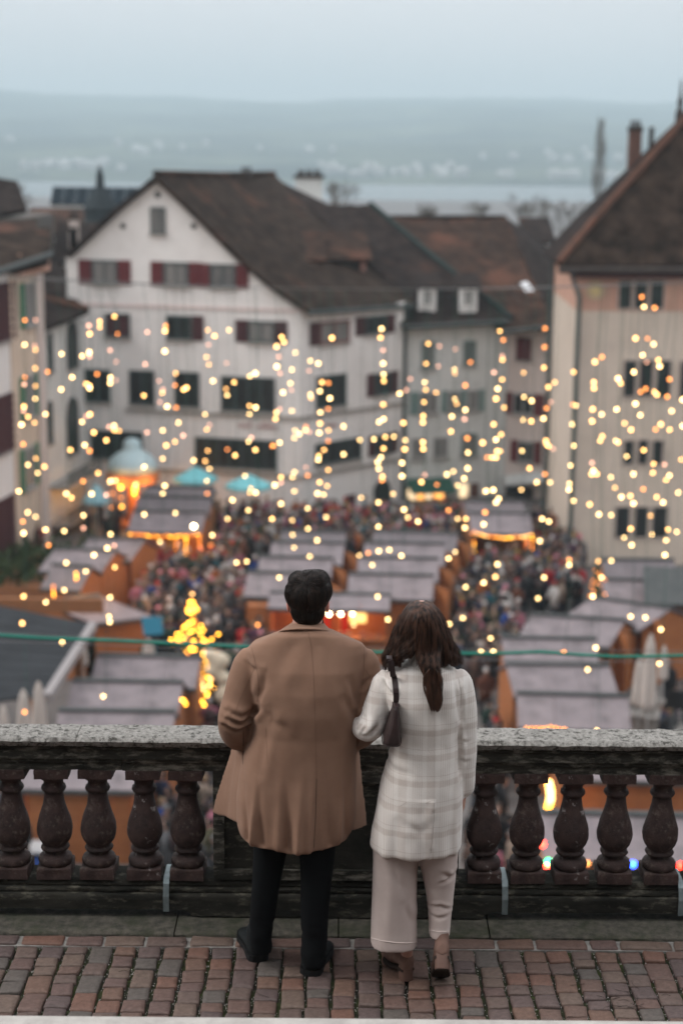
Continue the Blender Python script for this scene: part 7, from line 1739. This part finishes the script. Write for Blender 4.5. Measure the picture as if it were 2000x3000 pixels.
for i in range(2, len(sp_)): sp_[i] = Vector((sp_[i].x, min(sp_[i].y, sp_[i - 1].y + .004) if i > 3 else sp_[i].y, sp_[i].z))
front_ = [sp_[0] + Vector((.0, .035, .003)), sp_[0] + Vector((.004, .075, -.02)), sp_[0] + Vector((.01, .10, -.08)), P(1160, 2058, 6.50)]
path = front_[::-1] + sp_
g = MB(); hw3 = .0115; top_ = []; rings = []
for i, p in enumerate(path):
    t = (path[min(i + 1, len(path) - 1)] - path[max(i - 1, 0)]).normalized(); sx = Vector((1, 0, 0)); sx = (sx - t * sx.dot(t)).normalized(); nn = t.cross(sx).normalized() * .0022
    rings.append([p - sx * hw3 - nn, p + sx * hw3 - nn, p + sx * hw3 + nn, p - sx * hw3 + nn])
g.loft(rings); obj('strap', g, M_leather, bag)
# long hair
M_wb = pm('brown_hair_mass', (.012, .006, .004), (.020, .010, .007), 60, rough=.55); M_ws = hairmat('warm_brown_hair', (.040, .019, .012), .38)
YH = 6.505
hb_ = MB().loft([ring(1772, 1222, 1248, YH, .030, 32, 2), ring(1784, 1206, 1264, YH, .058, 32, 2), ring(1802, 1192, 1277, YH, .078, 32, 2.1), ring(1830, 1182, 1286, YH, .086, 32, 2.2), ring(1860, 1176, 1292, YH, .084, 32, 2.2), ring(1885, 1174, 1294, YH, .080, 32, 2.2), ring(1900, 1182, 1288, YH, .074, 32, 2.2)])
tail = limb([(1248, 1870, 6.45, .040), (1258, 1905, 6.42, .030), (1266, 1940, 6.395, .020), (1270, 1970, 6.375, .014), (1272, 2000, 6.366, .009), (1271, 2020, 6.36, .005)], 16)
lk1 = limb([(1185, 1860, 6.48, .045), (1168, 1900, 6.45, .038), (1158, 1925, 6.44, .020)], 16); lk2 = limb([(1290, 1860, 6.48, .042), (1308, 1900, 6.46, .034), (1318, 1925, 6.45, .018)], 16)
V, N, Fs = fuse(merge(hb_, tail), .0065, 3)
V[:, 1] = np.where((V[:, 1] > 6.56) & (V[:, 2] < P(1234, 1790, 6.5).z), 6.56, V[:, 1])
noisedisp(V, N, lambda p: .003 * nz((p[0], p[1], p[2] * .3), 45, 2)); hbo = from_arrays('hair', [tuple(x) for x in V], Fs, M_wb, wom)
wr = random.Random(9); strands = []
zz = lambda v: P(1234, v, YH).z
env = [(1757, 1226, 1244, .02), (1766, 1206, 1262, .060), (1780, 1192, 1276, .085), (1800, 1181, 1287, .099), (1830, 1168, 1299, .107), (1860, 1157, 1310, .108), (1885, 1148, 1321, .106), (1905, 1141, 1330, .104), (1925, 1134, 1337, .102), (1945, 1132, 1340, .10)]
ez = np.array([zz(e[0]) for e in env][::-1]); exl = np.array([P(e[1], e[0], YH).x for e in env][::-1]); exr = np.array([P(e[2], e[0], YH).x for e in env][::-1]); ed = np.array([e[3] for e in env][::-1])
tailpx = [(1885, 1246, 6.395), (1915, 1257, 6.385), (1945, 1266, 6.368), (1975, 1270, 6.355), (2005, 1272, 6.35), (2030, 1274, 6.348), (2048, 1272, 6.346)]
tz = np.array([zz(t[0]) for t in tailpx][::-1]); tx = np.array([P(t[1], t[0], 6.37).x for t in tailpx][::-1]); ty = np.array([t[2] for t in tailpx][::-1]); tw_ = np.array([.046, .041, .029, .020, .023, .016, .005][::-1])
lockp = {}
for i in range(21000):
    phi = wr.uniform(-1.75, 1.75); lock = int((phi + 3) * 9) * 7 + wr.randrange(3); lp = lockp.setdefault(lock, (wr.uniform(0, 6.28), wr.uniform(0, 6.28), wr.uniform(.8, 1.2), wr.gauss(0, 1), wr.uniform(.86, 1.04)))
    rho = (wr.uniform(.93, 1.02) if wr.random() < .93 else wr.uniform(1.02, 1.10)) * (1 if wr.random() < .7 else lp[4] ** .5); is_tail = (-.12 < phi < .75) and wr.random() < .93
    if is_tail: vend = 2046 - abs(wr.gauss(0, 34)) - (45 if wr.random() < .25 else 0)
    elif phi < -.12: vend = (1940 if phi < -.5 else 1926 - 10 * (phi + .5)) - abs(wr.gauss(0, 9)); vend -= 12 if -.35 < phi else 0
    else: vend = 1940 - abs(wr.gauss(0, 9))
    z0_, z1_ = zz(1758 + wr.uniform(0, 3)), zz(vend); n = 18 if is_tail else 13; s = []; off = (wr.gauss(0, 1), wr.gauss(0, 1)); curlamp = lp[2] * (.017 if is_tail else .016)
    for k in range(n):
        f = k / (n - 1); z = z0_ + (z1_ - z0_) * (f ** 1.25)
        xl_, xr_, dd = np.interp(z, ez, exl), np.interp(z, ez, exr), np.interp(z, ez, ed); xc, hw4 = (xl_ + xr_) / 2, (xr_ - xl_) / 2
        x = xc + hw4 * rho * math.sin(phi); y = YH - dd * rho * math.cos(phi)
        w4 = max(0, (f - .45) / .55); ww = math.sin(f * 15 * lp[2] + lp[0]) * curlamp * w4; x += ww; y += math.cos(f * 15 * lp[2] + lp[0]) * curlamp * .6 * w4 + .003 * lp[3] * w4
        if is_tail:
            zt0 = zz(1850); tt = max(0, min(1, (zt0 - z) / (zt0 - zz(1925)))); tt = tt * tt * (3 - 2 * tt)
            cx, cyy, cw_ = np.interp(z, tz, tx), np.interp(z, tz, ty), np.interp(z, tz, tw_)
            side = (phi - .31) / .43; rx_ = side * .9 + .12 * off[0]
            tipc = max(0, (f - .6) / .4); fl = math.sin(f * 11 + lp[0] * .7) * .012 * tipc * lp[2]
            x = x * (1 - tt) + (cx + cw_ * rx_ + fl) * tt; y = y * (1 - tt) + (cyy - .010 * math.cos(side * 1.3) + .005 * off[1] - .004) * tt
        else:
            x -= (.034 * f ** 3 * (1 + phi / 1.9) if phi < -.1 else 0)
            tipc = max(0, (f - .72) / .28) ** 2; x += (-.018 if phi < -.9 else .012 if phi < -.12 else -.010 if phi < 1.1 else .014) * -tipc * (1 if lp[3] > -.3 else -.5)
        hb2 = bvw.find_nearest(Vector((x, y, z)), .05)
        if hb2[0] is not None:
            dv = Vector((x, y, z)) - hb2[0]
            if dv.dot(hb2[1]) < .003: q = hb2[0] + hb2[1] * .004; x, y, z = q
        s.append((x, y, z))
    strands.append(s)
# loose flyaway strands and curls at the tail
for i in range(110):
    phi = wr.choice([-1, 1]) * wr.uniform(1.2, 1.7); a0 = wr.uniform(0, 6.28); s = []; v0 = wr.uniform(1780, 1860); ln = wr.uniform(25, 70)
    for k in range(9):
        f = k / 8; z = zz(v0 + ln * f); xl_, xr_ = np.interp(z, ez, exl), np.interp(z, ez, exr); s.append(((xl_ if phi < 0 else xr_) + math.copysign(.002 + .012 * math.sin(f * 3.0) * (1 + .4 * math.sin(a0)), phi), YH - .01 + .03 * math.cos(a0), z))
    strands.append(s)
for i in range(130):
    sd = wr.choice([-1, 1]); a0 = wr.uniform(0, 6.28); amp = wr.uniform(.010, .030); s = []; v1 = wr.uniform(1990, 2045)
    for k in range(14):
        f = k / 13; v = 1925 + (v1 - 1925) * f; x = P(1266 + 4 * f, v, 6.36).x + sd * (.012 + amp * math.sin(f * 3.4) * (1.1 - .3 * f)); s.append((x, 6.345 - .006 * math.sin(f * 5 + a0), zz(v)))
    strands.append(s)
hair_curves('hair_strands', strands, .00058, M_ws, hbo)
